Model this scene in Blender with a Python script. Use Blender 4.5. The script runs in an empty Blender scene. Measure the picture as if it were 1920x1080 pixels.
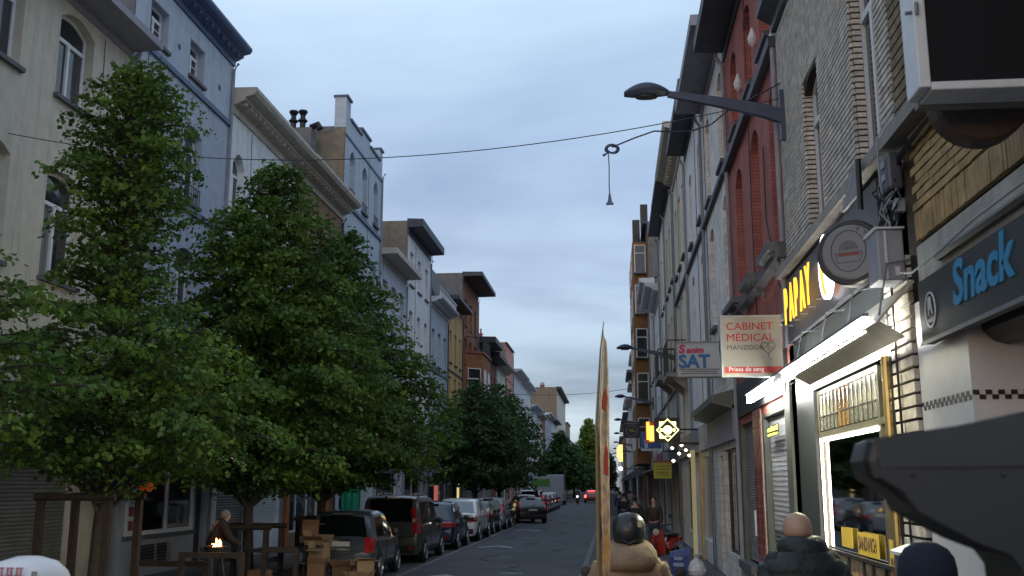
import bpy, bmesh, math, random
import numpy as np
from mathutils import Vector, Matrix
R_ = math.radians
random.seed(7)
rng = np.random.default_rng(7)
scene = bpy.context.scene
col = scene.collection

# ------------------------------------------------------------------ camera, world, sun, exposure
cam_d = bpy.data.cameras.new('camera')
cam = bpy.data.objects.new('camera', cam_d); col.objects.link(cam)
cam.location = (0, 0, 2.2)
cam.rotation_euler = (R_(90 + 11.02), 0, R_(5.518))
cam_d.lens = 36 * 1900 / 1920; cam_d.sensor_width = 36
cam_d.clip_start = 0.05; cam_d.clip_end = 3000
scene.camera = cam
cam_d.dof.use_dof = True; cam_d.dof.focus_distance = 20; cam_d.dof.aperture_fstop = 3.8

world = bpy.data.worlds.new('World'); scene.world = world; world.use_nodes = True
nt = world.node_tree; nt.nodes.clear()
N = nt.nodes.new; LK = nt.links.new
out = N('ShaderNodeOutputWorld'); bg = N('ShaderNodeBackground'); LK(bg.outputs[0], out.inputs[0])
sky = N('ShaderNodeTexSky'); sky.sky_type = 'NISHITA'; sky.sun_disc = False
sky.sun_elevation = R_(7); sky.sun_rotation = R_(200); sky.air_density = 1.0; sky.dust_density = 1.5; sky.ozone_density = 2.0
skm = N('ShaderNodeMixRGB'); skm.blend_type = 'MULTIPLY'; skm.inputs[0].default_value = 1; skm.inputs[2].default_value = (.06, .06, .06, 1)
LK(sky.outputs[0], skm.inputs[1])
tc = N('ShaderNodeTexCoord'); sep = N('ShaderNodeSeparateXYZ'); LK(tc.outputs['Generated'], sep.inputs[0])
# clouds lie on a flat deck overhead: divide direction by its height
zc = N('ShaderNodeMath'); zc.operation = 'MAXIMUM'; LK(sep.outputs[2], zc.inputs[0]); zc.inputs[1].default_value = 0.0
za = N('ShaderNodeMath'); za.operation = 'ADD'; LK(zc.outputs[0], za.inputs[0]); za.inputs[1].default_value = 0.14
dx = N('ShaderNodeMath'); dx.operation = 'DIVIDE'; LK(sep.outputs[0], dx.inputs[0]); LK(za.outputs[0], dx.inputs[1])
dy = N('ShaderNodeMath'); dy.operation = 'DIVIDE'; LK(sep.outputs[1], dy.inputs[0]); LK(za.outputs[0], dy.inputs[1])
cmb = N('ShaderNodeCombineXYZ'); LK(dx.outputs[0], cmb.inputs[0]); LK(dy.outputs[0], cmb.inputs[1])
mp = N('ShaderNodeMapping'); mp.inputs['Location'].default_value = (3.1, 0.35, 0); mp.inputs['Scale'].default_value = (.8, 1.0, 1)
LK(cmb.outputs[0], mp.inputs[0])
n1 = N('ShaderNodeTexNoise'); n1.inputs['Scale'].default_value = 1.0; n1.inputs['Detail'].default_value = 7; n1.inputs['Roughness'].default_value = .5
n1.inputs['Distortion'].default_value = .25
LK(mp.outputs[0], n1.inputs['Vector'])
# elevation ramp: pale blue high up, slate lavender band, paler strip at the horizon
er = N('ShaderNodeValToRGB'); LK(sep.outputs[2], er.inputs[0])
e = er.color_ramp.elements
e[0].position = 0.0; e[0].color = (.32, .37, .50, 1)
e[1].position = 0.62; e[1].color = (.46, .61, .75, 1)
for p, c in ((.07, (.29, .34, .48, 1)), (.13, (.24, .275, .41, 1)), (.22, (.255, .29, .435, 1)), (.29, (.35, .42, .58, 1)), (.35, (.44, .56, .71, 1)), (.48, (.49, .64, .78, 1))):
    k = e.new(p); k.color = c
cr = N('ShaderNodeValToRGB'); LK(n1.outputs[0], cr.inputs[0])
c = cr.color_ramp.elements
c[0].position = .38; c[0].color = (0, 0, 0, 1); c[1].position = .64; c[1].color = (1, 1, 1, 1)
cc = N('ShaderNodeMixRGB'); cc.blend_type = 'MIX'
cd = N('ShaderNodeMixRGB'); cd.blend_type = 'MULTIPLY'; cd.inputs[0].default_value = 1; cd.inputs[2].default_value = (.60, .60, .68, 1)
cl = N('ShaderNodeMixRGB'); cl.blend_type = 'MIX'; cl.inputs[0].default_value = .38; cl.inputs[2].default_value = (.62, .74, .86, 1)
LK(er.outputs[0], cd.inputs[1]); LK(er.outputs[0], cl.inputs[1])
LK(cr.outputs[0], cc.inputs[0]); LK(cl.outputs[0], cc.inputs[1]); LK(cd.outputs[0], cc.inputs[2])
fin = N('ShaderNodeMixRGB'); fin.blend_type = 'ADD'; fin.inputs[0].default_value = 1
LK(cc.outputs[0], fin.inputs[1]); LK(skm.outputs[0], fin.inputs[2])
LK(fin.outputs[0], bg.inputs[0]); bg.inputs[1].default_value = 1.0

sun_d = bpy.data.lights.new('sun', 'SUN'); sun_d.energy = .25; sun_d.angle = R_(25); sun_d.color = (1, .93, .86)
sun = bpy.data.objects.new('sun', sun_d); col.objects.link(sun); sun.rotation_euler = (R_(62), 0, R_(20))

scene.view_settings.view_transform = 'Standard'; scene.view_settings.look = 'None'
scene.view_settings.exposure = 0.16; scene.view_settings.gamma = 1
scene.render.engine = 'CYCLES'
scene.cycles.max_bounces = 6; scene.cycles.transparent_max_bounces = 12
scene.cycles.sample_clamp_indirect = 4

# ------------------------------------------------------------------ materials
def mat(name, base, rough=.8, var=.25, scale=3., bump=0., bscale=30., metal=0., emit=None, es=0., alpha=None, coat=0., dirt=0., spec=.5, obj=False, streak=0.):
    m = bpy.data.materials.new(name); m.use_nodes = True
    t = m.node_tree; b = t.nodes['Principled BSDF']
    b.inputs['Roughness'].default_value = rough; b.inputs['Metallic'].default_value = metal
    b.inputs['Specular IOR Level'].default_value = spec
    if coat: b.inputs['Coat Weight'].default_value = coat; b.inputs['Coat Roughness'].default_value = .05
    base4 = (*base, 1)
    if obj:
        g = t.nodes.new('ShaderNodeTexCoord').outputs['Object']
    else:
        g = t.nodes.new('ShaderNodeNewGeometry').outputs['Position']
    if var > 0:
        n = t.nodes.new('ShaderNodeTexNoise'); n.inputs['Scale'].default_value = scale; n.inputs['Detail'].default_value = 6; n.inputs['Roughness'].default_value = .65
        t.links.new(g, n.inputs['Vector'])
        r = t.nodes.new('ShaderNodeMapRange'); r.inputs[1].default_value = .3; r.inputs[2].default_value = .7
        r.inputs[3].default_value = 1 - var; r.inputs[4].default_value = 1 + var * .6
        t.links.new(n.outputs[0], r.inputs[0])
        mx = t.nodes.new('ShaderNodeMixRGB'); mx.blend_type = 'MULTIPLY'; mx.inputs[0].default_value = 1; mx.inputs[1].default_value = base4
        t.links.new(r.outputs[0], mx.inputs[2]); src = mx.outputs[0]
        if streak > 0:
            mpn = t.nodes.new('ShaderNodeMapping'); mpn.inputs['Scale'].default_value = (2.6, 2.6, .22); t.links.new(g, mpn.inputs[0])
            n2 = t.nodes.new('ShaderNodeTexNoise'); n2.inputs['Scale'].default_value = 1.6; n2.inputs['Detail'].default_value = 8; n2.inputs['Roughness'].default_value = .7
            t.links.new(mpn.outputs[0], n2.inputs['Vector'])
            r2 = t.nodes.new('ShaderNodeMapRange'); r2.inputs[1].default_value = .50; r2.inputs[2].default_value = .74; r2.inputs[3].default_value = 0; r2.inputs[4].default_value = streak
            t.links.new(n2.outputs[0], r2.inputs[0])
            m2 = t.nodes.new('ShaderNodeMixRGB'); m2.inputs[2].default_value = (base[0] * .35 + .01, base[1] * .34 + .01, base[2] * .32 + .01, 1)
            t.links.new(r2.outputs[0], m2.inputs[0]); t.links.new(src, m2.inputs[1]); src = m2.outputs[0]
        t.links.new(src, b.inputs['Base Color'])
    else:
        b.inputs['Base Color'].default_value = base4
    if bump > 0:
        n = t.nodes.new('ShaderNodeTexNoise'); n.inputs['Scale'].default_value = bscale; n.inputs['Detail'].default_value = 4
        t.links.new(g, n.inputs['Vector'])
        bp = t.nodes.new('ShaderNodeBump'); bp.inputs['Strength'].default_value = bump; bp.inputs['Distance'].default_value = .02
        t.links.new(n.outputs[0], bp.inputs['Height']); t.links.new(bp.outputs[0], b.inputs['Normal'])
    if emit:
        b.inputs['Emission Color'].default_value = (*emit, 1); b.inputs['Emission Strength'].default_value = es
    return m

def brickmat(name, c1, c2, mortar, bw=.22, bh=.065, ms=.01, var=.3, rough=.85):
    m = mat(name, c1, rough, var, 2., 0)
    t = m.node_tree; b = t.nodes['Principled BSDF']
    g = t.nodes.new('ShaderNodeNewGeometry'); s = t.nodes.new('ShaderNodeSeparateXYZ'); t.links.new(g.outputs['Position'], s.inputs[0])
    a = t.nodes.new('ShaderNodeMath'); a.operation = 'ADD'; t.links.new(s.outputs[0], a.inputs[0]); t.links.new(s.outputs[1], a.inputs[1])
    cb = t.nodes.new('ShaderNodeCombineXYZ'); t.links.new(a.outputs[0], cb.inputs[0]); t.links.new(s.outputs[2], cb.inputs[1])
    k = t.nodes.new('ShaderNodeTexBrick'); k.inputs['Scale'].default_value = 1; k.inputs['Brick Width'].default_value = bw; k.inputs['Row Height'].default_value = bh
    k.inputs['Mortar Size'].default_value = ms; k.inputs['Color1'].default_value = (*c1, 1); k.inputs['Color2'].default_value = (*c2, 1); k.inputs['Mortar'].default_value = (*mortar, 1)
    k.inputs['Mortar Smooth'].default_value = .1
    t.links.new(cb.outputs[0], k.inputs['Vector'])
    old = b.inputs['Base Color'].links[0].from_node
    t.links.new(k.outputs[0], (old.inputs[1]))
    bp = t.nodes.new('ShaderNodeBump'); bp.inputs['Strength'].default_value = .6; bp.inputs['Distance'].default_value = .01; bp.invert = True
    t.links.new(k.outputs[1], bp.inputs['Height']); t.links.new(bp.outputs[0], b.inputs['Normal'])
    return m

M = {}
def mk(k, *a, **kw): M[k] = mat(k, *a, **kw); return M[k]
mk('beige', (.53, .49, .41), streak=.5, bump=.15, bscale=60, var=.15)
mk('blue', (.39, .42, .51), streak=.45, bump=.12, bscale=60, var=.14)
mk('pale_blue', (.44, .50, .58), streak=.45, bump=.12, bscale=60, var=.14)
mk('white', (.74, .75, .77), streak=.6, bump=.15, bscale=50, var=.14)
mk('lilac', (.52, .545, .63), streak=.5, bump=.1, bscale=50, var=.14)
mk('cream', (.66, .62, .54), streak=.6, bump=.12, bscale=50, var=.14)
mk('yellow', (.58, .40, .17), streak=.5, bump=.1, bscale=50, var=.18)
mk('pink', (.62, .29, .24), streak=.4, bump=.1, bscale=50, var=.18)
mk('lavender', (.36, .35, .44), streak=.4, var=.15)
mk('darkred', (.27, .08, .075), streak=.4, var=.2)
mk('lightgrey', (.62, .64, .67), streak=.5, var=.15)
mk('render_brown', (.24, .19, .14), streak=.6, bump=.3, bscale=25, var=.3)
mk('render_grey', (.17, .165, .165), streak=.5, bump=.3, bscale=25, var=.3)
M['red_brick'] = brickmat('red_brick', (.43, .135, .115), (.35, .105, .09), (.25, .09, .08))
M['orange_brick'] = brickmat('orange_brick', (.38, .15, .06), (.30, .11, .05), (.22, .12, .07))
M['brown_brick'] = brickmat('brown_brick', (.35, .19, .10), (.27, .14, .08), (.2, .14, .1))
M['white_brick'] = brickmat('white_brick', (.74, .73, .72), (.69, .68, .67), (.46, .45, .43), ms=.008, bw=.6, bh=.2)
M['apartment_brick'] = brickmat('apartment_brick', (.34, .16, .05), (.26, .11, .04), (.16, .1, .06))
mk('slate', (.045, .048, .055), .6, .4, 6., .3, 20)
mk('darkwood', (.035, .032, .036), .6, .3, 8)
mk('cornice_grey', (.28, .28, .33), .7, .2, 4, streak=.5)
mk('cornice_cream', (.50, .45, .38), .7, .2, 4, streak=.5)
mk('cornice_white', (.60, .62, .66), .7, .2, 4, streak=.5)
mk('cornice_dark', (.05, .055, .075), .6, .3, 4, streak=.3)
mk('cornice_blue', (.07, .11, .22), .5, .2, 4, streak=.3)
mk('frame_white', (.68, .70, .74), .45, .08, 10)
mk('frame_brown', (.12, .07, .05), .5, .2, 10)
mk('frame_dark', (.03, .032, .036), .4, .2, 10)
mk('stone', (.27, .26, .25), .8, .25, 6, .2, 40, streak=.4)
mk('bluestone', (.10, .105, .12), .7, .25, 6, .2, 40)
mk('pot_clay', (.22, .09, .05), .8, .3, 8)
mk('black_iron', (.015, .016, .018), .4, .1, 10, metal=.3)
mk('zinc', (.20, .22, .25), .5, .2, 5, metal=.4)
mk('asphalt', (.072, .076, .088), .75, .35, .6, .5, 90)
mk('setts', (.075, .072, .07), .8, .4, 3, .5, 30)
mk('kerb', (.17, .17, .175), .8, .3, 3, .3, 40)
mk('paving', (.105, .10, .10), .85, .45, 2.2, .3, 50)
mk('joint', (.03, .029, .027), .95, .3, 6)
mk('road_paint', (.50, .51, .53), .7, .6, 9)
mk('shutter', (.16, .16, .155), .5, .25, 3, metal=.2, streak=.3)
mk('shutter_white', (.5, .52, .55), .5, .15, 3)
mk('shutter_green', (.10, .115, .10), .5, .25, 3)
mk('black_plastic', (.012, .013, .016), .45, .1, 10)
mk('trunk', (.045, .038, .03), .9, .4, 12, .6, 40)
mk('rubber', (.012, .012, .013), .8, .1)
mk('rim', (.32, .33, .35), .35, .1, metal=.8)
mk('tail_red', (.40, .012, .015), .15, .1, coat=1)
mk('tail_lit', (.5, .01, .01), .2, 0, emit=(1, .05, .04), es=9)
mk('tail_clear', (.5, .48, .46), .15, .1)
mk('plate_white', (.62, .60, .58), .5, .08)
mk('car_glass', (.006, .008, .01), .05, 0, spec=.9, coat=1)
mk('cardboard', (.19, .105, .055), .85, .25, 5, .2, 30)
mk('cardboard_pale', (.26, .175, .10), .85, .25, 5, .2, 30)
mk('wood_dark', (.035, .024, .018), .75, .4, 10, .4, 30)
mk('timber', (.12, .07, .04), .75, .4, 10, .4, 30)
mk('skin', (.48, .27, .19), .55, .12, 8)
mk('jeans', (.03, .04, .07), .85, .2, 20)
mk('white_plastic', (.72, .73, .76), .35, .05, obj=True)

def glassmat(name, tint, warm=0):
    # opaque pane: dark room or pale curtain behind, glossy outside
    m = bpy.data.materials.new(name); m.use_nodes = True; t = m.node_tree; b = t.nodes['Principled BSDF']
    oi = t.nodes.new('ShaderNodeObjectInfo'); cr = t.nodes.new('ShaderNodeValToRGB'); cr.color_ramp.interpolation = 'CONSTANT'
    el = cr.color_ramp.elements
    el[0].position = 0; el[0].color = (*tint, 1); el[1].position = .55; el[1].color = (tint[0] * 2.2, tint[1] * 2.2, tint[2] * 2.2, 1)
    k = el.new(.78); k.color = (.16, .165, .17, 1)
    k = el.new(.9); k.color = (.05, .045, .04, 1)
    t.links.new(oi.outputs['Random'], cr.inputs[0])
    g = t.nodes.new('ShaderNodeNewGeometry'); mpn = t.nodes.new('ShaderNodeMapping'); mpn.inputs['Scale'].default_value = (14, 14, .6); t.links.new(g.outputs['Position'], mpn.inputs[0])
    n = t.nodes.new('ShaderNodeTexNoise'); n.inputs['Scale'].default_value = 1.2; t.links.new(mpn.outputs[0], n.inputs['Vector'])
    r = t.nodes.new('ShaderNodeMapRange'); r.inputs[1].default_value = .3; r.inputs[2].default_value = .7; r.inputs[3].default_value = .6; r.inputs[4].default_value = 1.3; t.links.new(n.outputs[0], r.inputs[0])
    mx = t.nodes.new('ShaderNodeMixRGB'); mx.blend_type = 'MULTIPLY'; mx.inputs[0].default_value = 1
    t.links.new(cr.outputs[0], mx.inputs[1]); t.links.new(r.outputs[0], mx.inputs[2]); t.links.new(mx.outputs[0], b.inputs['Base Color'])
    b.inputs['Roughness'].default_value = .06; b.inputs['Specular IOR Level'].default_value = .8
    n3 = t.nodes.new('ShaderNodeTexNoise'); n3.inputs['Scale'].default_value = 1.5; t.links.new(g.outputs['Position'], n3.inputs['Vector'])
    bp = t.nodes.new('ShaderNodeBump'); bp.inputs['Strength'].default_value = .12; bp.inputs['Distance'].default_value = .05; t.links.new(n3.outputs[0], bp.inputs['Height']); t.links.new(bp.outputs[0], b.inputs['Normal'])
    return m
M['pane'] = glassmat('pane_glass', (.018, .022, .028))

def clearglass(name='clear_glass', tint=(.9, .93, .95), refl=1.):
    m = bpy.data.materials.new(name); m.use_nodes = True; t = m.node_tree; t.nodes.clear()
    o = t.nodes.new('ShaderNodeOutputMaterial'); mx = t.nodes.new('ShaderNodeMixShader'); tr = t.nodes.new('ShaderNodeBsdfTransparent'); gl = t.nodes.new('ShaderNodeBsdfGlossy')
    gl.inputs['Roughness'].default_value = .03; tr.inputs[0].default_value = (*tint, 1)
    fr = t.nodes.new('ShaderNodeFresnel'); fr.inputs[0].default_value = 1.5
    t.links.new(fr.outputs[0], mx.inputs[0]); t.links.new(tr.outputs[0], mx.inputs[1]); t.links.new(gl.outputs[0], mx.inputs[2]); t.links.new(mx.outputs[0], o.inputs[0])
    return m
M['clear'] = clearglass()

def paint(name, c, rough=.3, coat=.8, metal=.3):
    k = 'paint_' + name
    if k not in M: M[k] = mat(k, c, rough, .12, 2.5, metal=metal if max(c) < .3 else 0., coat=coat, obj=True)
    return M[k]
def glow(name, c, s):
    k = 'glow_' + name
    if k not in M: M[k] = mat(k, tuple(min(.8, v) for v in c), .5, 0, emit=c, es=s)
    return M[k]

# ------------------------------------------------------------------ geometry helpers
class MB:
    def __init__(s): s.v = []; s.f = []
    def box(s, x0, x1, y0, y1, z0, z1):
        b = len(s.v); s.v += [(x0, y0, z0), (x1, y0, z0), (x1, y1, z0), (x0, y1, z0), (x0, y0, z1), (x1, y0, z1), (x1, y1, z1), (x0, y1, z1)]
        s.f += [tuple(b + i for i in q) for q in ((0, 3, 2, 1), (4, 5, 6, 7), (0, 1, 5, 4), (1, 2, 6, 5), (2, 3, 7, 6), (3, 0, 4, 7))]; return s
    def obox(s, c, d, rot):   # oriented box: centre, half sizes, 3x3 rotation
        b = len(s.v)
        for sx, sy, sz in ((-1, -1, -1), (1, -1, -1), (1, 1, -1), (-1, 1, -1), (-1, -1, 1), (1, -1, 1), (1, 1, 1), (-1, 1, 1)):
            s.v.append(tuple(Vector(c) + rot @ Vector((sx * d[0], sy * d[1], sz * d[2]))))
        s.f += [tuple(b + i for i in q) for q in ((0, 3, 2, 1), (4, 5, 6, 7), (0, 1, 5, 4), (1, 2, 6, 5), (2, 3, 7, 6), (3, 0, 4, 7))]; return s
    def poly(s, pts): b = len(s.v); s.v += [tuple(p) for p in pts]; s.f.append(tuple(range(b, b + len(pts)))); return s
    def prism(s, pts, vec):   # closed prism of a planar outline
        n = len(pts); b = len(s.v); s.v += [tuple(p) for p in pts] + [tuple(Vector(p) + Vector(vec)) for p in pts]
        s.f.append(tuple(range(b, b + n))); s.f.append(tuple(b + n + i for i in reversed(range(n))))
        for i in range(n): j = (i + 1) % n; s.f.append((b + i, b + j, b + n + j, b + n + i))
        return s
    def ring(s, o, i, vec):  # frame between two outlines with equal counts, extruded
        n = len(o); b = len(s.v)
        s.v += [tuple(p) for p in o] + [tuple(p) for p in i] + [tuple(Vector(p) + Vector(vec)) for p in o] + [tuple(Vector(p) + Vector(vec)) for p in i]
        for k in range(n):
            j = (k + 1) % n
            s.f += [(b + k, b + j, b + n + j, b + n + k), (b + 2 * n + k, b + 3 * n + k, b + 3 * n + j, b + 2 * n + j),
                    (b + n + k, b + n + j, b + 3 * n + j, b + 3 * n + k), (b + k, b + 2 * n + k, b + 2 * n + j, b + j)]
        return s
    def tube(s, pts, r, n=6, cap=True):
        pts = [Vector(p) for p in pts]; rr = r if isinstance(r, (list, tuple)) else [r] * len(pts)
        b = len(s.v); up = Vector((0, 0, 1))
        for i, p in enumerate(pts):
            d = (pts[min(i + 1, len(pts) - 1)] - pts[max(i - 1, 0)]); d = d.normalized() if d.length > 1e-9 else up
            a = d.cross(up if abs(d.z) < .9 else Vector((1, 0, 0))).normalized(); c2 = d.cross(a)
            for k in range(n):
                t = 2 * math.pi * k / n; s.v.append(tuple(p + (a * math.cos(t) + c2 * math.sin(t)) * rr[i]))
        for i in range(len(pts) - 1):
            for k in range(n):
                j = (k + 1) % n; s.f.append((b + i * n + k, b + i * n + j, b + (i + 1) * n + j, b + (i + 1) * n + k))
        if cap: s.f.append(tuple(b + k for k in reversed(range(n)))); s.f.append(tuple(b + (len(pts) - 1) * n + k for k in range(n)))
        return s
    def loft(s, rings, cap=True):  # rings of equal length
        n = len(rings[0]); b = len(s.v)
        for r in rings: s.v += [tuple(p) for p in r]
        for i in range(len(rings) - 1):
            for k in range(n):
                j = (k + 1) % n; s.f.append((b + i * n + k, b + i * n + j, b + (i + 1) * n + j, b + (i + 1) * n + k))
        if cap: s.f.append(tuple(b + k for k in reversed(range(n)))); s.f.append(tuple(b + (len(rings) - 1) * n + k for k in range(n)))
        return s
    def lathe(s, prof, c=(0, 0, 0), n=16, axis='z'):
        rings = []
        for r, h in prof:
            rg = []
            for k in range(n):
                t = 2 * math.pi * k / n; a, b2 = r * math.cos(t), r * math.sin(t)
                rg.append({'z': (c[0] + a, c[1] + b2, c[2] + h), 'x': (c[0] + h, c[1] + a, c[2] + b2), 'y': (c[0] + a, c[1] + h, c[2] + b2)}[axis])
            rings.append(rg)
        return s.loft(rings)
    def grid(s, cols):
        b = len(s.v); n = len(cols[0])
        for c_ in cols: s.v += [tuple(p) for p in c_]
        for i in range(len(cols) - 1):
            for k in range(n - 1): s.f.append((b + i * n + k, b + i * n + k + 1, b + (i + 1) * n + k + 1, b + (i + 1) * n + k))
        return s
    def build(s, name, m, parent=None, smooth=False, world=True, mods=None, recalc=False):
        me = bpy.data.meshes.new(name)
        v = s.v
        if parent is not None and world:
            o = parent
            off = Vector((0, 0, 0))
            while o is not None: off += Vector(o.location); o = o.parent
            v = [(a - off.x, b - off.y, c - off.z) for a, b, c in v]
        me.from_pydata(v, [], s.f)
        if recalc:
            bm = bmesh.new(); bm.from_mesh(me); bmesh.ops.recalc_face_normals(bm, faces=bm.faces); bm.to_mesh(me); bm.free()
        if m is not None: me.materials.append(m)
        if smooth: me.polygons.foreach_set('use_smooth', [True] * len(me.polygons))
        ob = bpy.data.objects.new(name, me); col.objects.link(ob)
        if parent is not None: ob.parent = parent
        for md in (mods or []):
            if md[0] == 'BEVEL':
                q = ob.modifiers.new('bevel', 'BEVEL'); q.width = md[1]; q.segments = md[2]; q.limit_method = 'ANGLE'
            elif md[0] == 'SUB':
                q = ob.modifiers.new('sub', 'SUBSURF'); q.levels = q.render_levels = md[1]
        return ob

def link(name, me, parent, loc=(0, 0, 0), rot=(0, 0, 0)):
    o = bpy.data.objects.new(name, me); col.objects.link(o)
    if parent is not None: o.parent = parent
    o.location = loc; o.rotation_euler = rot; return o
def tag(o, label=None, cat=None, group=None, kind=None):
    if label: o['label'] = label
    if cat: o['category'] = cat
    if group: o['group'] = group
    if kind: o['kind'] = kind
    return o
def thing(name, label, cat, loc=(0, 0, 0), rz=0, group=None):
    o = bpy.data.objects.new(name, None); col.objects.link(o); o.empty_display_size = .2
    o.location = loc; o.rotation_euler = (0, 0, rz); return tag(o, label, cat, group)
def children(o): return [c for c in o.children]
def copy_tree(o, parent=None):
    c2 = o.copy(); col.objects.link(c2); c2.parent = parent
    for ch in children(o): copy_tree(ch, c2)
    return c2
def text(s, size, m, parent, loc, rot, ext=.004, shear=0., bold=0., name='lettering', xs=1.0):
    cu = bpy.data.curves.new(name, 'FONT'); cu.body = s; cu.size = size; cu.extrude = ext; cu.shear = shear; cu.offset = bold; cu.resolution_u = 3
    cu.align_x = 'LEFT'
    t = bpy.data.objects.new('tmp', cu); col.objects.link(t)
    dg = bpy.context.evaluated_depsgraph_get(); me = bpy.data.meshes.new_from_object(t.evaluated_get(dg))
    bpy.data.objects.remove(t); me.name = name; me.materials.clear(); me.materials.append(m)
    if xs != 1.0:
        for v in me.vertices: v.co.x *= xs
    o = bpy.data.objects.new(name, me); col.objects.link(o)
    off = Vector((0, 0, 0))
    if parent is not None:
        o.parent = parent; q = parent
        while q is not None: off += Vector(q.location); q = q.parent
    o.location = Vector(loc) - off; o.rotation_euler = rot; return o
ROT_R = (R_(90), 0, R_(-90)); ROT_L = (R_(90), 0, R_(90)); ROT_F = (R_(90), 0, 0)

# ------------------------------------------------------------------ ground
XL, XR = -11.0, 2.65
g = MB().poly([(-600, -80, -.02), (600, -80, -.02), (600, 1500, -.02), (-600, 1500, -.02)]); tag(g.build('ground', M['joint']), kind='structure')
rd = MB().poly([(-5.2, -20, 0), (-.8, -20, 0), (-.8, 600, 0), (-5.2, 600, 0)]); road = tag(rd.build('road', M['asphalt']), kind='structure')
pl = MB().poly([(-7.3, -20, -.004), (-5.2, -20, -.004), (-5.2, 600, -.004), (-7.3, 600, -.004)]); lane = tag(pl.build('parking_lane', M['setts']), kind='structure')
# left edge channel stones between lane and road
mb = MB()
y = 20.
while y < 90:
    mb.box(-5.36, -5.2, y, y + .96, -.01, .008 + random.random() * .003); y += .98
q = mb.build('gutter_stones', M['kerb'], lane); q['kind'] = 'stuff'
pr_ = MB().box(-.65, XR + .5, -20, 600, -.01, .12); pav_r = tag(pr_.build('pavement_right', M['joint']), kind='structure')
pl_ = MB().box(XL - .5, -7.45, -20, 600, -.01, .12); pav_l = tag(pl_.build('pavement_left', M['joint']), kind='structure')
kerb_me = MB().box(0, .15, 0, .98, -.01, .128); 
kb = kerb_me.build('kerb_stone', M['kerb'], pav_r, world=False, mods=[('BEVEL', .012, 2)]); kb.location = (-.8, 6, 0)
for i in range(1, 60): link('kerb_stone', kb.data, pav_r, (-.8, 6 + i, 0))
for i in range(1, 45): link('kerb_stone', kb.data, pav_l, (-7.6, 14 + i, 0))
MB().box(-.8, -.652, 66, 600, -.01, .125).build('far_kerb', M['kerb'], pav_r)
MB().box(-7.6, -7.452, 59, 600, -.01, .125).build('far_kerb', M['kerb'], pav_l)
# paving stones of the right pavement
pm = []
for k in range(4):
    b = MB().box(0, .292, 0, .292, .1, .1245 + k * .0012); o = b.build('paving_stone', M['paving'], pav_r, world=False); o.location = (-.63 + k * .3, 12, 0); pm.append(o.data)
cnt = 0; rest = MB()
for j in range(0, 200):
    yy = 12 + j * .3
    for i in range(11):
        if j == 0 and i < 4: continue
        xx = -.63 + i * .3
        if cnt < 290 and 20 <= yy < 31 and i >= 3:
            link('paving_stone', random.choice(pm), pav_r, (xx, yy, 0)); cnt += 1
        else:
            rest.box(xx, min(xx + .292, XR), yy, yy + .292, .11, .1245 + random.random() * .005)
q = rest.build('more_paving', M['paving'], pav_r); q['kind'] = 'stuff'
rest = MB()
for j in range(0, 150):
    for i in range(11):
        rest.box(-7.43 - i * .32 - .31, -7.43 - i * .32, 14 + j * .32, 14 + j * .32 + .31, .11, .1245 + random.random() * .005)
q = rest.build('slabs', M['paving'], pav_l); q['kind'] = 'stuff'
tag(MB().poly([(-3.1, 30, .0035), (-1.6, 30.1, .0035), (-1.7, 36, .0035), (-3.0, 35.8, .0035)]).build('asphalt_patch', mat('asphalt_new', (.034, .036, .042), .7, .3, 2, .4, 80), road))
mh = MB().lathe([(0, 0), (.32, 0), (.32, .006), (0, .006)], (-2.6, 26.5, 0), 20).build('manhole_cover', M['black_iron'], road)
tb_ = MB()
for k in range(14):
    yy = 22 + k * 4.3; xx = -4.6 + 3.2 * ((k * .618) % 1); tb_.tube([(xx + .25 * math.sin(j * 1.1 + k), yy + j * .5, .001) for j in range(6)], .012, 4)
q = tb_.build('tar_seams', M['black_plastic'], road); q['kind'] = 'stuff'
# bicycle chevrons on the road
for i, (yy, lb) in enumerate(((25.2, 'worn white cycle chevron on the asphalt nearest the camera, cut by the bottom of the photo'), (37.6, 'worn white cycle marking on the asphalt beside the white car'), (51.5, 'thin white cycle chevron on the asphalt just before the black double-parked car'))):
    t = thing('road_marking', lb, 'road marking', (-4.2, yy, .004), group='cycle markings along the road')
    for sx in (-1, 1):
        MB().prism([(0, .9, 0), (sx * .62, -.15, 0), (sx * .62, -.55, 0), (0, .5, 0)], (0, 0, .003)).build('chevron_arm', M['road_paint'], t, world=False)

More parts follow.
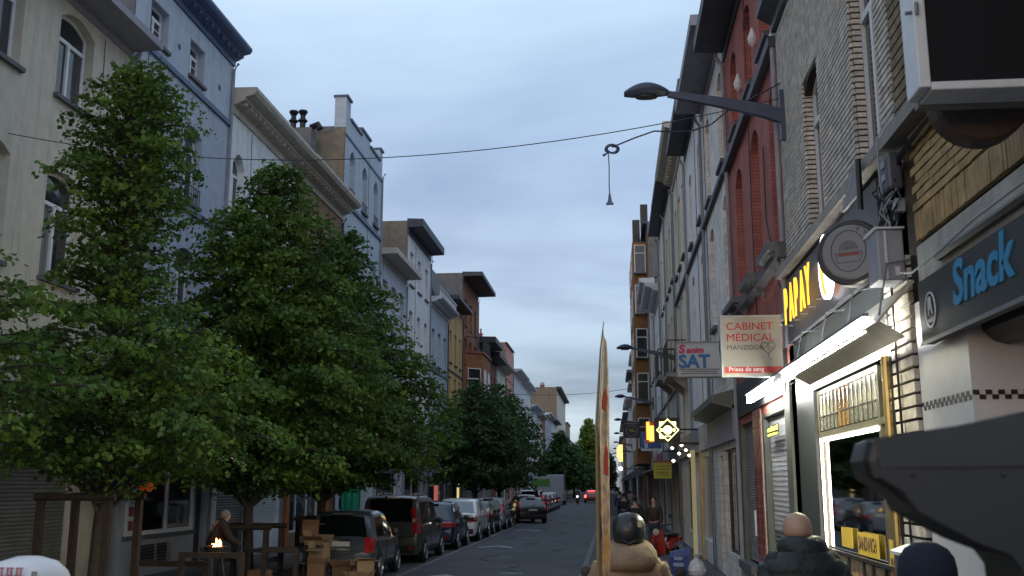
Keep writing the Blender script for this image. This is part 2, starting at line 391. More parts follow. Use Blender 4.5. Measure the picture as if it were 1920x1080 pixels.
# ------------------------------------------------------------------ windows / facades
_wc = {}
def outline(w, h, rise, inset=0., n=6, z0=0.):
    w2 = w / 2 - inset; pts = [(-w2, z0 + inset), (w2, z0 + inset)]
    if rise > 0:
        zs = h - rise
        for k in range(n + 1):
            t = k / n; x = w2 - 2 * w2 * t
            pts.append((x, zs + (rise - inset) * (1 - (abs(1 - 2 * t)) ** 2.0)))
        # first/last arch points sit at the springing
    else:
        pts += [(w2, h - inset), (-w2, h - inset)]
    return pts
def window_meshes(w, h, rise, style, fm):
    key = (round(w, 2), round(h, 2), round(rise, 2), style, fm)
    if key in _wc: return _wc[key]
    fr = MB(); T = .065
    P = lambda pts, y: [(a, y, b) for a, b in pts]
    fr.ring(P(outline(w, h, rise), 0), P(outline(w, h, rise, T), 0), (0, .06, 0))
    panes = []; zt = h * .70
    if style == 'far':
        panes.append([(a, .035, b) for a, b in outline(w, h, rise, T)])
        fr.box(-w / 2 + T, w / 2 - T, -.012, .03, zt - .03, zt + .03)
    else:
        split = style != 'single'
        fr.box(-w / 2 + T * .9, w / 2 - T * .9, -.015, .05, zt - .04, zt + .04)
        if split: fr.box(-.04, .04, -.022, .048, T * .9, zt - .04)
        if style == 'grid':
            for k in (1, 2): fr.box(-w / 2 + T, w / 2 - T, .0, .03, zt * k / 3 - .012, zt * k / 3 + .012)
        z0 = T
        if split: panes += [[(-w / 2 + T, .03, z0), (-.04, .03, z0), (-.04, .03, zt - .04), (-w / 2 + T, .03, zt - .04)], [(.04, .03, z0), (w / 2 - T, .03, z0), (w / 2 - T, .03, zt - .04), (.04, .03, zt - .04)]]
        else: panes.append([(-w / 2 + T, .03, z0), (w / 2 - T, .03, z0), (w / 2 - T, .03, zt - .04), (-w / 2 + T, .03, zt - .04)])
        ol = outline(w, h, rise, T); top = [(-w / 2 + T, .034, zt + .04), (w / 2 - T, .034, zt + .04)] + [(a, .034, max(b, zt + .041)) for a, b in ol[2:]]
        panes.append(top)
    def me(mb, name, m):
        x = bpy.data.meshes.new(name); x.from_pydata(mb.v, [], mb.f); x.materials.append(m); return x
    sl = MB().box(-w / 2 - .06, w / 2 + .06, -.30, -.005, -.09, -.002)
    r = (me(fr, 'window', M[fm]), [me(MB().poly(p), 'pane', M['pane']) for p in panes], me(sl, 'sill', M['bluestone']))
    _wc[key] = r; return r

class Facade:
    """front wall of a house: u runs along the street, v points out to the street"""
    def __init__(s, side, y0, y1, z0, z1, X=None):
        s.side = side; s.X = X if X is not None else (XL if side < 0 else XR); s.o = 1 if side < 0 else -1
        s.y0, s.y1, s.z0, s.z1 = y0, y1, z0, z1; s.ops = []
    def x(s, v): return s.X + s.o * v
    def add(s, y0, y1, z0, z1, rise=0., depth=.22): s.ops.append((y0, y1, z0, z1, rise, depth))
    def wall(s, m, parent, name='wall', split=None, gm=None):
        if split:
            lo_ = Facade(s.side, s.y0, s.y1, s.z0, split, s.X); lo_.ops = [o for o in s.ops if o[3] <= split]
            lo_.wall(gm, parent, 'ground_wall'); s.ops = [o for o in s.ops if o[3] > split]; s.z0 = split
        mb = MB(); ys = sorted({s.y0, s.y1, *[a for o in s.ops for a in o[:2]]}); zs = sorted({s.z0, s.z1, *[a for o in s.ops for a in o[2:4]]})
        ys = [a for a in ys if s.y0 - 1e-6 <= a <= s.y1 + 1e-6]; zs = [a for a in zs if s.z0 - 1e-6 <= a <= s.z1 + 1e-6]
        X = s.X
        for i in range(len(ys) - 1):
            run = None
            for j in range(len(zs) - 1):
                yc, zc_ = (ys[i] + ys[i + 1]) / 2, (zs[j] + zs[j + 1]) / 2
                if any(o[0] < yc < o[1] and o[2] < zc_ < o[3] for o in s.ops):
                    if run is not None: mb.poly([(X, ys[i], run), (X, ys[i + 1], run), (X, ys[i + 1], zs[j]), (X, ys[i], zs[j])]); run = None
                elif run is None: run = zs[j]
            if run is not None: mb.poly([(X, ys[i], run), (X, ys[i + 1], run), (X, ys[i + 1], zs[-1]), (X, ys[i], zs[-1])])
        for a, b, c, d, rise, dep in s.ops:
            w = b - a; ol = [(u + (a + b) / 2, z + c) for u, z in outline(w, d - c, rise)]
            n = len(ol)
            if rise > 0:
                h = (n - 2) // 2
                arc = ol[2:]
                mid = len(arc) // 2
                for k in range(mid): mb.poly([(X, b, d), (X, *arc[k]), (X, *arc[k + 1])])
                for k in range(mid, len(arc) - 1): mb.poly([(X, a, d), (X, *arc[k]), (X, *arc[k + 1])])
            for k in range(n):
                p, q = ol[k], ol[(k + 1) % n]
                mb.poly([(X, *p), (X, *q), (s.x(-dep), *q), (s.x(-dep), *p)])
        return mb.build(name, m, parent)
    def window(s, parent, yc, w, z0, z1, rise=0., style='far', fm='frame_white', depth=.2, sill=True):
        s.add(yc - w / 2, yc + w / 2, z0, z1, rise, depth + .04)
        fr, panes, sl = window_meshes(w, z1 - z0, rise, style, fm)
        rz = R_(90) if s.side < 0 else R_(-90)
        base = Vector(parent.location)
        o = link('window', fr, parent, Vector((s.x(-depth), yc, z0)) - base, (0, 0, rz))
        for p in panes: link('pane', p, o)
        if sill: link('sill', sl, o)
        return o

def extrude_profile(mb, side, X, prof, y0, y1):
    o = 1 if side < 0 else -1
    return mb.prism([(X + o * v, y0, z) for v, z in prof], (0, y1 - y0, 0))
def cornice(parent, side, X, y0, y1, z, h, d, m, style='classic', name='cornice'):
    if style == 'classic':
        prof = [(-.05, z), (.06, z), (.06, z + h * .28), (.14, z + h * .34), (d * .55, z + h * .5), (d * .55, z + h * .62), (d * .9, z + h * .7), (d, z + h * .85), (d, z + h), (-.05, z + h * 1.02)]
    else:
        prof = [(-.05, z), (.04, z), (.04, z + h * .45), (d, z + h * .5), (d, z + h), (-.05, z + h * 1.05)]
    ob = extrude_profile(MB(), side, X, prof, y0, y1).build(name, m, parent)
    return ob
def modillions(parent, side, X, y0, y1, z, h, d, m, step=.45):
    mb = MB(); o = 1 if side < 0 else -1; y = y0 + .2
    first = None
    while y < y1 - .15:
        a, b = X + o * .07, X + o * d
        mb.box(min(a, b), max(a, b), y, y + .13, z, z + h); y += step
    q = mb.build('brackets', m, parent); q['kind'] = 'stuff'

def chimney(parent, x, y, z0, z1, m, pots=2, w=.9, d=.5, potm='pot_clay'):
    c_ = MB().box(x - w / 2, x + w / 2, y - d / 2, y + d / 2, z0, z1 - .1).box(x - w / 2 - .05, x + w / 2 + .05, y - d / 2 - .05, y + d / 2 + .05, z1 - .1, z1).build('chimney', m, parent)
    for i in range(pots):
        px = x - w / 2 + (i + .5) * w / pots
        MB().lathe([(.09, 0), (.11, .05), (.09, .1), (.08, .42), (.13, .46), (.12, .52)], (px, y, z1), 8).build('chimney_pot', M[potm], c_)
    return c_

def shutter_mesh(name, side, X, y0, y1, z0, z1, m, parent, depth=.12, slat=.075):
    o = 1 if side < 0 else -1; pts = []; z = z0; x0 = X - o * depth
    prof = []
    while z < z1 - 1e-3:
        prof += [(0, z), (.016, z + slat * .25), (.016, z + slat * .65), (0, z + slat * .92)]; z += slat
    mb = MB(); prof = [(v, min(a, z1)) for v, a in prof]
    for i in range(len(prof) - 1):
        (v0, a), (v1, b) = prof[i], prof[i + 1]
        mb.poly([(x0 + o * v0, y0, a), (x0 + o * v0, y1, a), (x0 + o * v1, y1, b), (x0 + o * v1, y0, b)])
    q = mb.build(name, m, parent); q['kind'] = 'stuff'; return q

def door(parent, F, y0, y1, z0, z1, m, glazed=False, depth=.18):
    F.add(y0, y1, z0, z1, 0, depth + .05)
    o = F.o; xa, xb = F.x(-depth), F.x(-depth - .05)
    b = MB().box(min(xa, xb), max(xa, xb), y0 + .02, y1 - .02, z0, z1)
    for k in range(2):
        a, c2 = y0 + .12 + k * (y1 - y0 - .2) / 2, y0 + .04 + (k + 1) * (y1 - y0 - .2) / 2
        for (za, zb) in ((z0 + .15, z0 + .85), (z0 + 1.0, z1 - .55)):
            x1_, x2_ = F.x(-depth), F.x(-depth + .015); b.box(min(x1_, x2_), max(x1_, x2_), a, c2, za, zb)
    d = b.build('door', m, parent)
    MB().tube([(F.x(-depth + .02), y0 + .12, z0 + 1.0), (F.x(-depth + .06), y0 + .12, z0 + 1.0), (F.x(-depth + .06), y0 + .22, z0 + 1.0)], .012, 5).build('handle', M['zinc'], d)
    x1_ = F.x(-depth + .004)
    MB().poly([(x1_, y0 + .08, z1 - .45), (x1_, y1 - .08, z1 - .45), (x1_, y1 - .08, z1 - .08), (x1_, y0 + .08, z1 - .08)]).build('pane', M['pane'], d)
    return d
def shopwindow(parent, F, y0, y1, z0, z1, fm, depth=.15, bars=2):
    F.add(y0, y1, z0, z1, 0, depth + .05); x0, x1_ = sorted((F.x(-depth), F.x(-depth + .06)))
    mb = MB(); t = .06
    mb.box(x0, x1_, y0, y0 + t, z0, z1).box(x0, x1_, y1 - t, y1, z0, z1).box(x0, x1_, y0 + t, y1 - t, z0, z0 + t).box(x0, x1_, y0 + t, y1 - t, z1 - t, z1)
    for k in range(1, bars): yy = y0 + (y1 - y0) * k / bars; mb.box(x0 + .004, x1_ - .004, yy - t / 2, yy + t / 2, z0 + t, z1 - t)
    f = mb.build('shop_window', fm, parent)
    for k in range(bars):
        a = y0 + (y1 - y0) * k / bars + .02; b = y0 + (y1 - y0) * (k + 1) / bars - .02; xp = F.x(-depth + .02)
        MB().poly([(xp, a, z0 + .02), (xp, b, z0 + .02), (xp, b, z1 - .02), (xp, a, z1 - .02)]).build('pane', M['pane'], f)
    return f

def body(parent, side, y0, y1, z, rooft, sidem, roofm='slate', depth=9., ridge=2.6, X=None, back=.02):
    X = X if X is not None else (XL if side < 0 else XR); o = 1 if side < 0 else -1
    xf, xb = X - o * .02, X - o * depth; xm = (xf + xb) / 2; e = .015
    a = MB()
    for yy in (y0 + e, y1 - e):
        pts = [(xf, yy, 0), (xb, yy, 0), (xb, yy, z), (xf, yy, z)]
        if rooft == 'pitched': pts.insert(3, (xm, yy, z + ridge))
        a.poly(pts)
    a.poly([(xb, y0 + e, 0), (xb, y1 - e, 0), (xb, y1 - e, z), (xb, y0 + e, z)])
    a.build('side_wall', M[sidem], parent)
    r = MB()
    if rooft == 'pitched':
        for xa in (xf + o * .1, xb):
            za = z + .02
            r.poly([(xa, y0, za), (xa, y1, za), (xm, y1, z + ridge + .05), (xm, y0, z + ridge + .05)])
    else:
        r.box(min(xf, xb), max(xf, xb), y0 + .03, y1 - .03, z - .12, z - .02)
    return r.build('roof', M[roofm], parent)

# left & right houses share this builder
def house(label, side, y0, y1, z, wm, rows, cor=None, roof='pitched', sidem='render_grey', style='far', fm='frame_white', ground='auto', bands=(), chim=None, X=None, gm=None, name='town_house', ridge=2.6, cat='house', seed=0, depth=9.):
    rn = random.Random(seed * 31 + int(y0 * 7))
    X = X if X is not None else (XL if side < 0 else XR); o = 1 if side < 0 else -1
    t = thing(name, label, cat, (X - o * 4.5, (y0 + y1) / 2, 0), group='houses along the left side' if side < 0 else 'houses along the right side')
    F = Facade(side, y0, y1, 0, z, X)
    for r in rows:
        z0, z1, w, ycs = r[:4]; rise = r[4] if len(r) > 4 else 0
        st = r[5] if len(r) > 5 else style
        for yc in ycs: F.window(t, yc, w, z0, z1, rise, st, fm)
    if ground == 'auto':
        w = y1 - y0; da = y0 + .5; fl = rn.random() < .5
        d0, d1 = (y0 + .45, y0 + 1.4) if fl else (y1 - 1.4, y1 - .45)
        s0, s1 = (y0 + 1.9, y1 - .4) if fl else (y0 + .4, y1 - 1.9)
        door(t, F, d0, d1, .16, 2.75, M[rn.choice(['frame_brown', 'frame_dark', 'frame_dark'])])
        if rn.random() < .45:
            F.add(s0, s1, .14, 2.8, 0, .2); shutter_mesh('roller_shutter', side, X, s0, s1, .14, 2.8, M[rn.choice(['shutter', 'shutter_white', 'shutter_green'])], t)
        else: shopwindow(t, F, s0, s1, .55, 2.8, M[rn.choice(['frame_dark', 'frame_white', 'frame_brown'])], bars=2)
        xa, xb = sorted((X + o * .005, X + o * .13))
        MB().box(xa, xb, s0 - .15, s1 + .15, 2.95, 3.5).build('fascia', M[rn.choice(['darkwood', 'stone', 'bluestone', 'cornice_grey', 'darkred'])], t)
    elif callable(ground): ground(t, F)
    if y0 < 110:
        xa = X + o * .07; yp = y1 - .12 - .1 * rn.random()
        MB().tube([(xa, yp, .13), (xa, yp, z - .15), (X + o * .2, yp, z + .05)], .045, 7).build('downpipe', M[rn.choice(['zinc', 'cornice_grey', 'cornice_dark'])], t)
        zc_ = 3.45 + rn.random() * .2; mbc = MB(); pts_ = [(X + o * .02, y0 + (y1 - y0) * k / 8, zc_ + rn.uniform(-.03, .03)) for k in range(9)]; mbc.tube(pts_, .012, 4)
        yk = y0 + .3 + rn.random() * (y1 - y0 - .6); mbc.tube([(X + o * .02, yk, zc_), (X + o * .025, yk + .05, z * .6), (X + o * .02, yk - .04, z - .1)], .009, 4); mbc.build('cable', M['black_plastic'], t)
    for (zb, hb, db, bm_) in bands:
        xa, xb = sorted((X + o * .004, X + o * db)); MB().box(xa, xb, y0 + .01, y1 - .01, zb, zb + hb).build('string_course', M[bm_], t)
    F.wall(M[wm], t, split=3.4 if gm else None, gm=M[gm] if gm else None)
    if cor:
        cm, h, d, st = cor; cornice(t, side, X, y0 + .005, y1 - .005, z, h, d, M[cm], st)
        if st == 'classic' and (y0 < 110): modillions(t, side, X, y0, y1, z + h * .34, h * .18, d * .5, M[cm], .4 if y0 < 60 else .6)
    body(t, side, y0, y1, z + (cor[1] * .9 if cor else 0), roof, sidem, depth=depth, ridge=ridge, X=X)
    if chim:
        for (dy_, zz, pots, cmm) in chim: chimney(t, X - o * (dy_[0]), dy_[1], z, zz, M[cmm], pots)
    return t, F

# ---- LEFT SIDE
def g_L0(t, F):
    for (a, b) in ((13.2, 16.6), (17.5, 20.15)):
        F.add(a, b, .25, 2.9, 0, .2); shutter_mesh('roller_shutter', -1, XL, a, b, .25, 2.9, M['shutter'], t)
        MB().box(XL - .1, XL + .1, a - .04, b + .04, 2.9, 3.15).build('shutter_box', M['shutter'], t)
house('pale beige rendered house with arched white windows at the left edge behind the first tree', -1, 9.5, 21.3, 12.0, 'beige',
      [(9.95, 11.85, 1.35, (11.2, 13.8, 16.35, 18.95), .22, 'split'), (6.2, 8.45, 1.35, (11.2, 13.8, 16.35, 18.95), .22, 'split'), (3.5, 5.3, 1.3, (13.8, 16.35, 18.95), .15, 'split')],
      ('cornice_grey', .35, .75, 'box'), sidem='render_brown', ground=g_L0, bands=((5.75, .12, .06, 'beige'),))
def g_L1(t, F):
    # white lattice door
    F.add(21.42, 22.25, .15, 2.7, 0, .2); d = MB().box(XL - .2, XL - .16, 21.44, 22.23, .15, 2.7).build('door', M['frame_dark'], t)
    mb = MB(); 
    for a, b, c2, e2 in ((21.5, 21.56, .3, 2.45), (21.84, 21.88, .36, 2.4), (22.12, 22.18, .3, 2.45), (21.56, 22.12, .3, .36), (21.56, 22.12, 2.39, 2.45), (21.56, 22.12, 2.0, 2.05)): mb.box(XL - .155, XL - .12, a, b, c2, e2)
    mb.build('lattice', M['frame_white'], d)
    MB().poly([(XL - .158, 21.56, .36), (XL - .158, 22.12, .36), (XL - .158, 22.12, 2.39), (XL - .158, 21.56, 2.39)]).build('pane', M['pane'], d)
    # lantern shop window
    a, b, z0, z1 = 22.6, 26.35, 1.06, 2.75
    F.add(a, b, z0, z1, 0, .12)
    mb = MB(); x0, x1_ = XL - .08, XL + .03
    mb.box(x0, x1_, a, a + .42, z0, z1).box(x0, x1_, b - .08, b, z0, z1).box(x0, x1_, a + .42, b - .08, z0, z0 + .09).box(x0, x1_, a + .42, b - .08, z1 - .1, z1).box(x0 + .01, x1_ - .02, 24.72, 24.82, z0 + .09, z1 - .1)
    sw = mb.build('shop_window', M['frame_white'], t)
    for k, (s, c2) in enumerate(((2.35, 'darkred'), (1.9, 'blue'), (1.62, 'darkred'), (1.3, 'darkred'))):
        MB().box(x1_ + .002, x1_ + .01, a + .1, a + .32, s - .12, s + .1).build('sticker', M[c2], sw)
    for pa, pb in ((a + .4, 24.74), (24.8, b - .06)): MB().poly([(XL - .03, pa, z0 + .05), (XL - .03, pb, z0 + .05), (XL - .03, pb, z1 - .05), (XL - .03, pa, z1 - .05)]).build('pane', M['clear'], sw)
    room = MB(); room.box(XL - 1.6, XL - 1.55, a, b, z0 - .1, z1 + .1); room.poly([(XL - 1.55, a, z0), (XL - .1, a, z0), (XL - .1, b, z0), (XL - 1.55, b, z0)]); room.poly([(XL - 1.55, b, z0), (XL - .1, b, z0), (XL - .1, b, z1), (XL - 1.55, b, z1)]); room.poly([(XL - 1.55, a, z1), (XL - .1, a, z1), (XL - .1, b, z1), (XL - 1.55, b, z1)])
    room.poly([(XL - 1.55, a, z0), (XL - .1, a, z0), (XL - .1, a, z1), (XL - 1.55, a, z1)])
    room.build('display_room', mat('room_grey', (.08, .09, .08), .8, .3), t)
    # posters in the right half
    pw = MB().box(XL - .06, XL - .05, 24.9, 26.2, z0 + .1, z0 + .78).build('poster', M['plate_white'], sw)
    MB().box(XL - .05, XL - .042, 25.0, 25.5, z0 + .2, z0 + .66).build('poster_print', mat('print_gold', (.22, .13, .05), .6, .8, 14), pw)
    MB().prism([(XL - .05, 25.8 + .14 * math.cos(k * .523), z0 + .44 + .27 * math.sin(k * .523)) for k in range(12)], (.008, 0, 0)).build('poster_print', M['black_plastic'], pw)
    MB().box(XL - .02, XL + .12, a - .1, b + .1, z0 - .1, z0 - .003).build('sill', M['bluestone'], t)
    # cellar grate
    F.add(23.4, 25.2, .35, .82, 0, .15)
    mb = MB().box(XL - .14, XL - .12, 23.4, 25.2, .35, .82)
    mb.build('cellar_window', M['frame_dark'], t)
    mb = MB(); mb.box(XL - .03, XL + .02, 24.28, 24.33, .35, .82)
    for k in range(6): mb.box(XL - .03, XL - .01, 23.4, 25.2, .38 + k * .075, .395 + k * .075)
    mb.build('cellar_grille', M['stone'], t)
    door(t, F, 26.55, 27.35, .16, 2.75, M['frame_dark'])
house('tall blue-grey rendered house with a dark blue cornice and a paler attic storey', -1, 21.3, 27.5, 14.45, 'blue',
      [(12.95, 13.95, .95, (22.6, 24.9), 0, 'grid'), (9.55, 11.65, 1.15, (22.6, 24.95), .2, 'split'), (6.1, 8.3, 1.15, (22.6, 24.95), .2, 'split'), (3.6, 5.3, 1.15, (22.6, 24.95), .15, 'split')],
      ('cornice_blue', .55, .55, 'classic'), sidem='render_grey', ground=g_L1, bands=((12.55, .14, .07, 'cornice_blue'), (9.25, .14, .08, 'cornice_blue')), roof='flat')
L1 = [o for o in bpy.data.objects if o.get('label', '').startswith('tall blue-grey')][0]
for yy in (23.75, 26.5): MB().lathe([(.09, 0), (.09, .012), (.05, .012), (.05, .02)], (XL + .002, yy, 13.4), 10, 'x').build('vent', M['frame_dark'], L1)
MB().poly([(XL + .004, 21.31, 12.7), (XL + .004, 22.1, 12.7), (XL + .004, 22.1, 14.43), (XL + .004, 21.31, 14.43)]).build('attic_render', M['pale_blue'], L1)
for a, b in ((23.1, 24.4), (25.4, 27.49)): MB().box(XL + .002, XL + .006, a, b, 12.7, 14.43).build('attic_render', M['pale_blue'], L1)
for a, b, c2, d2 in ((22.1, 23.1, 12.7, 12.93), (22.1, 23.1, 13.97, 14.43), (24.4, 25.4, 12.7, 12.93), (24.4, 25.4, 13.97, 14.43)): MB().box(XL + .002, XL + .006, a, b, c2, d2).build('attic_render', M['pale_blue'], L1)
MB().tube([(XL + .09, 21.4, .12), (XL + .09, 21.4, 12.0), (XL + .2, 21.4, 12.4)], .055, 8).build('downpipe', M['cornice_grey'], L1)
# little balustrade behind the arched window
mb = MB()
for k in range(9): mb.box(XL + .03, XL + .045, 24.4 + k * .14, 24.415 + k * .14, 9.5, 10.0)
mb.box(XL + .03, XL + .05, 24.38, 25.54, 9.98, 10.02); mb.build('railing', M['black_iron'], L1)

def g_L2(t, F):
    for a, b, k in ((28.0, 30.4, 'shutter_green'), (30.9, 33.3, 'shutter_white')):
        F.add(a, b, .9 if k == 'shutter_white' else .2, 2.9, 0, .2); shutter_mesh('roller_shutter', -1, XL, a, b, .9 if k == 'shutter_white' else .2, 2.9, M[k], t)
house('white round-arched house with long stepped cornice between blue and brown houses', -1, 27.5, 33.7, 13.05, 'white',
      [(9.9, 12.0, 1.0, (28.35, 30.5, 32.7), .4, 'split'), (6.2, 8.5, 1.0, (28.35, 30.5, 32.7), .4, 'split'), (3.7, 5.3, 1.0, (30.5, 32.7), .3, 'split')],
      ('cornice_cream', .75, .75, 'classic'), sidem='render_grey', ground=g_L2)
def g_L3(t, F):
    shopwindow(t, F, 34.3, 38.2, .6, 2.9, M['frame_white'], bars=3)
    for yy in (33.95, 38.75): MB().box(XL + .005, XL + .16, yy - .17, yy + .17, .12, 3.1).build('pillar', mat('orange_pillar', (.42, .13, .04), .6, .2), t)
    door(t, F, 39.0, 39.9, .16, 2.75, M['frame_brown'])
house('brown and orange brick house with a cream stepped cornice, mostly hidden by the trees', -1, 33.7, 40.2, 13.05, 'brown_brick',
      [(9.7, 11.8, 1.0, (34.9, 36.9, 38.9), .2), (6.2, 8.5, 1.0, (34.9, 36.9, 38.9), .2), (3.7, 5.3, 1.0, (34.9, 36.9, 38.9))],
      ('cornice_cream', .75, .8, 'classic'), sidem='render_grey', ground=g_L3)
# round lanterns on a chimney: two metal cowls with conical rims
cw = thing('chimney_stack', 'dark brick chimney stack with two black metal cowls in front of the blank brown gable', 'chimney', (-12.5, 39.3, 13.0))
MB().box(-13.2, -12.1, 38.9, 39.7, 13.0, 16.75).build('stack', M['render_grey'], cw)
for xx in (-13.0, -12.6):
    MB().lathe([(.14, 0), (.16, .08), (.12, .14), (.12, .34), (.2, .42), (.2, .46), (.12, .52), (.1, .66), (.2, .82), (.18, .88), (.05, .92)], (xx, 39.3, 16.75), 12).build('cowl', M['black_iron'], cw, smooth=False)
MB().tube([(-12.25, 39.3, 16.6), (-12.2, 39.3, 16.9), (-11.95, 39.3, 17.0), (-11.85, 39.3, 16.8)], .15, 8).build('vent_pipe', M['black_iron'], cw)

def g_L4(t, F):
    shopwindow(t, F, 41.0, 43.3, .6, 2.8, M['frame_dark']); F.add(44.2, 46.6, .2, 2.8, 0, .2); shutter_mesh('roller_shutter', -1, XL, 44.2, 46.6, .2, 2.8, M['shutter_white'], t)
L4, _ = house('tall light blue house with a stepped parapet, blank brown side gable and arched windows', -1, 40.2, 47.2, 17.2, 'pale_blue',
      [(14.35, 16.5, .95, (41.5, 43.75, 46.0), .42, 'split'), (10.2, 12.55, .95, (41.5, 43.75, 46.0), .42, 'split'), (6.4, 8.7, .95, (41.5, 43.75, 46.0), .4, 'split')],
      None, roof='flat', sidem='render_brown', ground=g_L4, bands=((13.85, .16, .1, 'cornice_blue'), (16.85, .08, .05, 'cornice_blue')))
for a, b, c2 in ((40.2, 40.95, 18.55), (40.95, 42.9, 17.75), (42.9, 44.6, 18.05), (44.6, 46.6, 17.75), (46.6, 47.2, 18.35)):
    MB().box(XL - .5, XL, a, b, 17.2, c2).build('parapet', M['pale_blue'], L4); MB().box(XL - .56, XL + .08, a - .03, b + .03, c2, c2 + .1).build('coping', M['cornice_blue'], L4)
MB().box(XL - 9, XL - .5, 40.2, 40.5, 17.0, 17.25).build('coping', M['render_grey'], L4)
for k, yy in enumerate((41.5, 43.75, 46.0)):
    mb = MB()
    for j in range(6): mb.box(XL + .02, XL + .035, yy - .42 + j * .165, yy - .405 + j * .165, 14.0, 14.75)
    mb.box(XL + .02, XL + .05, yy - .46, yy + .46, 14.73, 14.77); mb.build('railing', M['black_iron'], L4)

house('lilac-white house with a weathered pale cornice, lower than both neighbours', -1, 47.2, 53.8, 13.0, 'lilac',
      [(9.9, 12.2, 1.1, (48.5, 50.5, 52.6)), (6.2, 8.6, 1.1, (48.5, 50.5, 52.6)), (3.7, 5.4, 1.0, (48.5, 50.5, 52.6))],
      ('cornice_cream', .55, .85, 'box'), sidem='render_brown', seed=2)
house('white house with a large overhanging dark cornice and stone window surrounds', -1, 53.8, 61.1, 15.9, 'white',
      [(13.2, 15.1, 1.0, (55.1, 57.4, 59.7)), (9.6, 11.8, 1.0, (55.1, 57.4, 59.7), .15), (6.2, 8.5, 1.0, (55.1, 57.4, 59.7), .15), (3.8, 5.4, 1.0, (55.1, 57.4, 59.7))],
      ('cornice_dark', .85, .85, 'box'), sidem='render_brown', roof='flat', seed=4)
L7, _ = house('light blue house with a white cornice balustrade in front of a dark mansard', -1, 61.1, 68.1, 13.2, 'pale_blue',
      [(9.7, 11.9, 1.05, (62.4, 64.6, 66.8), .1), (6.3, 8.5, 1.05, (62.4, 64.6, 66.8), .1), (3.8, 5.4, 1.0, (62.4, 64.6, 66.8), .1)],
      ('cornice_white', .55, .8, 'classic'), sidem='render_grey', chim=[((3.2, 61.8), 17.4, 2, 'render_grey'), ((5.2, 67.4), 18.0, 3, 'render_grey')], bands=((9.2, .12, .07, 'cornice_blue'),), ridge=3.4)
mb = MB()
for k in range(26): mb.box(XL + .55, XL + .6, 61.3 + k * .26, 61.37 + k * .26, 13.75, 14.3)
mb.box(XL + .52, XL + .64, 61.2, 68.0, 14.3, 14.38); q = mb.build('balustrade', M['cornice_white'], L7); q['kind'] = 'stuff'
MB().prism([(XL + .3, 61.15, 13.7), (XL - .6, 61.15, 16.3), (XL - 4.5, 61.15, 17.4), (XL - 4.5, 61.15, 13.7)], (0, 6.9, 0)).build('mansard', M['slate'], L7)
L8, _ = house('ochre yellow house with a dark eave and an iron balcony', -1, 68.1, 75.0, 14.6, 'yellow',
      [(10.6, 12.8, 1.0, (69.3, 71.6, 73.9)), (7.4, 9.6, 1.0, (69.3, 71.6, 73.9)), (4.0, 6.2, 1.0, (69.3, 71.6, 73.9))],
      ('cornice_dark', .5, .8, 'box'), sidem='render_grey', seed=3, bands=((9.95, .1, .07, 'cornice_dark'), (6.9, .1, .07, 'cornice_dark')))
def balcony(parent, side, y0, y1, z, d=.8, h=1.0, X=None, m='black_iron'):
    X = X if X is not None else (XL if side < 0 else XR); o = 1 if side < 0 else -1
    xs = sorted((X + o * .01, X + o * d)); b = MB().box(xs[0], xs[1], y0, y1, z - .14, z).prism([(X + o * .01, y0 + .2, z - .14), (X + o * .01, y0 + .2, z - .6), (X + o * d * .8, y0 + .2, z - .14)], (0, .12, 0)).prism([(X + o * .01, y1 - .3, z - .14), (X + o * .01, y1 - .3, z - .6), (X + o * d * .8, y1 - .3, z - .14)], (0, .12, 0)).build('balcony', M['stone'], parent)
    mb = MB(); n = int((y1 - y0) / .14)
    for k in range(n + 1): yy = y0 + .03 + (y1 - y0 - .08) * k / n; mb.box(X + o * (d - .04) - .01, X + o * (d - .04) + .01, yy, yy + .02, z, z + h)
    for k in range(1, 5):
        xx = X + o * (d - .04) * k / 5
        for yy in (y0 + .03, y1 - .05): mb.box(xx - .01, xx + .01, yy, yy + .02, z, z + h)
    xe = X + o * (d - .04)
    mb.box(xe - .02, xe + .02, y0, y1, z + h, z + h + .04)
    for yy in (y0, y1 - .04): mb.box(min(X + o * .02, xe - o * .02), max(X + o * .02, xe - o * .02), yy, yy + .04, z + h + .001, z + h + .038)
    mb.build('railing', M[m], b); return b
balcony(L8, -1, 71.5, 74.7, 7.3)
L9, _ = house('tall orange-red brick house with a projecting oriel topped by a railed terrace', -1, 75.0, 84.0, 17.6, 'orange_brick',
      [(14.3, 16.4, 1.1, (76.6, 79.4, 82.2), .2), (11.3, 13.4, 1.1, (76.6, 79.4, 82.2), .2)],
      ('cornice_dark', .6, 1.5, 'box'), sidem='render_grey', seed=5, roof='flat', chim=[((5.5, 75.6), 20.5, 3, 'render_grey')])
# oriel: splayed box with windows on its camera side
ox = [(XL, 76.2), (XL + 1.3, 77.2), (XL + 1.3, 82.0), (XL, 83.0)]
orl = MB().prism([(a, b, 3.6) for a, b in ox], (0, 0, 8.7)).build('oriel', M['orange_brick'], L9)
for zz in (3.6, 7.5, 12.15): MB().prism([(a + (.1 if a > XL else 0), b + (-.1 if b < 80 else .1), zz) for a, b in ox], (0, 0, .18)).build('oriel_band', M['darkred'], orl)
def oriel_win(yc, xc, zc_, w, h, rz):
    fr, panes, sl = window_meshes(w, h, 0, 'single', 'frame_white'); o = link('window', fr, L9, Vector((xc, yc, zc_)) - Vector(L9.location), (0, 0, rz))
    for p in panes: link('pane', p, o)
ang = math.atan2(1.0, 1.3)
for zc_ in (4.4, 8.3):
    oriel_win(76.7 - .09, XL + .65 + .07, zc_, 1.15, 2.7, R_(38)); 
    for yy in (78.4, 80.8): oriel_win(yy, XL + 1.37, zc_, 1.3, 2.7, R_(90))
mb = MB()
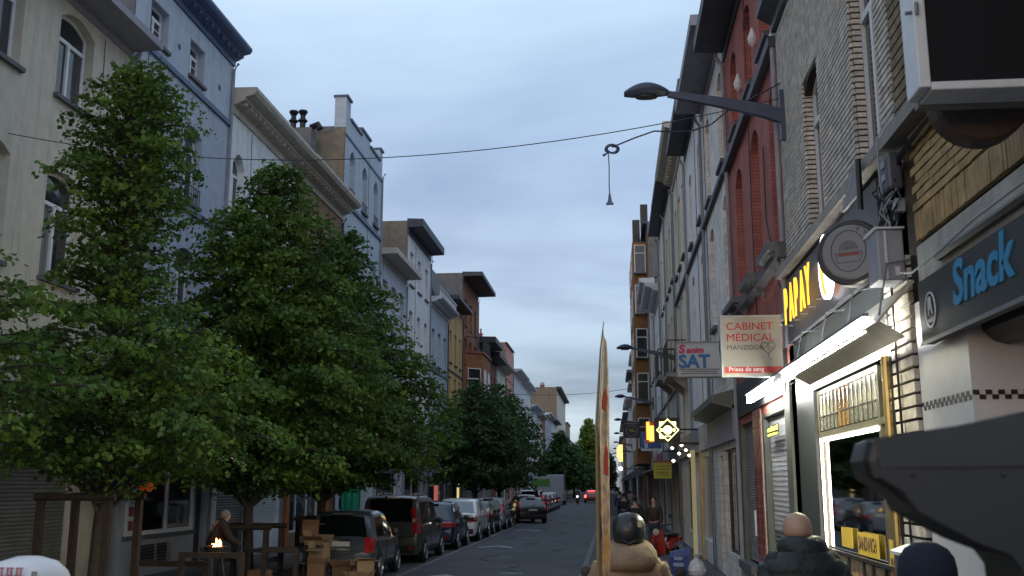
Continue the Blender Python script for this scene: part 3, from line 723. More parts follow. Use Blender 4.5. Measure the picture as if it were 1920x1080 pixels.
for k in range(36): mb.box(XL + 1.28, XL + 1.3, 77.2 + k * .134, 77.22 + k * .134, 12.33, 13.4)
for k in range(9): mb.tube([(XL + k * .16, 76.2 + k * .123, 12.33), (XL + k * .16, 76.2 + k * .123, 13.4)], .012, 4)
mb.tube([(XL, 76.2, 13.4), (XL + 1.3, 77.2, 13.4), (XL + 1.3, 82, 13.4), (XL, 83, 13.4)], .025, 5); mb.build('railing', M['black_iron'], L9)

far_left = [
 ('lavender house with a heavy dark bracketed cornice beyond the brick oriel', 84.0, 90.0, 13.6, 'lavender', ('cornice_dark', .9, 1.5, 'box'), 'frame_white'),
 ('dark red brick house with a dark eave beyond the lavender house', 90.0, 97.5, 13.2, 'darkred', ('cornice_dark', .8, 1.2, 'box'), 'frame_white'),
 ('cream house with a stone cornice left of the tall pink house', 97.5, 106.5, 13.3, 'cream', ('cornice_cream', .8, 1.1, 'classic'), 'frame_white'),
 ('tall salmon pink house with a flat top rising above its neighbours', 106.5, 115.0, 17.0, 'pink', ('darkred', .2, .2, 'box'), 'frame_brown'),
 ('light grey house with a mansard just beyond the pink house', 115.0, 127.0, 14.6, 'lightgrey', ('cornice_white', .7, 1.0, 'classic'), 'frame_white'),
 ('grey-white house with a dormered dark roof, second beyond the pink house', 127.0, 140.0, 14.4, 'white', ('cornice_white', .7, 1.0, 'classic'), 'frame_white'),
 ('white house with a dark roof and chimneys, third beyond the pink house', 140.0, 153.0, 12.6, 'lightgrey', ('cornice_white', .6, 1.0, 'classic'), 'frame_white'),
 ('pinkish cream house under a dark roof in the far left row', 153.0, 165.0, 12.2, 'cream', ('cornice_cream', .6, 1.0, 'classic'), 'frame_brown'),
 ('narrow red brick house in the far left row before the pale blue one', 165.0, 172.0, 13.0, 'orange_brick', ('cornice_white', .6, .9, 'classic'), 'frame_white'),
 ('far pale blue and white house with a light cornice beyond the red strip', 172.0, 190.0, 13.6, 'pale_blue', ('cornice_white', .7, 1.0, 'classic'), 'frame_white'),
 ('far white house with brown vertical strip and dark roof', 190.0, 210.0, 14.0, 'white', ('cornice_dark', .6, 1.0, 'box'), 'frame_brown'),
 ('tall cream block with rooftop chimneys near the end of the left row', 210.0, 250.0, 21.5, 'cream', ('cornice_dark', .8, 1.0, 'box'), 'frame_brown'),
]
for i, (lb, a, b, zt, wm, cr_, fm_) in enumerate(far_left):
    n = 3 if b - a < 14 else 5
    rows = []
    zz = 4.1
    while zz + 2.4 < zt - .3:
        rows.append((zz, zz + 2.0, 1.1, [a + (b - a) * (k + .5) / n for k in range(n)])); zz += 3.1
    t, _ = house(lb, -1, a, b, zt, wm, rows, cr_, sidem='render_brown' if 'pink' in lb or 'cream block' in lb else 'render_grey', roof='flat' if zt > 16 else 'pitched', fm=fm_, seed=i, ridge=2.2,
                 chim=[((4.5, a + .6), zt + 3.6, 4, 'render_brown')] if zt < 16 else [((3.0, a + .5), zt + 1.2, 3, 'darkred')])
# brown rendered end house standing forward, seen gable-on, and buildings closing the view
def plain_block(label, x0, x1, y0, y1, z, wm, rm='slate', wins=(), name='far_house', cat='house', roofh=0.):
    t = thing(name, label, cat, ((x0 + x1) / 2, (y0 + y1) / 2, 0), group='far houses closing the street')
    MB().box(x0, x1, y0, y1, 0, z).build('wall', M[wm], t)
    if roofh: MB().prism([(x0 - .2, y0 - .2, z), (x1 + .2, y0 - .2, z), ((x0 + x1) / 2, y0 - .2, z + roofh)], (0, y1 - y0 + .4, 0)).build('roof', M[rm], t)
    else: MB().box(x0 - .2, x1 + .2, y0 - .2, y1 + .2, z, z + .4).build('roof', M[rm], t)
    for (xc, zc_, w, h) in wins:
        fr, panes, sl = window_meshes(w, h, 0, 'far', 'frame_white'); o = link('window', fr, t, Vector((xc, y0 - .03, zc_)) - Vector(t.location), (0, 0, 0))
        for p in panes: link('pane', p, o)
        link('sill', sl, o)
    return t
plain_block('blank brown gabled block above a white lower house at the end of the left row', -19, -11.2, 266, 282, 18, 'render_brown')
plain_block('small white house with a red-brown pitched roof below the brown block', -19.5, -11.6, 258, 264, 9.5, 'white', 'darkred', wins=[(-17, 5, 1.2, 1.8), (-14, 5, 1.2, 1.8)], roofh=2.6)
plain_block('hazy grey house across the far end of the street', -10.5, 2, 430, 445, 12, 'render_grey', wins=[(-8, 6, 1.6, 2.2), (-4, 6, 1.6, 2.2), (0, 6, 1.6, 2.2)], roofh=3)
plain_block('far cream house at the right end of the street', 2.3, 14, 330, 345, 12, 'cream', wins=[(4, 5, 1.6, 2.2), (8, 5, 1.6, 2.2)], roofh=3)

# ---- RIGHT SIDE
# snack bar corner: ochre tile band, concrete lintel, tiled pier
mk('ochre', (.42, .275, .12), .7, .45, 5, .3, 60)
mk('brick_tan', (.62, .57, .51), .8, .45, 7, .35, 60)
mk('brick_tan2', (.54, .50, .45), .8, .45, 7, .35, 60)
mk('mortar_dark', (.035, .033, .031), .9, .3, 6)
mk('concrete', (.40, .385, .35), .85, .25, 2.5, .3, 40, streak=.6)
mk('tile_white', (.68, .68, .70), .35, .1, 3)
mk('sign_dark', (.028, .033, .036), .5, .2, 4)
mk('blue_letter', (.03, .25, .48), .45, .1)
SN = thing('snack_bar', 'ochre-tiled snack bar at the right edge with concrete lintel and white tiled pier', 'shop', (7, 5.5, 0))
MB().box(XR, XR + 9, 1.2, 9.04, 5.42, 12.0).box(XR + 9.0, XR + 9.2, 1.2, 9.04, 0, 5.4).build('wall', M['mortar_dark'], SN)
MB().box(XR + .02, XR + .4, 1.2, 8.72, 4.22, 5.2).build('backing', M['mortar_dark'], SN)
# lintel
MB().box(XR - .02, XR + .5, 1.2, 8.74, 3.75, 4.2).build('lintel', M['concrete'], SN, mods=[('BEVEL', .01, 2)])
MB().box(XR - .16, XR + .3, 1.2, 15.1, 5.2, 5.32).box(XR - .08, XR + .3, 1.2, 15.1, 5.32, 5.40).build('ledge', M['stone'], SN)
# ochre courses under the ledge: one soldier course, then flat rows
tiles = []; stuff = MB()
def tile_set(name, variants, m_list):
    return [b.build(name, m, None, world=False) for b, m in zip(variants, m_list)]
def place_pieces(name, meshes, spots, parent, limit):
    first = True; base = Vector(parent.location)
    for i, (p, r) in enumerate(spots[:limit]):
        o = link(name, random.choice(meshes), parent, Vector(p) - base, r)
def mesh_of(mb, name, m):
    x = bpy.data.meshes.new(name); x.from_pydata(mb.v, [], mb.f); x.materials.append(m); return x
sold = [mesh_of(MB().box(-.03 - .004 * k, .03, -.028, .028, 0, .235), 'tile', M['ochre']) for k in range(3)]
spots = []
y = 8.68
while y > 4.2: spots.append(((XR + .005, y, 4.24), (0, 0, 0))); y -= .0605
place_pieces('tile', sold, spots, SN, 90)
flat = [mesh_of(MB().box(-.03 - .004 * k, .03, -.118, .118, 0, .062), 'tile', M['ochre']) for k in range(3)]
spots = []
for j in range(9):
    y = 8.6 - (j % 2) * .12
    while y > 4.4: spots.append(((XR + .005, y, 4.50 + j * .078), (0, 0, 0))); y -= .241
place_pieces('tile', flat, spots, SN, 180)
# upper wall of the snack bar: the same ochre rows, weathered
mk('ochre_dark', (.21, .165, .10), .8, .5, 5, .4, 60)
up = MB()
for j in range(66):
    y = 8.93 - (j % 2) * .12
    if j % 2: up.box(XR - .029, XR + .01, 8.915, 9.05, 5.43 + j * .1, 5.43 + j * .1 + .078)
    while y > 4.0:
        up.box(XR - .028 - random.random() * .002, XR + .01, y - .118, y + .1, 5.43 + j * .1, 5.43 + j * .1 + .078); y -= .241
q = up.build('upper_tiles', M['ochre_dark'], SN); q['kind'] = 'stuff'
# pier
MB().box(XR, XR + .55, 7.75, 8.98, .12, 3.75).build('pier', M['tile_white'], SN)
MB().box(XR + .55, XR + .6, 1.2, 8.9, .12, 3.75).build('back_wall', M['tile_white'], SN)
mb = MB()
for r in range(2):
    for k in range(22):
        if (k + r) % 2: continue
        mb.box(XR - .004, XR + .01, 7.76 + k * .055, 7.76 + (k + 1) * .055, 2.82 + r * .035, 2.82 + (r + 1) * .035)
    for k in range(12):
        if (k + r) % 2: mb.box(XR + .004 + k * .045, XR + .004 + (k + 1) * .045, 7.742, 7.76, 2.82 + r * .035, 2.82 + (r + 1) * .035)
q = mb.build('checker_band', M['black_plastic'], SN); q['kind'] = 'stuff'
# shutter box and the window beyond the recess
MB().tube([(XR + .28, 1.2, 3.42), (XR + .28, 7.72, 3.42)], .2, 12).build('shutter_roll', M['black_plastic'], SN)
MB().box(XR + .48, XR + .54, 1.2, 7.35, .12, 3.75).build('window_frame', M['frame_dark'], SN)
wf = MB().box(XR + .44, XR + .475, 6.0, 7.1, 2.35, 2.45).box(XR + .44, XR + .475, 7.0, 7.1, 2.45, 3.15).build('window', mat('mahogany', (.2, .05, .025), .5, .2), SN)
MB().box(XR + .45, XR + .47, 4.0, 7.0, 2.45, 3.15).build('pane', mat('lit_pane', (.3, .29, .22), .3, .2, 2, emit=(.55, .5, .35), es=.12), wf)
# sign board Snack
SS = thing('shop_sign', 'dark fascia sign reading Snack in blue script letters above the white tiled pier', 'sign', (XR, 6.5, 3.6))
MB().box(XR - .12, XR - .03, 3.2, 8.44, 3.32, 3.83).build('board', M['sign_dark'], SS)
MB().box(XR - .135, XR - .121, 3.2, 8.44, 3.305, 3.335).build('trim', M['zinc'], SS)
text('Snack', .44, M['blue_letter'], SS, (XR - .122, 7.62, 3.50), ROT_R, .006, .18, .012, xs=1.12)
r0 = [(XR - .128, 8.16 + .13 * math.cos(k * .3927), 3.56 + .145 * math.sin(k * .3927)) for k in range(16)]
r1 = [(XR - .128, 8.16 + .118 * math.cos(k * .3927), 3.56 + .132 * math.sin(k * .3927)) for k in range(16)]
MB().ring(r0, r1, (.008, 0, 0)).build('emblem_ring', M['tile_white'], SS)
mb = MB()
mb.tube([(XR - .127, 8.20, 3.52), (XR - .127, 8.18, 3.66), (XR - .127, 8.16, 3.56), (XR - .127, 8.14, 3.66), (XR - .127, 8.11, 3.52)], .006, 4); mb.build('emblem', M['tile_white'], SS)
text('HALAL', .045, M['tile_white'], SS, (XR - .124, 8.225, 3.46), ROT_R, .003)

# projecting light box at the upper right
LB = thing('light_box_sign', 'large unlit light box sign with a white frame cut by the top right corner', 'sign', (2.3, 5.5, 4.9))
MB().box(1.80, 3.2, 5.52, 5.66, 4.40, 5.4).build('panel', mat('box_dark', (.006, .007, .010), .6, .15, spec=.25), LB)
MB().box(1.735, 1.80, 5.48, 5.72, 4.36, 5.46).build('frame', M['frame_white'], LB, mods=[('BEVEL', .008, 2)])
MB().box(1.80, 3.2, 5.485, 5.72, 4.345, 4.395).build('frame', M['frame_white'], LB, mods=[('BEVEL', .008, 2)])
MB().box(1.80, 3.2, 5.73, 5.80, 4.34, 4.5).build('underside', M['stone'], LB)
MB().tube([(1.70, 5.52, 4.82), (1.78, 5.50, 4.82)], .011, 6).tube([(1.75, 5.47, 4.79), (1.75, 5.47, 4.86)], .011, 6).build('tap', M['zinc'], LB)
DR = thing('round_sign', 'brown round drum sign half hidden behind the light box', 'sign', (2.28, 6.1, 4.5))
MB().lathe([(.0, 0), (.27, 0), (.29, .02), (.29, .16), (.27, .18), (0, .18)], (2.28, 6.05, 4.52), 28, 'y').build('drum', mat('drum_brown', (.075, .05, .04), .7, .4, 6), DR)
MB().tube([(2.28, 6.15, 4.52), (2.66, 6.15, 4.52)], .02, 6).build('arm', M['black_iron'], DR)

# --- Papay house (tan roman bricks)
PH, PF = None, None
PH = thing('brick_house', 'tan long-brick house with deep raked joints above the glowing yellow-lettered grill shop', 'house', (7, 12, 0), group='houses along the right side')
PF = Facade(1, 9.06, 14.85, 5.40, 9.0)
ws = [(9.98, .95, 5.46, 7.75), (12.6, .95, 5.46, 7.45)]
for yc, w, z0, z1 in ws: PF.window(PH, yc, w, z0, z1, 0 if yc < 11 else .18, 'split', 'frame_white', .10, sill=False)
PF.wall(M['mortar_dark'], PH)
body(PH, 1, 9.06, 14.85, 9.6, 'flat', 'render_grey')
# bricks of the upper wall, visible ones singly
bl, bh_, bd = .235, .046, .032
bm3 = [mesh_of(MB().box(-bd - .0008 * k, .004, -bl / 2 + .0015, bl / 2 - .0015, 0, bh_), 'brick', M['brick_tan' if k % 2 else 'brick_tan2']) for k in range(4)]
allb = []
for j in range(54):
    z = 5.42 + j * .066; y = 9.06 + (j % 2) * .118
    if j % 2: allb.append((9.06, 9.177, z))
    while y < 14.84:
        ya, yb = y, min(y + bl, 14.84)
        cut = False
        for yc, w, z0, z1 in ws:
            if yb > yc - w / 2 and ya < yc + w / 2 and z + bh_ > z0 and z < z1: 
                if ya < yc - w / 2 - .04: yb = yc - w / 2
                elif yb > yc + w / 2 + .04: ya = yc + w / 2
                else: cut = True
        if not cut: allb.append((ya, yb, z))
        y += bl
full = [b for b in allb if abs(b[1] - b[0] - bl) < 1e-3]
full.sort(key=lambda b: math.hypot(b[0], b[2]))
single = [b for b in full if b[2] < 7.4][:190]; ss_ = set(single)
base = Vector(PH.location)
for a, b, z in single: link('brick', random.choice(bm3), PH, Vector((XR, (a + b) / 2, z)) - base)
st = MB(); st2 = MB()
for q in allb:
    if q in ss_: continue
    (st if random.random() < .5 else st2).box(XR - bd - random.random() * .0025, XR + .004, q[0] + .0015, q[1] - .0015, q[2], q[2] + bh_)
# bricks lining the window reveals (far side, seen from the street)
for yc, w, z0, z1 in ws:
    z = 5.42
    while z + bh_ < z1 - .1:
        st.box(XR + .002, XR + .095, yc + w / 2 - .012, yc + w / 2 + .01, max(z, z0), z + bh_); z += .066
q = st.build('more_bricks', M['brick_tan'], PH); q['kind'] = 'stuff'
q = st2.build('more_bricks', M['brick_tan2'], PH); q['kind'] = 'stuff'
for yc, w, z0, z1 in ws: MB().box(XR - .03, XR + .2, yc - w / 2 - .05, yc + w / 2 + .05, z1, z1 + .14).build('lintel', M['stone'], PH)
extrude_profile(MB(), 1, XR, [(-.03, 9.0), (.1, 9.0), (.1, 9.12), (.3, 9.25), (.3, 9.42), (-.03, 9.44)], 9.06, 14.8).build('gutter', M['cornice_dark'], PH)
# ground floor of the Papay house
mk('papay_dark', (.045, .052, .055), .4, .2, 3)
PS = thing('grill_shop_front', 'dark shopfront with lit strip lamp, leaded transom and food pictures in its window', 'shop', (XR, 12, 0))
MB().box(XR, XR + .3, 13.62, 15.2, .12, 4.2).build('pilaster', M['papay_dark'], PS)
MB().box(XR + .002, XR + .3, 9.85, 13.62, 3.42, 4.2).build('header', M['papay_dark'], PS)
MB().box(XR + .12, XR + .3, 9.85, 13.62, .12, .6).build('stall_riser', M['papay_dark'], PS)
# frame: posts, transom bar
mk('gold_metal', (.42, .33, .16), .3, .15, 6, metal=.7)
mb = MB()
mb.box(XR + .04, XR + .1, 13.5, 13.6, .6, 3.4).box(XR + .04, XR + .1, 9.9, 10.0, .6, 3.4).box(XR + .04, XR + .1, 10.52, 10.6, .6, 3.4)
mb.box(XR + .041, XR + .099, 10.6, 13.5, 2.80, 2.87).box(XR + .041, XR + .099, 10.6, 13.5, 3.34, 3.4).box(XR + .041, XR + .099, 10.0, 10.52, 2.80, 2.87)
mb.build('frame', mat('frame_bronze', (.16, .15, .11), .4, .2, metal=.4), PS)
MB().poly([(XR + .07, 10.0, .6), (XR + .07, 13.5, .6), (XR + .07, 13.5, 2.8), (XR + .07, 10.0, 2.8)]).build('pane', M['clear'], PS)
# leaded transom panes
k = 0
for i in range(14):
    a = 10.62 + i * .2057; 
    for (za, zb) in ((2.88, 3.06), (3.06, 3.34)):
        m_ = 'leaded_warm' if (i in (6, 7, 8)) else 'leaded_pale' if zb > 3.1 else 'leaded_grey'
        if m_ not in M: M[m_] = mat(m_, {'leaded_warm': (.42, .26, .10), 'leaded_pale': (.55, .53, .42), 'leaded_grey': (.25, .26, .22)}[m_], .15, .5, 14, .4, 25, coat=.5)
        MB().box(XR + .05, XR + .062, a + .006, a + .2, za + .006, zb - .006).build('leaded_pane', M[m_], PS)
mb = MB()
for i in range(15): mb.box(XR + .042, XR + .066, 10.614 + i * .2057, 10.626 + i * .2057, 2.872, 3.34)
mb.box(XR + .043, XR + .065, 10.6, 13.5, 3.055, 3.067).build('lead_cames', M['frame_dark'], PS)
# strip light round the glass
mb = MB().box(XR + .02, XR + .045, 13.42, 13.455, 1.45, 2.79).build('neon_strip', glow('neon', (1, .93, .84), 8.), PS)
MB().box(XR + .02, XR + .045, 10.62, 13.42, 2.755, 2.785).build('neon_strip', glow('neon', (1, .93, .84), 8.), PS)
# room behind the glass
rm = MB(); X2 = XR + 2.6
rm.poly([(X2, 9.9, 0), (X2, 13.6, 0), (X2, 13.6, 2.9), (X2, 9.9, 2.9)]).poly([(XR + .1, 9.88, 0), (X2, 9.88, 0), (X2, 9.88, 2.9), (XR + .1, 9.88, 2.9)])
rm.poly([(XR + .1, 13.61, 0), (X2, 13.61, 0), (X2, 13.61, 2.9), (XR + .1, 13.61, 2.9)]).poly([(XR + .1, 9.88, .3), (X2, 9.88, .3), (X2, 13.6, .3), (XR + .1, 13.6, .3)]).poly([(XR + .1, 9.88, 2.9), (X2, 9.88, 2.9), (X2, 13.6, 2.9), (XR + .1, 13.6, 2.9)])
rm.build('room', mat('room_teal', (.06, .09, .09), .6, .4, 2), PS)
MB().box(XR + .5, XR + 1.1, 10.3, 13.2, .3, 1.28).build('counter', M['papay_dark'], PS)
MB().box(XR + .45, XR + 1.15, 10.3, 13.2, 1.28, 1.34).build('counter_top', M['zinc'], PS)
MB().lathe([(.32, 0), (.34, .06), (.2, .12), (.16, .2)], (XR + .8, 12.4, 1.34), 16).build('dish', M['white_plastic'], PS)
# yellow letter boards along the lower glass and framed food photographs
mk('yellow_board', (.72, .50, .07), .5, .15, 9)
for a, b, z0, z1, s in ((12.05, 12.6, 1.50, 1.72, ''), (10.9, 11.8, 1.46, 1.70, 'SANDWICH'), (10.02, 10.5, 1.36, 1.68, 'BURGER')):
    bd_ = MB().box(XR + .035, XR + .042, a, b, z0, z1).build('letter_board', M['yellow_board'], PS)
    if s: text(s, .20 if len(s) > 6 else .13, M['frame_brown'], bd_, (XR + .034, b - .04, z0 + .06), ROT_R, .002, 0, .004, xs=.72)
mb = MB().box(XR + .0, XR + .035, 10.0, 13.45, 1.40, 1.44)
for yy in (10.02, 10.62, 11.1, 11.5, 12.2, 12.85, 13.4): mb.box(XR + .002, XR + .033, yy - .02, yy + .02, .6, 1.40)
mb.build('picture_rail', M['frame_dark'], PS)
def foodmat(i):
    m = mat('food_print%d' % i, (.35, .2, .1), .4, .9, 9); t = m.node_tree; b = t.nodes['Principled BSDF']
    g_ = t.nodes.new('ShaderNodeNewGeometry'); v = t.nodes.new('ShaderNodeTexVoronoi'); v.inputs['Scale'].default_value = 13 + i; t.links.new(g_.outputs['Position'], v.inputs['Vector'])
    cr_ = t.nodes.new('ShaderNodeValToRGB'); e_ = cr_.color_ramp.elements; e_[0].color = (.45, .30, .12, 1); e_[1].color = (.40, .05, .02, 1)
    for p_, c_ in ((.3, (.55, .45, .30, 1)), (.5, (.14, .20, .05, 1)), (.7, (.50, .40, .26, 1))): q_ = e_.new(p_); q_.color = c_
    s_ = t.nodes.new('ShaderNodeSeparateColor'); t.links.new(v.outputs['Color'], s_.inputs[0]); t.links.new(s_.outputs[0], cr_.inputs[0]); t.links.new(cr_.outputs[0], b.inputs['Base Color']); return m
for i, (a, b) in enumerate(((10.06, 10.5), (10.65, 11.07), (11.13, 11.47), (11.53, 12.17), (12.23, 12.82), (12.88, 13.37))):
    MB().box(XR + .028, XR + .036, a, b, .62, 1.38).build('food_picture', foodmat(i), PS)
# pot plant behind the glass
PT = thing('pot_plant', 'leggy green plant with sparse leaves behind the shop glass', 'plant', (XR + .35, 12.3, 1.34))
mk('leaf_bright', (.10, .22, .05), .5, .3, 8)
stm = MB(); lv = MB()
for k in range(5):
    x0, y0_ = XR + .3 + random.uniform(-.05, .05), 12.3 + random.uniform(-.3, .4)
    pts = [(x0 + .03 * math.sin(j + k), y0_ + .12 * math.sin(j * .8 + k), 1.34 + j * .17) for j in range(8)]; stm.tube(pts, .006, 4)
    for j in range(2, 8):
        for q in range(2):
            a = random.random() * 6.28; p = Vector(pts[j]); d = Vector((math.cos(a), math.sin(a), -.2)) * .09; s = d.cross(Vector((0, 0, 1))).normalized() * .03
            if random.random() < .55: lv.poly([p, p + d * .5 + s, p + d, p + d * .5 - s])
stm.build('stem', M['leaf_bright'], PT); q = lv.build('leaves', M['leaf_bright'], PT); q['kind'] = 'stuff'
MB().lathe([(.09, 0), (.12, .16), (.13, .17), (0, .17)], (XR + .32, 12.3, 1.34), 12).build('pot', M['pot_clay'], PT)
# brick pier between the shop and the snack bar, gold pipe, black post
pj = MB(); st = MB()
MB().box(XR + .02, XR + .3, 9.06, 9.84, .12, 4.2).build('pier', M['mortar_dark'], PS)
pb = [mesh_of(MB().box(-.02 - .004 * k, .03, -.19, .19, 0, .085), 'brick', M['brick_tan']) for k in range(3)]
z = .2; n = 0
while z < 4.15:
    link('brick', random.choice(pb), PS, (0 + .0, 9.25 - 12 + (.0), z)); link('brick', random.choice(pb), PS, (0, 9.645 - 12, z)); z += .112
MB().tube([(XR - .05, 9.86, .12), (XR - .05, 9.86, 3.4)], .04, 10).build('gold_pipe', M['gold_metal'], PS)
MB().box(XR - .03, XR + .03, 9.72, 9.8, .12, 3.9).build('post', M['black_iron'], PS)
MB().tube([(XR - .04, 9.45, 1.6), (XR - .05, 9.44, 2.4), (XR - .04, 9.5, 3.4), (XR - .06, 9.42, 4.1)], .012, 5).build('cable', M['black_plastic'], PS)
# grey meter cabinet
EC = thing('meter_cabinet', 'small grey metal meter cabinet with a pale lid between shop door and tiled pier', 'cabinet', (XR - .15, 9.5, .12))
MB().box(XR - .15, XR - .035, 9.2, 9.6, .12, 1.60).build('body', M['zinc'], EC, mods=[('BEVEL', .01, 2)])
MB().prism([(XR - .18, 9.16, 1.602), (XR - .02, 9.16, 1.66), (XR - .02, 9.16, 1.69), (XR - .18, 9.16, 1.63)], (0, .48, 0)).build('lid', M['frame_white'], EC)
MB().lathe([(.02, 0), (.025, -.01)], (XR - .12, 9.195, 1.45), 8, 'y').box(XR - .135, XR - .125, 9.18, 9.2, 1.0, 1.35).build('lock', M['frame_white'], EC)

# fascia with lit letters
PB = thing('shop_sign', 'slanted dark board with glowing yellow capitals reading PAPAY', 'sign', (XR, 12.5, 4.6))
mk('board_blue', (.05, .055, .075), .45, .2, 2)
MB().box(XR - .06, XR + .0, 9.7, 15.35, 4.22, 5.12).build('board', M['board_blue'], PB)
yl = glow('yellow', (1, .50, .03), 1.5)
for k_, ch_ in enumerate('PAPAY'): text(ch_, .72, yl, PB, (XR - .15, 14.55 - k_ * .40, 4.44), ROT_R, .008, 0, .010, xs=.62, name='lit_letter')
text('F', .72, yl, PB, (XR - .15, 11.0, 4.44), ROT_R, .008, 0, .010, xs=.62, name='lit_letter')
mb = MB()
for k in range(5): mb.box(XR - .15, XR - .06, 14.4 - k * .52, 14.43 - k * .52, 4.40, 4.412)
mb.build('letter_brackets', M['zinc'], PB)
ov = lambda r, q: [(XR - .16, 11.75 + r * .33 * math.cos(k * math.pi / 12), 4.68 + q * .38 * math.sin(k * math.pi / 12)) for k in range(24)]
MB().ring(ov(1, 1), ov(.9, .9), (.05, 0, 0)).build('lit_oval', glow('white', (1, .97, 1), 3.), PB)
MB().prism([(a + .01, b, c2) for a, b, c2 in ov(.9, .9)], (.03, 0, 0)).build('oval_panel', glow('orange_panel', (1, .36, .03), 1.5), PB)
MB().prism([(a + .003, 11.67 + (b - 11.75) * .55, c2 * 1) for a, b, c2 in ov(.9, .85)], (.006, 0, 0)).build('oval_patch', glow('white', (1, .97, 1), 3.), PB)

# round hanging sign
DS = thing('round_sign', 'round white disc sign in a black ring hanging over the yellow letters', 'sign', (2.3, 9.6, 4.35))
rzD = R_(-28)
def drum(prof, name, m, n=36):
    b = MB().lathe(prof, (0, 0, 0), n, 'y'); o = b.build(name, m, DS, smooth=False, world=False); o.rotation_euler = (0, 0, rzD); return o
drum([(.0, -.07), (.30, -.07), (.315, -.05), (.315, .09), (.0, .09)], 'casing', M['black_plastic'])
d_ = drum([(0, -.085), (.245, -.085), (.26, -.075), (.26, -.06), (0, -.06)], 'face', mat('face_white', (.20, .20, .215), .35, .08, 4, obj=True))
mb = MB(); mb.ring([(.165 * math.cos(k * .2618) - .01, -.088, .20 * math.sin(k * .2618) + .01) for k in range(24)], [(.158 * math.cos(k * .2618) - .01, -.088, .193 * math.sin(k * .2618) + .01) for k in range(24)], (0, .004, 0))
o = mb.build('print_ring', M['black_plastic'], DS, world=False); o.rotation_euler = (0, 0, rzD)
# generic emblem inside the ring: domed dish over a bowl, with a red band
mb = MB().prism([(.09 * math.cos(k * .314) - .01, -.088, .09 * math.sin(k * .314) + .02) for k in range(11)], (0, .003, 0)).ring([(-.12, -.088, -.10), (.10, -.088, -.10), (.12, -.088, .0), (-.14, -.088, .0)], [(-.11, -.088, -.09), (.09, -.088, -.09), (.105, -.088, -.01), (-.125, -.088, -.01)], (0, .003, 0))
o = mb.build('print', mat('print_grey', (.12, .12, .14), .5, .3, 20, obj=True), DS, world=False); o.rotation_euler = (0, 0, rzD)
o = MB().box(-.11, .09, -.089, -.086, -.035, -.005).build('print', M['darkred'], DS, world=False); o.rotation_euler = (0, 0, rzD)
for k, ch in enumerate('PAPAY'):
    a = R_(68 - k * 20); px, pz = .205 * math.cos(a), .21 * math.sin(a)
    me_ = text(ch, .05, M['frame_dark'], DS, (0, 0, 0), (0, 0, 0), .002); c3, s3 = math.cos(rzD), math.sin(rzD)
    me_.location = (px * c3 + .088 * s3, px * s3 - .088 * c3, pz); me_.rotation_euler = (R_(90), -(a - R_(90)) * -1 if False else 0, rzD)
MB().tube([(.1, .02, .05), (.36, .10, .06)], .02, 6).tube([(.1, .02, -.05), (.36, .10, -.06)], .02, 6).build('arm', M['black_iron'], DS, world=False)
# triangular blue-grey panel behind it
tp = thing('sign_panel', 'tilted grey-blue panel with a dark edge above the round disc sign', 'panel', (XR, 10.0, 5.0))
MB().prism([(XR - .25, 10.35, 4.95), (XR - .22, 9.75, 4.98), (XR - .22, 9.70, 5.3), (XR - .25, 9.9, 5.28)], (.03, 0, 0)).build('sheet', M['cornice_grey'], tp)
MB().tube([(XR - .22, 9.70, 4.8), (XR - .22, 9.68, 5.3)], .03, 6).build('edge', M['black_iron'], tp)

# flood strip lamp and canopy below the letters
FL = thing('flood_lamp', 'bright strip flood lamp under a folded metal hood over the grill shop', 'lamp', (2.3, 11.5, 3.6))
hoodm = mat('hood_metal', (.55, .52, .42), .35, .2, 5, metal=.6)
a, b = 8.9, 13.2
MB().prism([(XR - .02, a, 3.95), (XR - .34, a, 3.60), (XR - .33, a, 3.585), (XR - .01, a, 3.93)], (0, b - a, 0)).build('hood', hoodm, FL)
MB().prism([(XR - .34, a, 3.60), (XR - .12, a, 3.46), (XR - .12, a, 3.45), (XR - .345, a, 3.585)], (0, b - a, 0)).build('hood_lip', hoodm, FL)
for yy in (a + .1, a + 1.4, a + 2.7, b - .1): MB().tube([(XR, yy, 4.15), (XR - .2, yy, 4.12), (XR - .3, yy, 3.66)], .012, 5).build('stay', M['zinc'], FL)
MB().box(XR - .33, XR - .27, a + .5, 14.0, 3.57, 3.70).box(XR - .33, XR - .27, 15.1, 17.6, 3.57, 3.70).build('tube', glow('flood', (1, .98, .88), 60.), FL)  # glowing tube made longer and thicker to stand in for lamp glare
MB().box(XR - .36, XR - .30, a + .45, 17.65, 3.705, 3.74).build('holder', M['zinc'], FL)
ld = bpy.data.lights.new('flood_light', 'AREA'); ld.shape = 'RECTANGLE'; ld.size = .1; ld.size_y = 5.0; ld.energy = 210; ld.color = (1, .92, .60)
lo = bpy.data.objects.new('flood_light', ld); col.objects.link(lo); lo.location = (XR - .42, 11.9, 3.58); lo.rotation_euler = (0, R_(-35) * -1, 0)

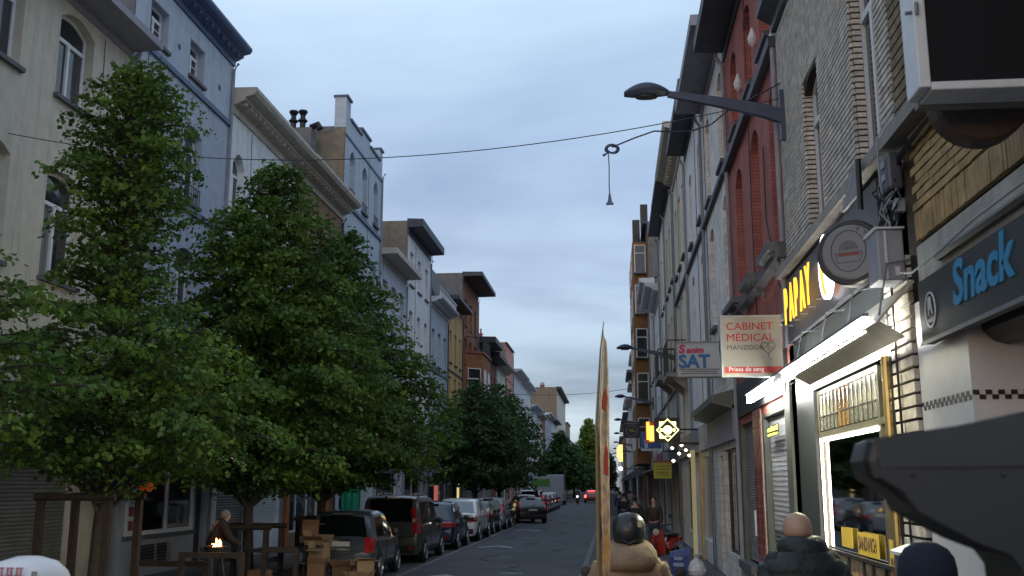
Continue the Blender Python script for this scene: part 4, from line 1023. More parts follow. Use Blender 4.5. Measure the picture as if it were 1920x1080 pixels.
# cables and boxes between the two houses
mk('box_grey', (.33, .35, .39), .5, .15, 5, obj=True)
BX = thing('junction_box', 'pale grey junction box with ribs fixed beside the round disc sign', 'box', (XR - .15, 9.2, 4.2))
MB().box(XR - .26, XR - .03, 9.05, 9.42, 3.98, 4.44).build('body', M['box_grey'], BX, mods=[('BEVEL', .015, 2)])
MB().box(XR - .28, XR - .02, 9.03, 9.44, 4.442, 4.462).build('cap', M['frame_white'], BX)
MB().box(XR - .20, XR - .18, 9.04, 9.048, 3.99, 4.43).box(XR - .12, XR - .08, 9.04, 9.048, 4.02, 4.1).build('rib', M['frame_white'], BX)
BX2 = thing('junction_box', 'small dark grey meter box under the stone ledge with cables around it', 'box', (XR - .1, 9.0, 5.0))
MB().box(XR - .16, XR - .02, 8.93, 9.22, 4.78, 5.12).build('body', mat('box_dark_grey', (.08, .09, .12), .4, .15, obj=True), BX2, mods=[('BEVEL', .03, 2)])
for zz in (4.88, 5.0): MB().box(XR - .172, XR - .161, 9.0, 9.1, zz, zz + .06).build('label_plate', M['box_grey'], BX2)
BX3 = thing('junction_box', 'little pale socket box among the hanging cables below the dark meter box', 'box', (XR - .06, 9.0, 4.6))
MB().box(XR - .1, XR - .02, 8.95, 9.05, 4.58, 4.7).build('body', M['box_grey'], BX3); MB().box(XR - .105, XR - .101, 8.97, 9.03, 4.61, 4.67).build('cover', M['frame_white'], BX3)
CB = thing('cable_bundle', 'tangle of grey and black cables hanging on the brick corner above the junction box', 'cables', (XR - .05, 9.1, 4.7))
rc = random.Random(5)
for k in range(26):
    yb = 8.95 + rc.random() * .35; d = rc.uniform(.03, .12); m_ = M['black_plastic'] if k % 3 else M['box_grey']
    pts = [(XR - .04 - d * .3, yb + rc.uniform(-.05, .05), 4.95 + rc.uniform(-.2, .2))]
    for j in range(1, 7): pts.append((XR - .03 - d * (1 + .5 * math.sin(j * 1.3 + k)), yb + .07 * math.sin(j * 1.1 + k), 4.95 - j * .08 - rc.uniform(0, .02)))
    MB().tube(pts, rc.choice([.006, .009, .012]), 5).build('cable', m_, CB)
for k in range(3):
    c0 = (XR - .08, 9.35 - k * .02, 4.98 - k * .03); r0_ = .10 + .015 * k
    MB().tube([(c0[0] - .01 * math.sin(j), c0[1] + r0_ * math.cos(j * .45), c0[2] + r0_ * math.sin(j * .45)) for j in range(15)], .006, 4).build('cable_loop', M['box_grey'], CB)
# long cables sweeping up under the ledge
for k in range(6):
    MB().tube([(XR - .06, 9.2, 5.05 - k * .012), (XR - .08, 8.6, 5.08 - k * .01), (XR - .07 - .01 * k, 7.5, 5.12 - .015 * k), (XR - .06, 6.0, 5.14 - .02 * k), (XR - .06, 4.5, 5.12 - .03 * k)], .009, 5).build('cable', M['black_plastic'], CB)
MB().tube([(XR - .05, 8.9, 5.55), (XR - .1, 9.05, 5.45), (XR - .19, 9.1, 5.3), (XR - .18, 9.12, 4.9), (XR - .12, 9.12, 4.5)], .008, 5).build('cable', M['box_grey'], CB)
MB().tube([(XR - .13, 8.85, 4.0), (XR - .14, 8.5, 3.93), (XR - .16, 7.8, 3.93), (XR - .15, 7.0, 3.99), (XR - .14, 6.0, 4.0)], .010, 5).build('cable', M['box_grey'], CB)
MB().tube([(XR - .05, 5.0, 3.97), (XR - .05, 8.1, 3.97)], .035, 6).build('awning_tube', M['black_plastic'], CB)

# --- red brick house
def g_R2(t, F):
    for a, b, k in ((15.7, 18.1, 'g'),):
        F.add(a, b, .14, 3.35, 0, .2)
        shutter_mesh('roller_shutter', 1, XR, a, b, .14, 1.45, M['shutter'], t)
        mb = MB()
        for i in range(31): mb.box(XR + .10, XR + .112, a + i * .08, a + i * .08 + .012, 1.45, 3.35)
        for i in range(24): mb.box(XR + .098, XR + .114, a, b, 1.47 + i * .08, 1.485 + i * .08)
        q = mb.build('grille', M['box_grey'], t); q['kind'] = 'stuff'
        MB().poly([(XR + .15, a, 1.4), (XR + .15, b, 1.4), (XR + .15, b, 3.35), (XR + .15, a, 3.35)]).build('pane', M['pane'], t)
    MB().box(XR - .04, XR + .05, 15.2, 15.66, .12, 3.9).build('side_panel', M['shutter_green'], t)
    # red glazed brick pillar, brick by brick
    MB().box(XR - .02, XR + .05, 18.3, 19.3, .12, 3.5).build('pillar', mat('pillar_mortar', (.45, .40, .36), .8, .2), t)
    gm_ = mat('glazed_red', (.26, .055, .04), .3, .3, 6, coat=.3)
    bs = [mesh_of(MB().box(-.012 - k * .002, .02, -.21, .21, 0, .15), 'brick', gm_) for k in range(3)]; base = Vector(t.location); z = .13; j = 0
    while z < 3.4:
        for yy in ((18.54, 19.03) if j % 2 == 0 else (18.54, 19.03)): link('brick', bs[j % 3], t, Vector((XR - .022, yy + .0, z)) - base)
        z += .172; j += 1
    MB().box(XR - .05, XR - .02, 19.35, 19.45, 1.3, 1.75).build('sign_plate', M['frame_white'], t)
    # wooden shutters
    F.add(19.5, 21.3, .14, 3.4, 0, .2); shutter_mesh('louvre_shutter', 1, XR, 19.5, 21.3, .75, 3.4, M['stone'], t, slat=.05)
    MB().box(XR - .14, XR + .05, 19.5, 21.35, .6, .75).build('sill', M['bluestone'], t); MB().box(XR - .08, XR + .05, 19.5, 21.3, .14, .6).build('stall_riser', M['stone'], t)
    MB().box(XR - .06, XR + .0, 15.4, 21.4, 3.55, 4.2).build('fascia', M['sign_dark'], t)
    # small LED line sign
    o = MB().box(XR - .03, XR - .015, 16.4, 17.5, 2.98, 3.16).build('led_sign', M['black_plastic'], t)
    mb = MB(); rr = random.Random(3); y = 17.45
    while y > 16.45:
        mb.box(XR - .036, XR - .031, y - .05, y, 3.07, 3.10 + rr.random() * .05); mb.box(XR - .036, XR - .031, y - .06, y - .01, 3.0, 3.02 + rr.random() * .02); y -= .075
    q = mb.build('led_line', glow('led', (.9, .85, .1), 2.5), o); q['kind'] = 'stuff'
R2, _ = house('red painted brick house with arched windows just behind the big street lamp arm', 1, 14.85, 21.5, 11.4, 'red_brick',
      [(9.35, 11.0, 1.0, (16.0, 18.0, 20.1), .25, 'split'), (5.8, 8.45, 1.0, (15.5, 17.7, 19.95), .25, 'split')],
      ('cornice_dark', .55, .65, 'box'), roof='flat', sidem='render_grey', ground=g_R2, gm='shutter_green', bands=((8.82, .16, .14, 'cornice_dark'), (8.98, .1, .09, 'cornice_white'), (5.5, .12, .18, 'bluestone'), (4.6, .1, .1, 'stone')), X=XR)
for yy in (15.5, 17.7, 19.95):
    MB().box(XR - .30, XR - .01, yy - .62, yy + .62, 5.62, 5.74).prism([(XR - .01, yy - .5, 5.62), (XR - .01, yy - .5, 5.3), (XR - .25, yy - .5, 5.62)], (0, .1, 0)).build('window_ledge', M['bluestone'], R2)
for yy in (16.95, 19.0):   # plaster ornaments between the upper windows
    MB().lathe([(.02, -.16), (.07, -.1), (.09, 0), (.05, .1), (.02, .2)], (XR - .05, yy, 9.9), 8).build('ornament', M['cornice_white'], R2)
MB().tube([(XR - .06, 14.95, 4.2), (XR - .06, 14.95, 9.0)], .045, 8).build('downpipe', M['cornice_grey'], R2)
MB().tube([(XR - .03, 14.98, 8.7), (XR - .06, 15.25, 8.2), (XR - .05, 15.0, 7.6), (XR - .04, 14.98, 7.2)], .01, 5).tube([(XR - .03, 16.5, 7.75), (XR - .03, 16.55, 6.5), (XR - .03, 15.6, 5.2), (XR - .04, 15.05, 4.9)], .01, 5).build('cable', M['black_plastic'], R2)

def g_shop(fc, fm, awn=None, lit=False):
    def g(t, F):
        a, b = F.y0 + .3, F.y1 - .3; m2 = (a + b) / 2
        shopwindow(t, F, a, m2 + .3, .7, 3.0, M[fm], bars=2); door(t, F, m2 + .5, m2 + 1.45, .14, 2.9, M[fm])
        if b - m2 - 1.7 > .8: F.add(m2 + 1.7, b, .14, 2.95, 0, .2); shutter_mesh('roller_shutter', 1, XR, m2 + 1.7, b, .14, 2.95, M['shutter'], t)
        MB().box(XR - .12, XR - .005, F.y0 + .1, F.y1 - .1, 3.15, 3.85).build('fascia', M[fc], t)
        if awn: MB().prism([(XR - .005, a, 3.2), (XR - 1.3, a, 2.75), (XR - 1.3, a, 2.70), (XR - .005, a, 3.12)], (0, b - a, 0)).build('awning', M[awn], t)
    return g
def g_R3(t, F):
    g_shop('cornice_grey', 'frame_dark')(t, F)
    MB().prism([(XR - .005, 21.6, 4.2), (XR - .55, 21.6, 4.05), (XR - .55, 21.6, 3.9), (XR - .005, 21.6, 3.75)], (0, 5.6, 0)).build('canopy', M['shutter_green'], t)
mk('beige_board', (.33, .28, .20), .6, .2, 2)
mk('awning_grey', (.24, .23, .21), .8, .3, 2); mk('awning_dark', (.07, .07, .065), .8, .3, 2)
right_rows = [
 ('white painted brick house with arched windows right behind the red house', 21.5, 27.1, 12.1, 'white_brick', [(9.4, 11.6, .95, (22.6, 25.6), .2), (6.05, 8.6, .95, (22.35, 25.4), .2)], ('cornice_grey', .5, .7, 'box'), g_R3),
 ('second white brick house on the right with a dark duct across it', 27.1, 33.2, 12.9, 'white', [(9.6, 11.9, .95, (28.2, 31.4), .2), (6.05, 8.6, .95, (28.2, 31.4), .2)], ('cornice_dark', .5, .6, 'box'), g_shop('cornice_grey', 'frame_white')),
 ('pale cream house on the right below a stepped cornice', 33.2, 39.5, 13.7, 'cream', [(10, 12.6, .95, (34.6, 36.5, 38.4)), (6.4, 8.9, .95, (34.6, 36.5, 38.4))], ('cornice_cream', .7, .7, 'classic'), g_shop('beige_board', 'frame_dark')),
 ('cream plastered house with a balcony on the right', 39.5, 46.0, 14.4, 'beige', [(10.4, 13, .95, (40.9, 42.8, 44.8)), (6.8, 9.2, .95, (40.9, 42.8, 44.8))], ('cornice_dark', .5, .6, 'box'), g_shop('darkwood', 'frame_dark', 'awning_grey')),
 ('narrow pinkish house on the right with a dark eave', 46.0, 51.5, 14.6, 'cream', [(10.4, 13, .95, (47.2, 49.2)), (6.8, 9.2, .95, (47.2, 49.2))], ('cornice_dark', .5, .55, 'box'), g_shop('stone', 'frame_brown', 'awning_dark')),
 ('lower white house on the right in front of the tall orange apartment block', 51.5, 58.5, 11.8, 'white', [(8.0, 10.4, 1.0, (53, 55, 57)), (4.6, 6.9, 1.0, (53, 55, 57))], ('cornice_white', .6, .8, 'classic'), g_shop('darkred', 'frame_dark', 'awning_grey')),
 ('second low cream house on the right before the orange block', 58.5, 66.0, 13.3, 'cream', [(8.4, 11, 1.0, (60, 62.2, 64.5)), (4.6, 7, 1.0, (60, 62.2, 64.5))], ('cornice_white', .8, .85, 'classic'), g_shop('beige_board', 'frame_dark', 'awning_dark')),
]
for i, (lb, a, b, zt, wm, rows, cr_, g_) in enumerate(right_rows):
    house(lb, 1, a, b, zt, wm, rows, cr_, roof='pitched', sidem='render_grey', ground=g_, seed=40 + i, X=XR, bands=((9.0 + .02 * i, .12, .1, 'cornice_dark'),) if i < 3 else ((5.9, .1, .08, 'stone'),))
# big orange apartment block with a full-height bay
AP, _ = house('tall orange brick apartment block with a full-height bay on the right', 1, 66.0, 84.0, 19.2, 'apartment_brick',
      [(z_, z_ + 1.8, 1.5, (69.0, 81.0)) for z_ in (4.4, 7.4, 10.4, 13.4, 16.4)], ('cornice_dark', .3, .3, 'box'), roof='flat', sidem='render_grey', ground=g_shop('darkwood', 'frame_dark'), X=XR)
MB().box(XR - .95, XR - .01, 68.2, 79, 3.6, 18.6).build('bay', M['apartment_brick'], AP)
for zz in (4.6, 7.6, 10.6, 13.6, 16.4):
    fr, panes, sl = window_meshes(.78, 2.0, 0, 'far', 'frame_white')
    o = link('window', fr, AP, Vector((XR - .45, 68.14, zz)) - Vector(AP.location), (0, 0, 0))
    for p in panes: link('pane', p, o)
    link('sill', sl, o)
    for yy in (70.6, 73.6, 76.6):
        fr2, pn2, sl2 = window_meshes(1.4, 1.9, 0, 'far', 'frame_white'); o = link('window', fr2, AP, Vector((XR - 1.0, yy, zz)) - Vector(AP.location), (0, 0, R_(-90)))
        for p in pn2: link('pane', p, o)
for (x0_, y0_, h_) in ((XR - .9, 68.3, 20.2), (XR - .3, 69.4, 21.6), (XR + .6, 75, 20.5)): MB().box(x0_, x0_ + .5, y0_, y0_ + .7, 18.6, h_).build('chimney', M['darkwood'], AP)
fr_ = [
 ('cream house with shutters beyond the orange block on the right', 84, 92, 12.5, 'cream'), ('grey house second beyond the orange block on the right', 92, 101, 13.5, 'lightgrey'),
 ('white house third beyond the orange block on the right', 101, 111, 11.8, 'white'), ('brown brick house fourth beyond the orange block on the right', 111, 122, 14, 'brown_brick'),
 ('pale house fifth beyond the orange block on the right', 122, 136, 12, 'beige'), ('grey-lilac house sixth beyond the orange block on the right', 136, 155, 13, 'lilac'),
 ('cream house seventh beyond the orange block on the right', 155, 180, 12.5, 'cream'), ('dark brick house last but one in the right row', 180, 220, 13, 'orange_brick'), ('long pale house last in the right row', 220, 280, 12, 'lightgrey')]
for i, (lb, a, b, zt, wm) in enumerate(fr_):
    n = max(2, int((b - a) / 3.2)); ycs = [a + (b - a) * (k + .5) / n for k in range(n)]
    house(lb, 1, a, b, zt, wm, [(z_, z_ + 2.1, 1.05, ycs) for z_ in (4.6, 8.2)], (['cornice_dark', 'cornice_white', 'cornice_cream'][i % 3], .6, .8, 'box'), seed=60 + i, X=XR, ground=g_shop('darkwood', 'frame_dark', ['awning_grey', 'awning_dark', None][i % 3]))
# balconies over the shops on the right
bR = [o for o in bpy.data.objects if o.get('label', '').startswith('cream plastered house with')][0]
balcony(bR, 1, 41.5, 44.5, 6.55, .7, 1.1, XR); 
bR2 = [o for o in bpy.data.objects if o.get('label', '').startswith('pale cream house on the right')][0]
balcony(bR2, 1, 35.0, 37.6, 6.0, .7, 1.1, XR)

# ------------------------------------------------------------------ street lamps on wall arms
def street_lamp():
    t = thing('street_lamp', 'nearest and largest wall lamp, its dark arm crossing in front of the red house', 'street lamp', (XR, 14.4, 7.56), group='street lamps on wall arms along the right side')
    mk('lamp_blue', (.04, .055, .10), .45, .15, 5, obj=True)
    MB().box(-.10, -.035, -.055, .055, -.42, .34).build('wall_plate', M['lamp_blue'], t, world=False)
    MB().box(-.036, -.002, -.03, .03, -.36, .26).build('bracket', M['zinc'], t, world=False)
    pts = [(-.10, 0, -.05)] + [(-.10 - 1.62 * k / 8, 0, -.05 + .40 * (k / 8) ** .8) for k in range(1, 9)]
    rings = []
    for i, p in enumerate(pts):
        w = .055 - .02 * i / 8; h = .105 - .062 * i / 8
        rings.append([(p[0], -w, p[2] - h), (p[0], w, p[2] - h), (p[0], w, p[2] + h), (p[0], -w, p[2] + h)])
    MB().loft(rings).build('arm', M['lamp_blue'], t, world=False)
    hd = MB(); rg = []
    for i in range(11):
        u = i / 10; x = -1.70 - u * .66; r = math.sin(math.pi * (u * .86 + .07)) ** .7
        zc_ = .37 + .05 * math.sin(math.pi * u)
        rg.append([(x, .17 * r * math.cos(k * math.pi / 6), zc_ + (.115 if math.sin(k * math.pi / 6) > 0 else .095) * r * math.sin(k * math.pi / 6)) for k in range(12)])
    hd.loft(rg).build('lamp_head', M['lamp_blue'], t, smooth=True, world=False)
    MB().lathe([(.035, 0), (.035, .05)], (-1.74, 0, .355), 8, 'x').build('collar', M['black_iron'], t, world=False)
    gl_ = []
    for k in range(12): gl_.append((-2.03 + .16 * math.cos(k * math.pi / 6), .085 * math.sin(k * math.pi / 6), .30))
    MB().prism(gl_, (0, 0, .03)).build('lens', M['black_plastic'], t, world=False)
    return t
lp = street_lamp()
ords = ['second wall lamp in the row, seen above the blue and white satellite shop sign', 'third wall lamp in the row, just above the dark square crest sign', 'fourth wall lamp in the row, level with the top of the dark crest sign', 'fifth wall lamp in the row, beside the dark crest sign', 'sixth wall lamp in the row, under the crest sign', 'seventh wall lamp, a small dark tip against the far sky', 'eighth wall lamp, the second smallest tip against the far sky', 'ninth and smallest wall lamp at the far end of the row']
for i, lb in enumerate(ords):
    c2 = copy_tree(lp); c2.location = (XR, 40 + i * 22.5, 7.15); c2['label'] = lb

# ------------------------------------------------------------------ projecting signs
CM = thing('projecting_sign', 'square cream sign with red text CABINET MEDICAL MANZOOR jutting from the wall', 'sign', (2.0, 14.7, 4.1))
def cx(v): return 1.615 + (v - 2.14) * .80
def cz(v): return 3.735 + (v - 4.22) * .78
MB().box(cx(2.14), cx(3.2), 14.7, 14.8, cz(4.22), cz(5.32)).build('panel', mat('sign_cream', (.33, .315, .27), .5, .1), CM)
MB().ring([(cx(2.12), 14.685, cz(4.2)), (cx(3.2), 14.685, cz(4.2)), (cx(3.2), 14.685, cz(5.34)), (cx(2.12), 14.685, cz(5.34))], [(cx(2.15), 14.685, cz(4.23)), (cx(3.19), 14.685, cz(4.23)), (cx(3.19), 14.685, cz(5.31)), (cx(2.15), 14.685, cz(5.31))], (0, .13, 0)).build('frame', M['box_grey'], CM)
red = mat('print_red', (.42, .035, .03), .5, .05); gry = mat('print_grey2', (.09, .09, .11), .5, .05)
for s_, sz_, m_, zz in (('CABINET', .155, red, 5.07), ('M\u00c9DICAL', .155, red, 4.86), ('MANZOOR', .098, gry, 4.70)): text(s_, sz_, m_, CM, (cx(2.22), 14.69, cz(zz)), ROT_F, .003, 0, 0, xs=1.06)
MB().box(cx(2.18), cx(3.19), 14.685, 14.695, cz(4.27), cz(4.385)).build('band', red, CM); text('Prises de sang', .088, M['frame_white'], CM, (cx(2.24), 14.68, cz(4.305)), ROT_F, .003)
hp = [(cx(2.95) + .0062 * 16 * math.sin(a) ** 3, 14.685, cz(4.74) + .0062 * (13 * math.cos(a) - 5 * math.cos(2 * a) - 2 * math.cos(3 * a) - math.cos(4 * a))) for a in [k * math.pi / 12 for k in range(25)]]
MB().tube(hp, .005, 4).tube([(cx(a_), 14.685, cz(b_)) for a_, b_ in ((2.95, 4.61), (2.97, 4.54), (3.02, 4.50))], .004, 4).tube([(cx(a_), 14.685, cz(b_)) for a_, b_ in ((2.86, 4.74), (2.92, 4.74), (2.94, 4.80), (2.96, 4.69), (2.98, 4.74), (3.04, 4.74))], .003, 4).build('heart_outline', gry, CM)
MB().tube([(cx(3.2), 14.75, 4.5), (XR, 14.75, 4.5)], .015, 5).tube([(cx(3.2), 14.75, 3.85), (XR, 14.75, 3.85)], .015, 5).build('bracket', M['black_iron'], CM)
SM = thing('projecting_sign', 'blue and pink lettered Sanim SAT sign on a pale board jutting from the wall', 'sign', (2.1, 24, 5.1))
MB().box(1.58, 2.62, 24, 24.16, 4.70, 5.50).build('panel', mat('sign_pale', (.44, .48, .53), .4, .06), SM)
MB().ring([(1.56, 23.98, 4.68), (2.64, 23.98, 4.68), (2.64, 23.98, 5.52), (1.56, 23.98, 5.52)], [(1.59, 23.98, 4.71), (2.61, 23.98, 4.71), (2.61, 23.98, 5.49), (1.59, 23.98, 5.49)], (0, .2, 0)).build('frame', M['zinc'], SM)
pk = mat('print_pink', (.5, .02, .11), .5, .05); bu = mat('print_blue', (.02, .14, .38), .5, .05)
text('S', .27, pk, SM, (1.63, 23.99, 5.26), ROT_F, .004, .1, .012, xs=1.05); text('anim', .2, pk, SM, (1.805, 23.99, 5.26), ROT_F, .004, .15, .008, xs=1.05)
text('SAT', .42, bu, SM, (1.62, 23.99, 4.92), ROT_F, .004, 0, .016, xs=1.0)
mb = MB()
rr = random.Random(2)
for k, (zz, xa, xb) in enumerate(((4.86, 1.63, 2.55), (4.81, 1.70, 2.45), (4.76, 1.66, 2.5))):
    x = xa
    while x < xb: w = rr.uniform(.02, .06); mb.box(x, x + w, 23.99, 23.998, zz, zz + .022); x += w + .012
q = mb.build('small_print', gry, SM); q['kind'] = 'stuff'
DK = thing('satellite_dish', 'grey satellite dish on the white wall between the two projecting signs', 'dish', (2.5, 22.5, 5.3))
MB().lathe([(0, .06), (.12, .045), (.22, 0), (.225, -.01), (.12, .03), (0, .045)], (2.44, 22.5, 5.22), 18, 'x').build('dish', mat('dish_grey', (.12, .12, .13), .6, .2), DK, smooth=True)
MB().tube([(2.46, 22.5, 5.2), (2.66, 22.5, 5.1)], .02, 6).build('mount', M['zinc'], DK)
# dark crest sign, warm lit signs, star sign
CS = thing('projecting_sign', 'dark square sign with a round yellow crest, beside the far street lamps', 'sign', (1.0, 46, 4.7))
MB().box(.55, 1.30, 46, 46.15, 4.28, 5.0).build('panel', mat('sign_navy', (.02, .025, .04), .5, .1), CS)
MB().ring([(.93 + .26 * math.cos(k * .2618), 45.99, 4.60 + .26 * math.sin(k * .2618)) for k in range(24)], [(.93 + .235 * math.cos(k * .2618), 45.99, 4.60 + .235 * math.sin(k * .2618)) for k in range(24)], (0, .01, 0)).build('crest_ring', M['stone'], CS)
MB().prism([(.93 + r_ * math.cos(a_), 45.985, 4.60 + r_ * .7 * math.sin(a_)) for r_, a_ in [(.2, 0), (.08, .6), (.19, 1.2), (.1, 1.9), (.2, 2.6), (.08, 3.1), (.15, 4.0), (.06, 4.7), (.15, 5.4)]], (0, .008, 0)).build('crest', mat('crest_yellow', (.25, .22, .06), .6, .4, 9), CS)
MB().box(.62, 1.24, 45.985, 45.995, 4.90, 4.93).build('crest_line', M['stone'], CS)
MB().tube([(1.3, 46.07, 4.7), (2.66, 46.07, 4.7)], .03, 6).build('arm', M['black_iron'], CS)
SG = thing('neon_sign', 'glowing pale yellow star sign made of a square and a diamond', 'sign', (1.65, 30, 3.78))
yy = glow('star', (1, .95, .35), 2.8)
MB().box(1.28, 2.0, 30.05, 30.15, 3.42, 4.14).build('panel', M['black_plastic'], SG)
sq = lambda r, yv: [(1.65 + r * math.cos(a), yv, 3.78 + r * math.sin(a)) for a in (0, math.pi / 2, math.pi, 3 * math.pi / 2)]
MB().ring(sq(.33, 30.0), sq(.295, 30.0), (0, .02, 0)).build('neon_diamond', yy, SG)
mb = MB()
for sx, sz in ((-1, 1), (1, 1), (-1, -1), (1, -1)):
    if (sx, sz) == (1, -1): continue
    mb.prism([(1.65 + sx * .24, 30.02, 3.78 + sz * .24), (1.65 + sx * .08, 30.02, 3.78 + sz * .24), (1.65 + sx * .24, 30.02, 3.78 + sz * .08)], (0, .015, 0))
mb.build('neon_corner', yy, SG)
MB().prism([(1.65 + .13 * math.cos(k * .5236), 30.01, 3.78 + .13 * math.sin(k * .5236)) for k in range(12)], (0, .02, 0)).prism([(1.47 + .05 * math.cos(k * 1.047), 30.01, 3.78 + .05 * math.sin(k * 1.047)) for k in range(6)], (0, .02, 0)).prism([(1.83 + .05 * math.cos(k * 1.047), 30.01, 3.78 + .05 * math.sin(k * 1.047)) for k in range(6)], (0, .02, 0)).build('neon_disc', yy, SG)
MB().box(1.56, 1.74, 30.0, 30.02, 3.585, 3.61).build('neon_bar', yy, SG)
MB().tube([(2.0, 30.1, 3.8), (2.66, 30.1, 3.8)], .025, 6).build('arm', M['black_iron'], SG)
OS = thing('neon_sign', 'upright glowing orange sign left of the star sign', 'sign', (1.45, 38, 4.1))
MB().box(1.32, 1.42, 38, 38.1, 3.85, 4.50).build('tube_panel', glow('orange', (1, .42, .04), 2.6), OS); MB().box(1.42, 1.58, 38.0, 38.1, 3.80, 4.36).build('tube_panel', glow('orange2', (1, .50, .08), 2.6), OS); MB().box(1.28, 1.60, 38.12, 38.2, 3.74, 4.52).build('backing', M['darkred'], OS)
MB().tube([(1.6, 38.16, 4.1), (2.66, 38.16, 4.1)], .025, 6).build('arm', M['black_iron'], OS)
BS = thing('projecting_sign', 'blue and white sign just behind the upright orange sign', 'sign', (1.5, 40, 4.1))
MB().box(1.15, 1.95, 40, 40.1, 3.55, 4.25).build('panel', mat('sign_blue', (.05, .14, .35), .5, .2), BS); MB().box(1.15, 1.95, 39.98, 39.995, 3.5, 3.6).box(1.30, 1.42, 39.98, 39.995, 3.62, 3.95).build('print', M['cornice_white'], BS)
YS = thing('projecting_sign', 'yellow sign board with faint red heading under the awnings on the right', 'sign', (1.65, 40, 2.9))
MB().box(1.38, 1.95, 34.0, 34.1, 2.42, 3.0).build('panel', mat('sign_yellow', (.40, .36, .03), .5, .2), YS); MB().box(1.36, 1.97, 33.985, 33.999, 2.93, 3.0).build('heading', M['darkred'], YS)
mb = MB()
for zz in (2.80, 2.70, 2.60, 2.52): mb.box(1.45, 1.88, 33.99, 33.998, zz, zz + .035)
mb.build('print', mat('print_olive', (.22, .2, .03), .6, .4, 20), YS)
MB().tube([(1.66, 34.05, 3.0), (1.66, 34.05, 3.3), (2.66, 34.05, 3.3)], .02, 6).build('bracket', M['black_iron'], YS)
for i, (x_, y_, z_, lb, nm) in enumerate(((.62, 75, 4.6, 'far warm yellow lit sign low on the right', 'y'), (.62, 70, 3.3, 'far round white lamp below the yellow lit sign', 'w'))):
    t = thing('far_lamp' if nm == 'w' else 'neon_sign', lb, 'lamp' if nm == 'w' else 'sign', (x_, y_, z_))
    if nm == 'w': MB().lathe([(.02, -.13), (.11, -.09), (.15, 0), (.11, .09), (.02, .13)], (x_, y_, z_), 12).build('globe', glow('globe', (1, .9, .7), 4), t)
    else: MB().box(x_ - .2, x_ + .12, y_, y_ + .1, z_ - .4, z_ + .3).box(x_ - .08, x_ + .2, y_ + .11, y_ + .2, z_ - .7, z_ + .5).build('tube_panel', glow('amber', (1, .62, .12), 2.5), t)
    MB().tube([(x_ + .1, y_ + .1, z_), (XR, y_ + .1, z_)], .03, 5).build('arm', M['black_iron'], t)
# lit shop entrance under the star sign
LS = thing('lit_shop_front', 'narrow lit shop entrance with pale yellow posts under the star sign', 'shop', (2.3, 30.5, 0))
MB().box(2.28, 2.40, 29.9, 30.0, .13, 3.2).build('post', mat('post_lit_yellow', (.5, .46, .26), .5, .2, emit=(1, .85, .4), es=.12), LS); MB().box(2.52, 2.6, 29.9, 30.0, .13, 3.2).build('post', M['gold_metal'], LS)  # yellow post is no lamp; a faint glow makes it look lit
for k, (dx_, dz_) in enumerate(((-.25, .1), (-.05, -.05), (.15, .05), (.25, -.1), (-.2, -.25), (.05, .2))):
    MB().lathe([(.01, -.04), (.05, 0), (.01, .04)], (2.0 + dx_, 29.8 + k * .1, 3.15 + dz_), 6).build('bulb', glow('bulb', (1, .92, .6), 9), LS)
MB().box(1.7, 2.64, 29.85, 30.6, 3.36, 3.42).build('canopy', M['darkwood'], LS)

# ------------------------------------------------------------------ overhead wires
W1 = thing('overhead_wire', 'thin wire sagging across the whole street with a cable coil hanging on it', 'wire', (0, 15, 7.5))
def sag(p, q, s, n=24): return [tuple(Vector(p).lerp(Vector(q), i / n) - Vector((0, 0, s * 4 * (i / n) * (1 - i / n)))) for i in range(n + 1)]
MB().tube(sag((-11, 16.9, 8.6), (2.6, 14.6, 7.86), .72, 40), .008, 4).build('wire', M['black_plastic'], W1)
MB().tube([(.1, 14.95, 7.30), (.45, 14.9, 7.42), (.75, 14.9, 7.52), (1.0, 14.9, 7.50), (1.3, 14.85, 7.48), (1.6, 14.8, 7.56), (1.85, 14.75, 7.75), (2.62, 14.6, 8.1)], .013, 5).build('slack_cable', M['black_plastic'], W1)
for k in range(4): MB().tube([(.10 + (.11 - .012 * k) * math.cos(j * .393 + k), 14.95 + .02 * math.sin(j + k), 7.27 + (.075 - .008 * k) * math.sin(j * .393 + k)) for j in range(17)], .011, 5, False).build('coil', M['cornice_blue'], W1)
MB().tube([(.04, 14.95, 7.21), (.05, 14.95, 7.0), (.045, 14.95, 6.7), (.05, 14.95, 6.55)], .008, 5).build('drop_cable', M['black_plastic'], W1)
MB().loft([[(.05 + a_ * w_, 14.95 + b_ * .03, z_) for a_, b_ in ((-1, -1), (1, -1), (1, 1), (-1, 1))] for z_, w_ in ((6.56, .012), (6.48, .025), (6.42, .035), (6.41, .055), (6.39, .055))]).build('plug', M['cornice_blue'], W1)
MB().tube([(.03, 14.95, 7.21), (-.04, 14.95, 7.17)], [.01, .025], 5).build('plug', M['cornice_blue'], W1)
W2 = tag(MB().tube(sag((-11, 92, 10.6), (2.6, 92, 10.9), .5, 20), .02, 4).build('overhead_wire', M['black_plastic']), 'faint far wire crossing the street above the poplar', 'wire')

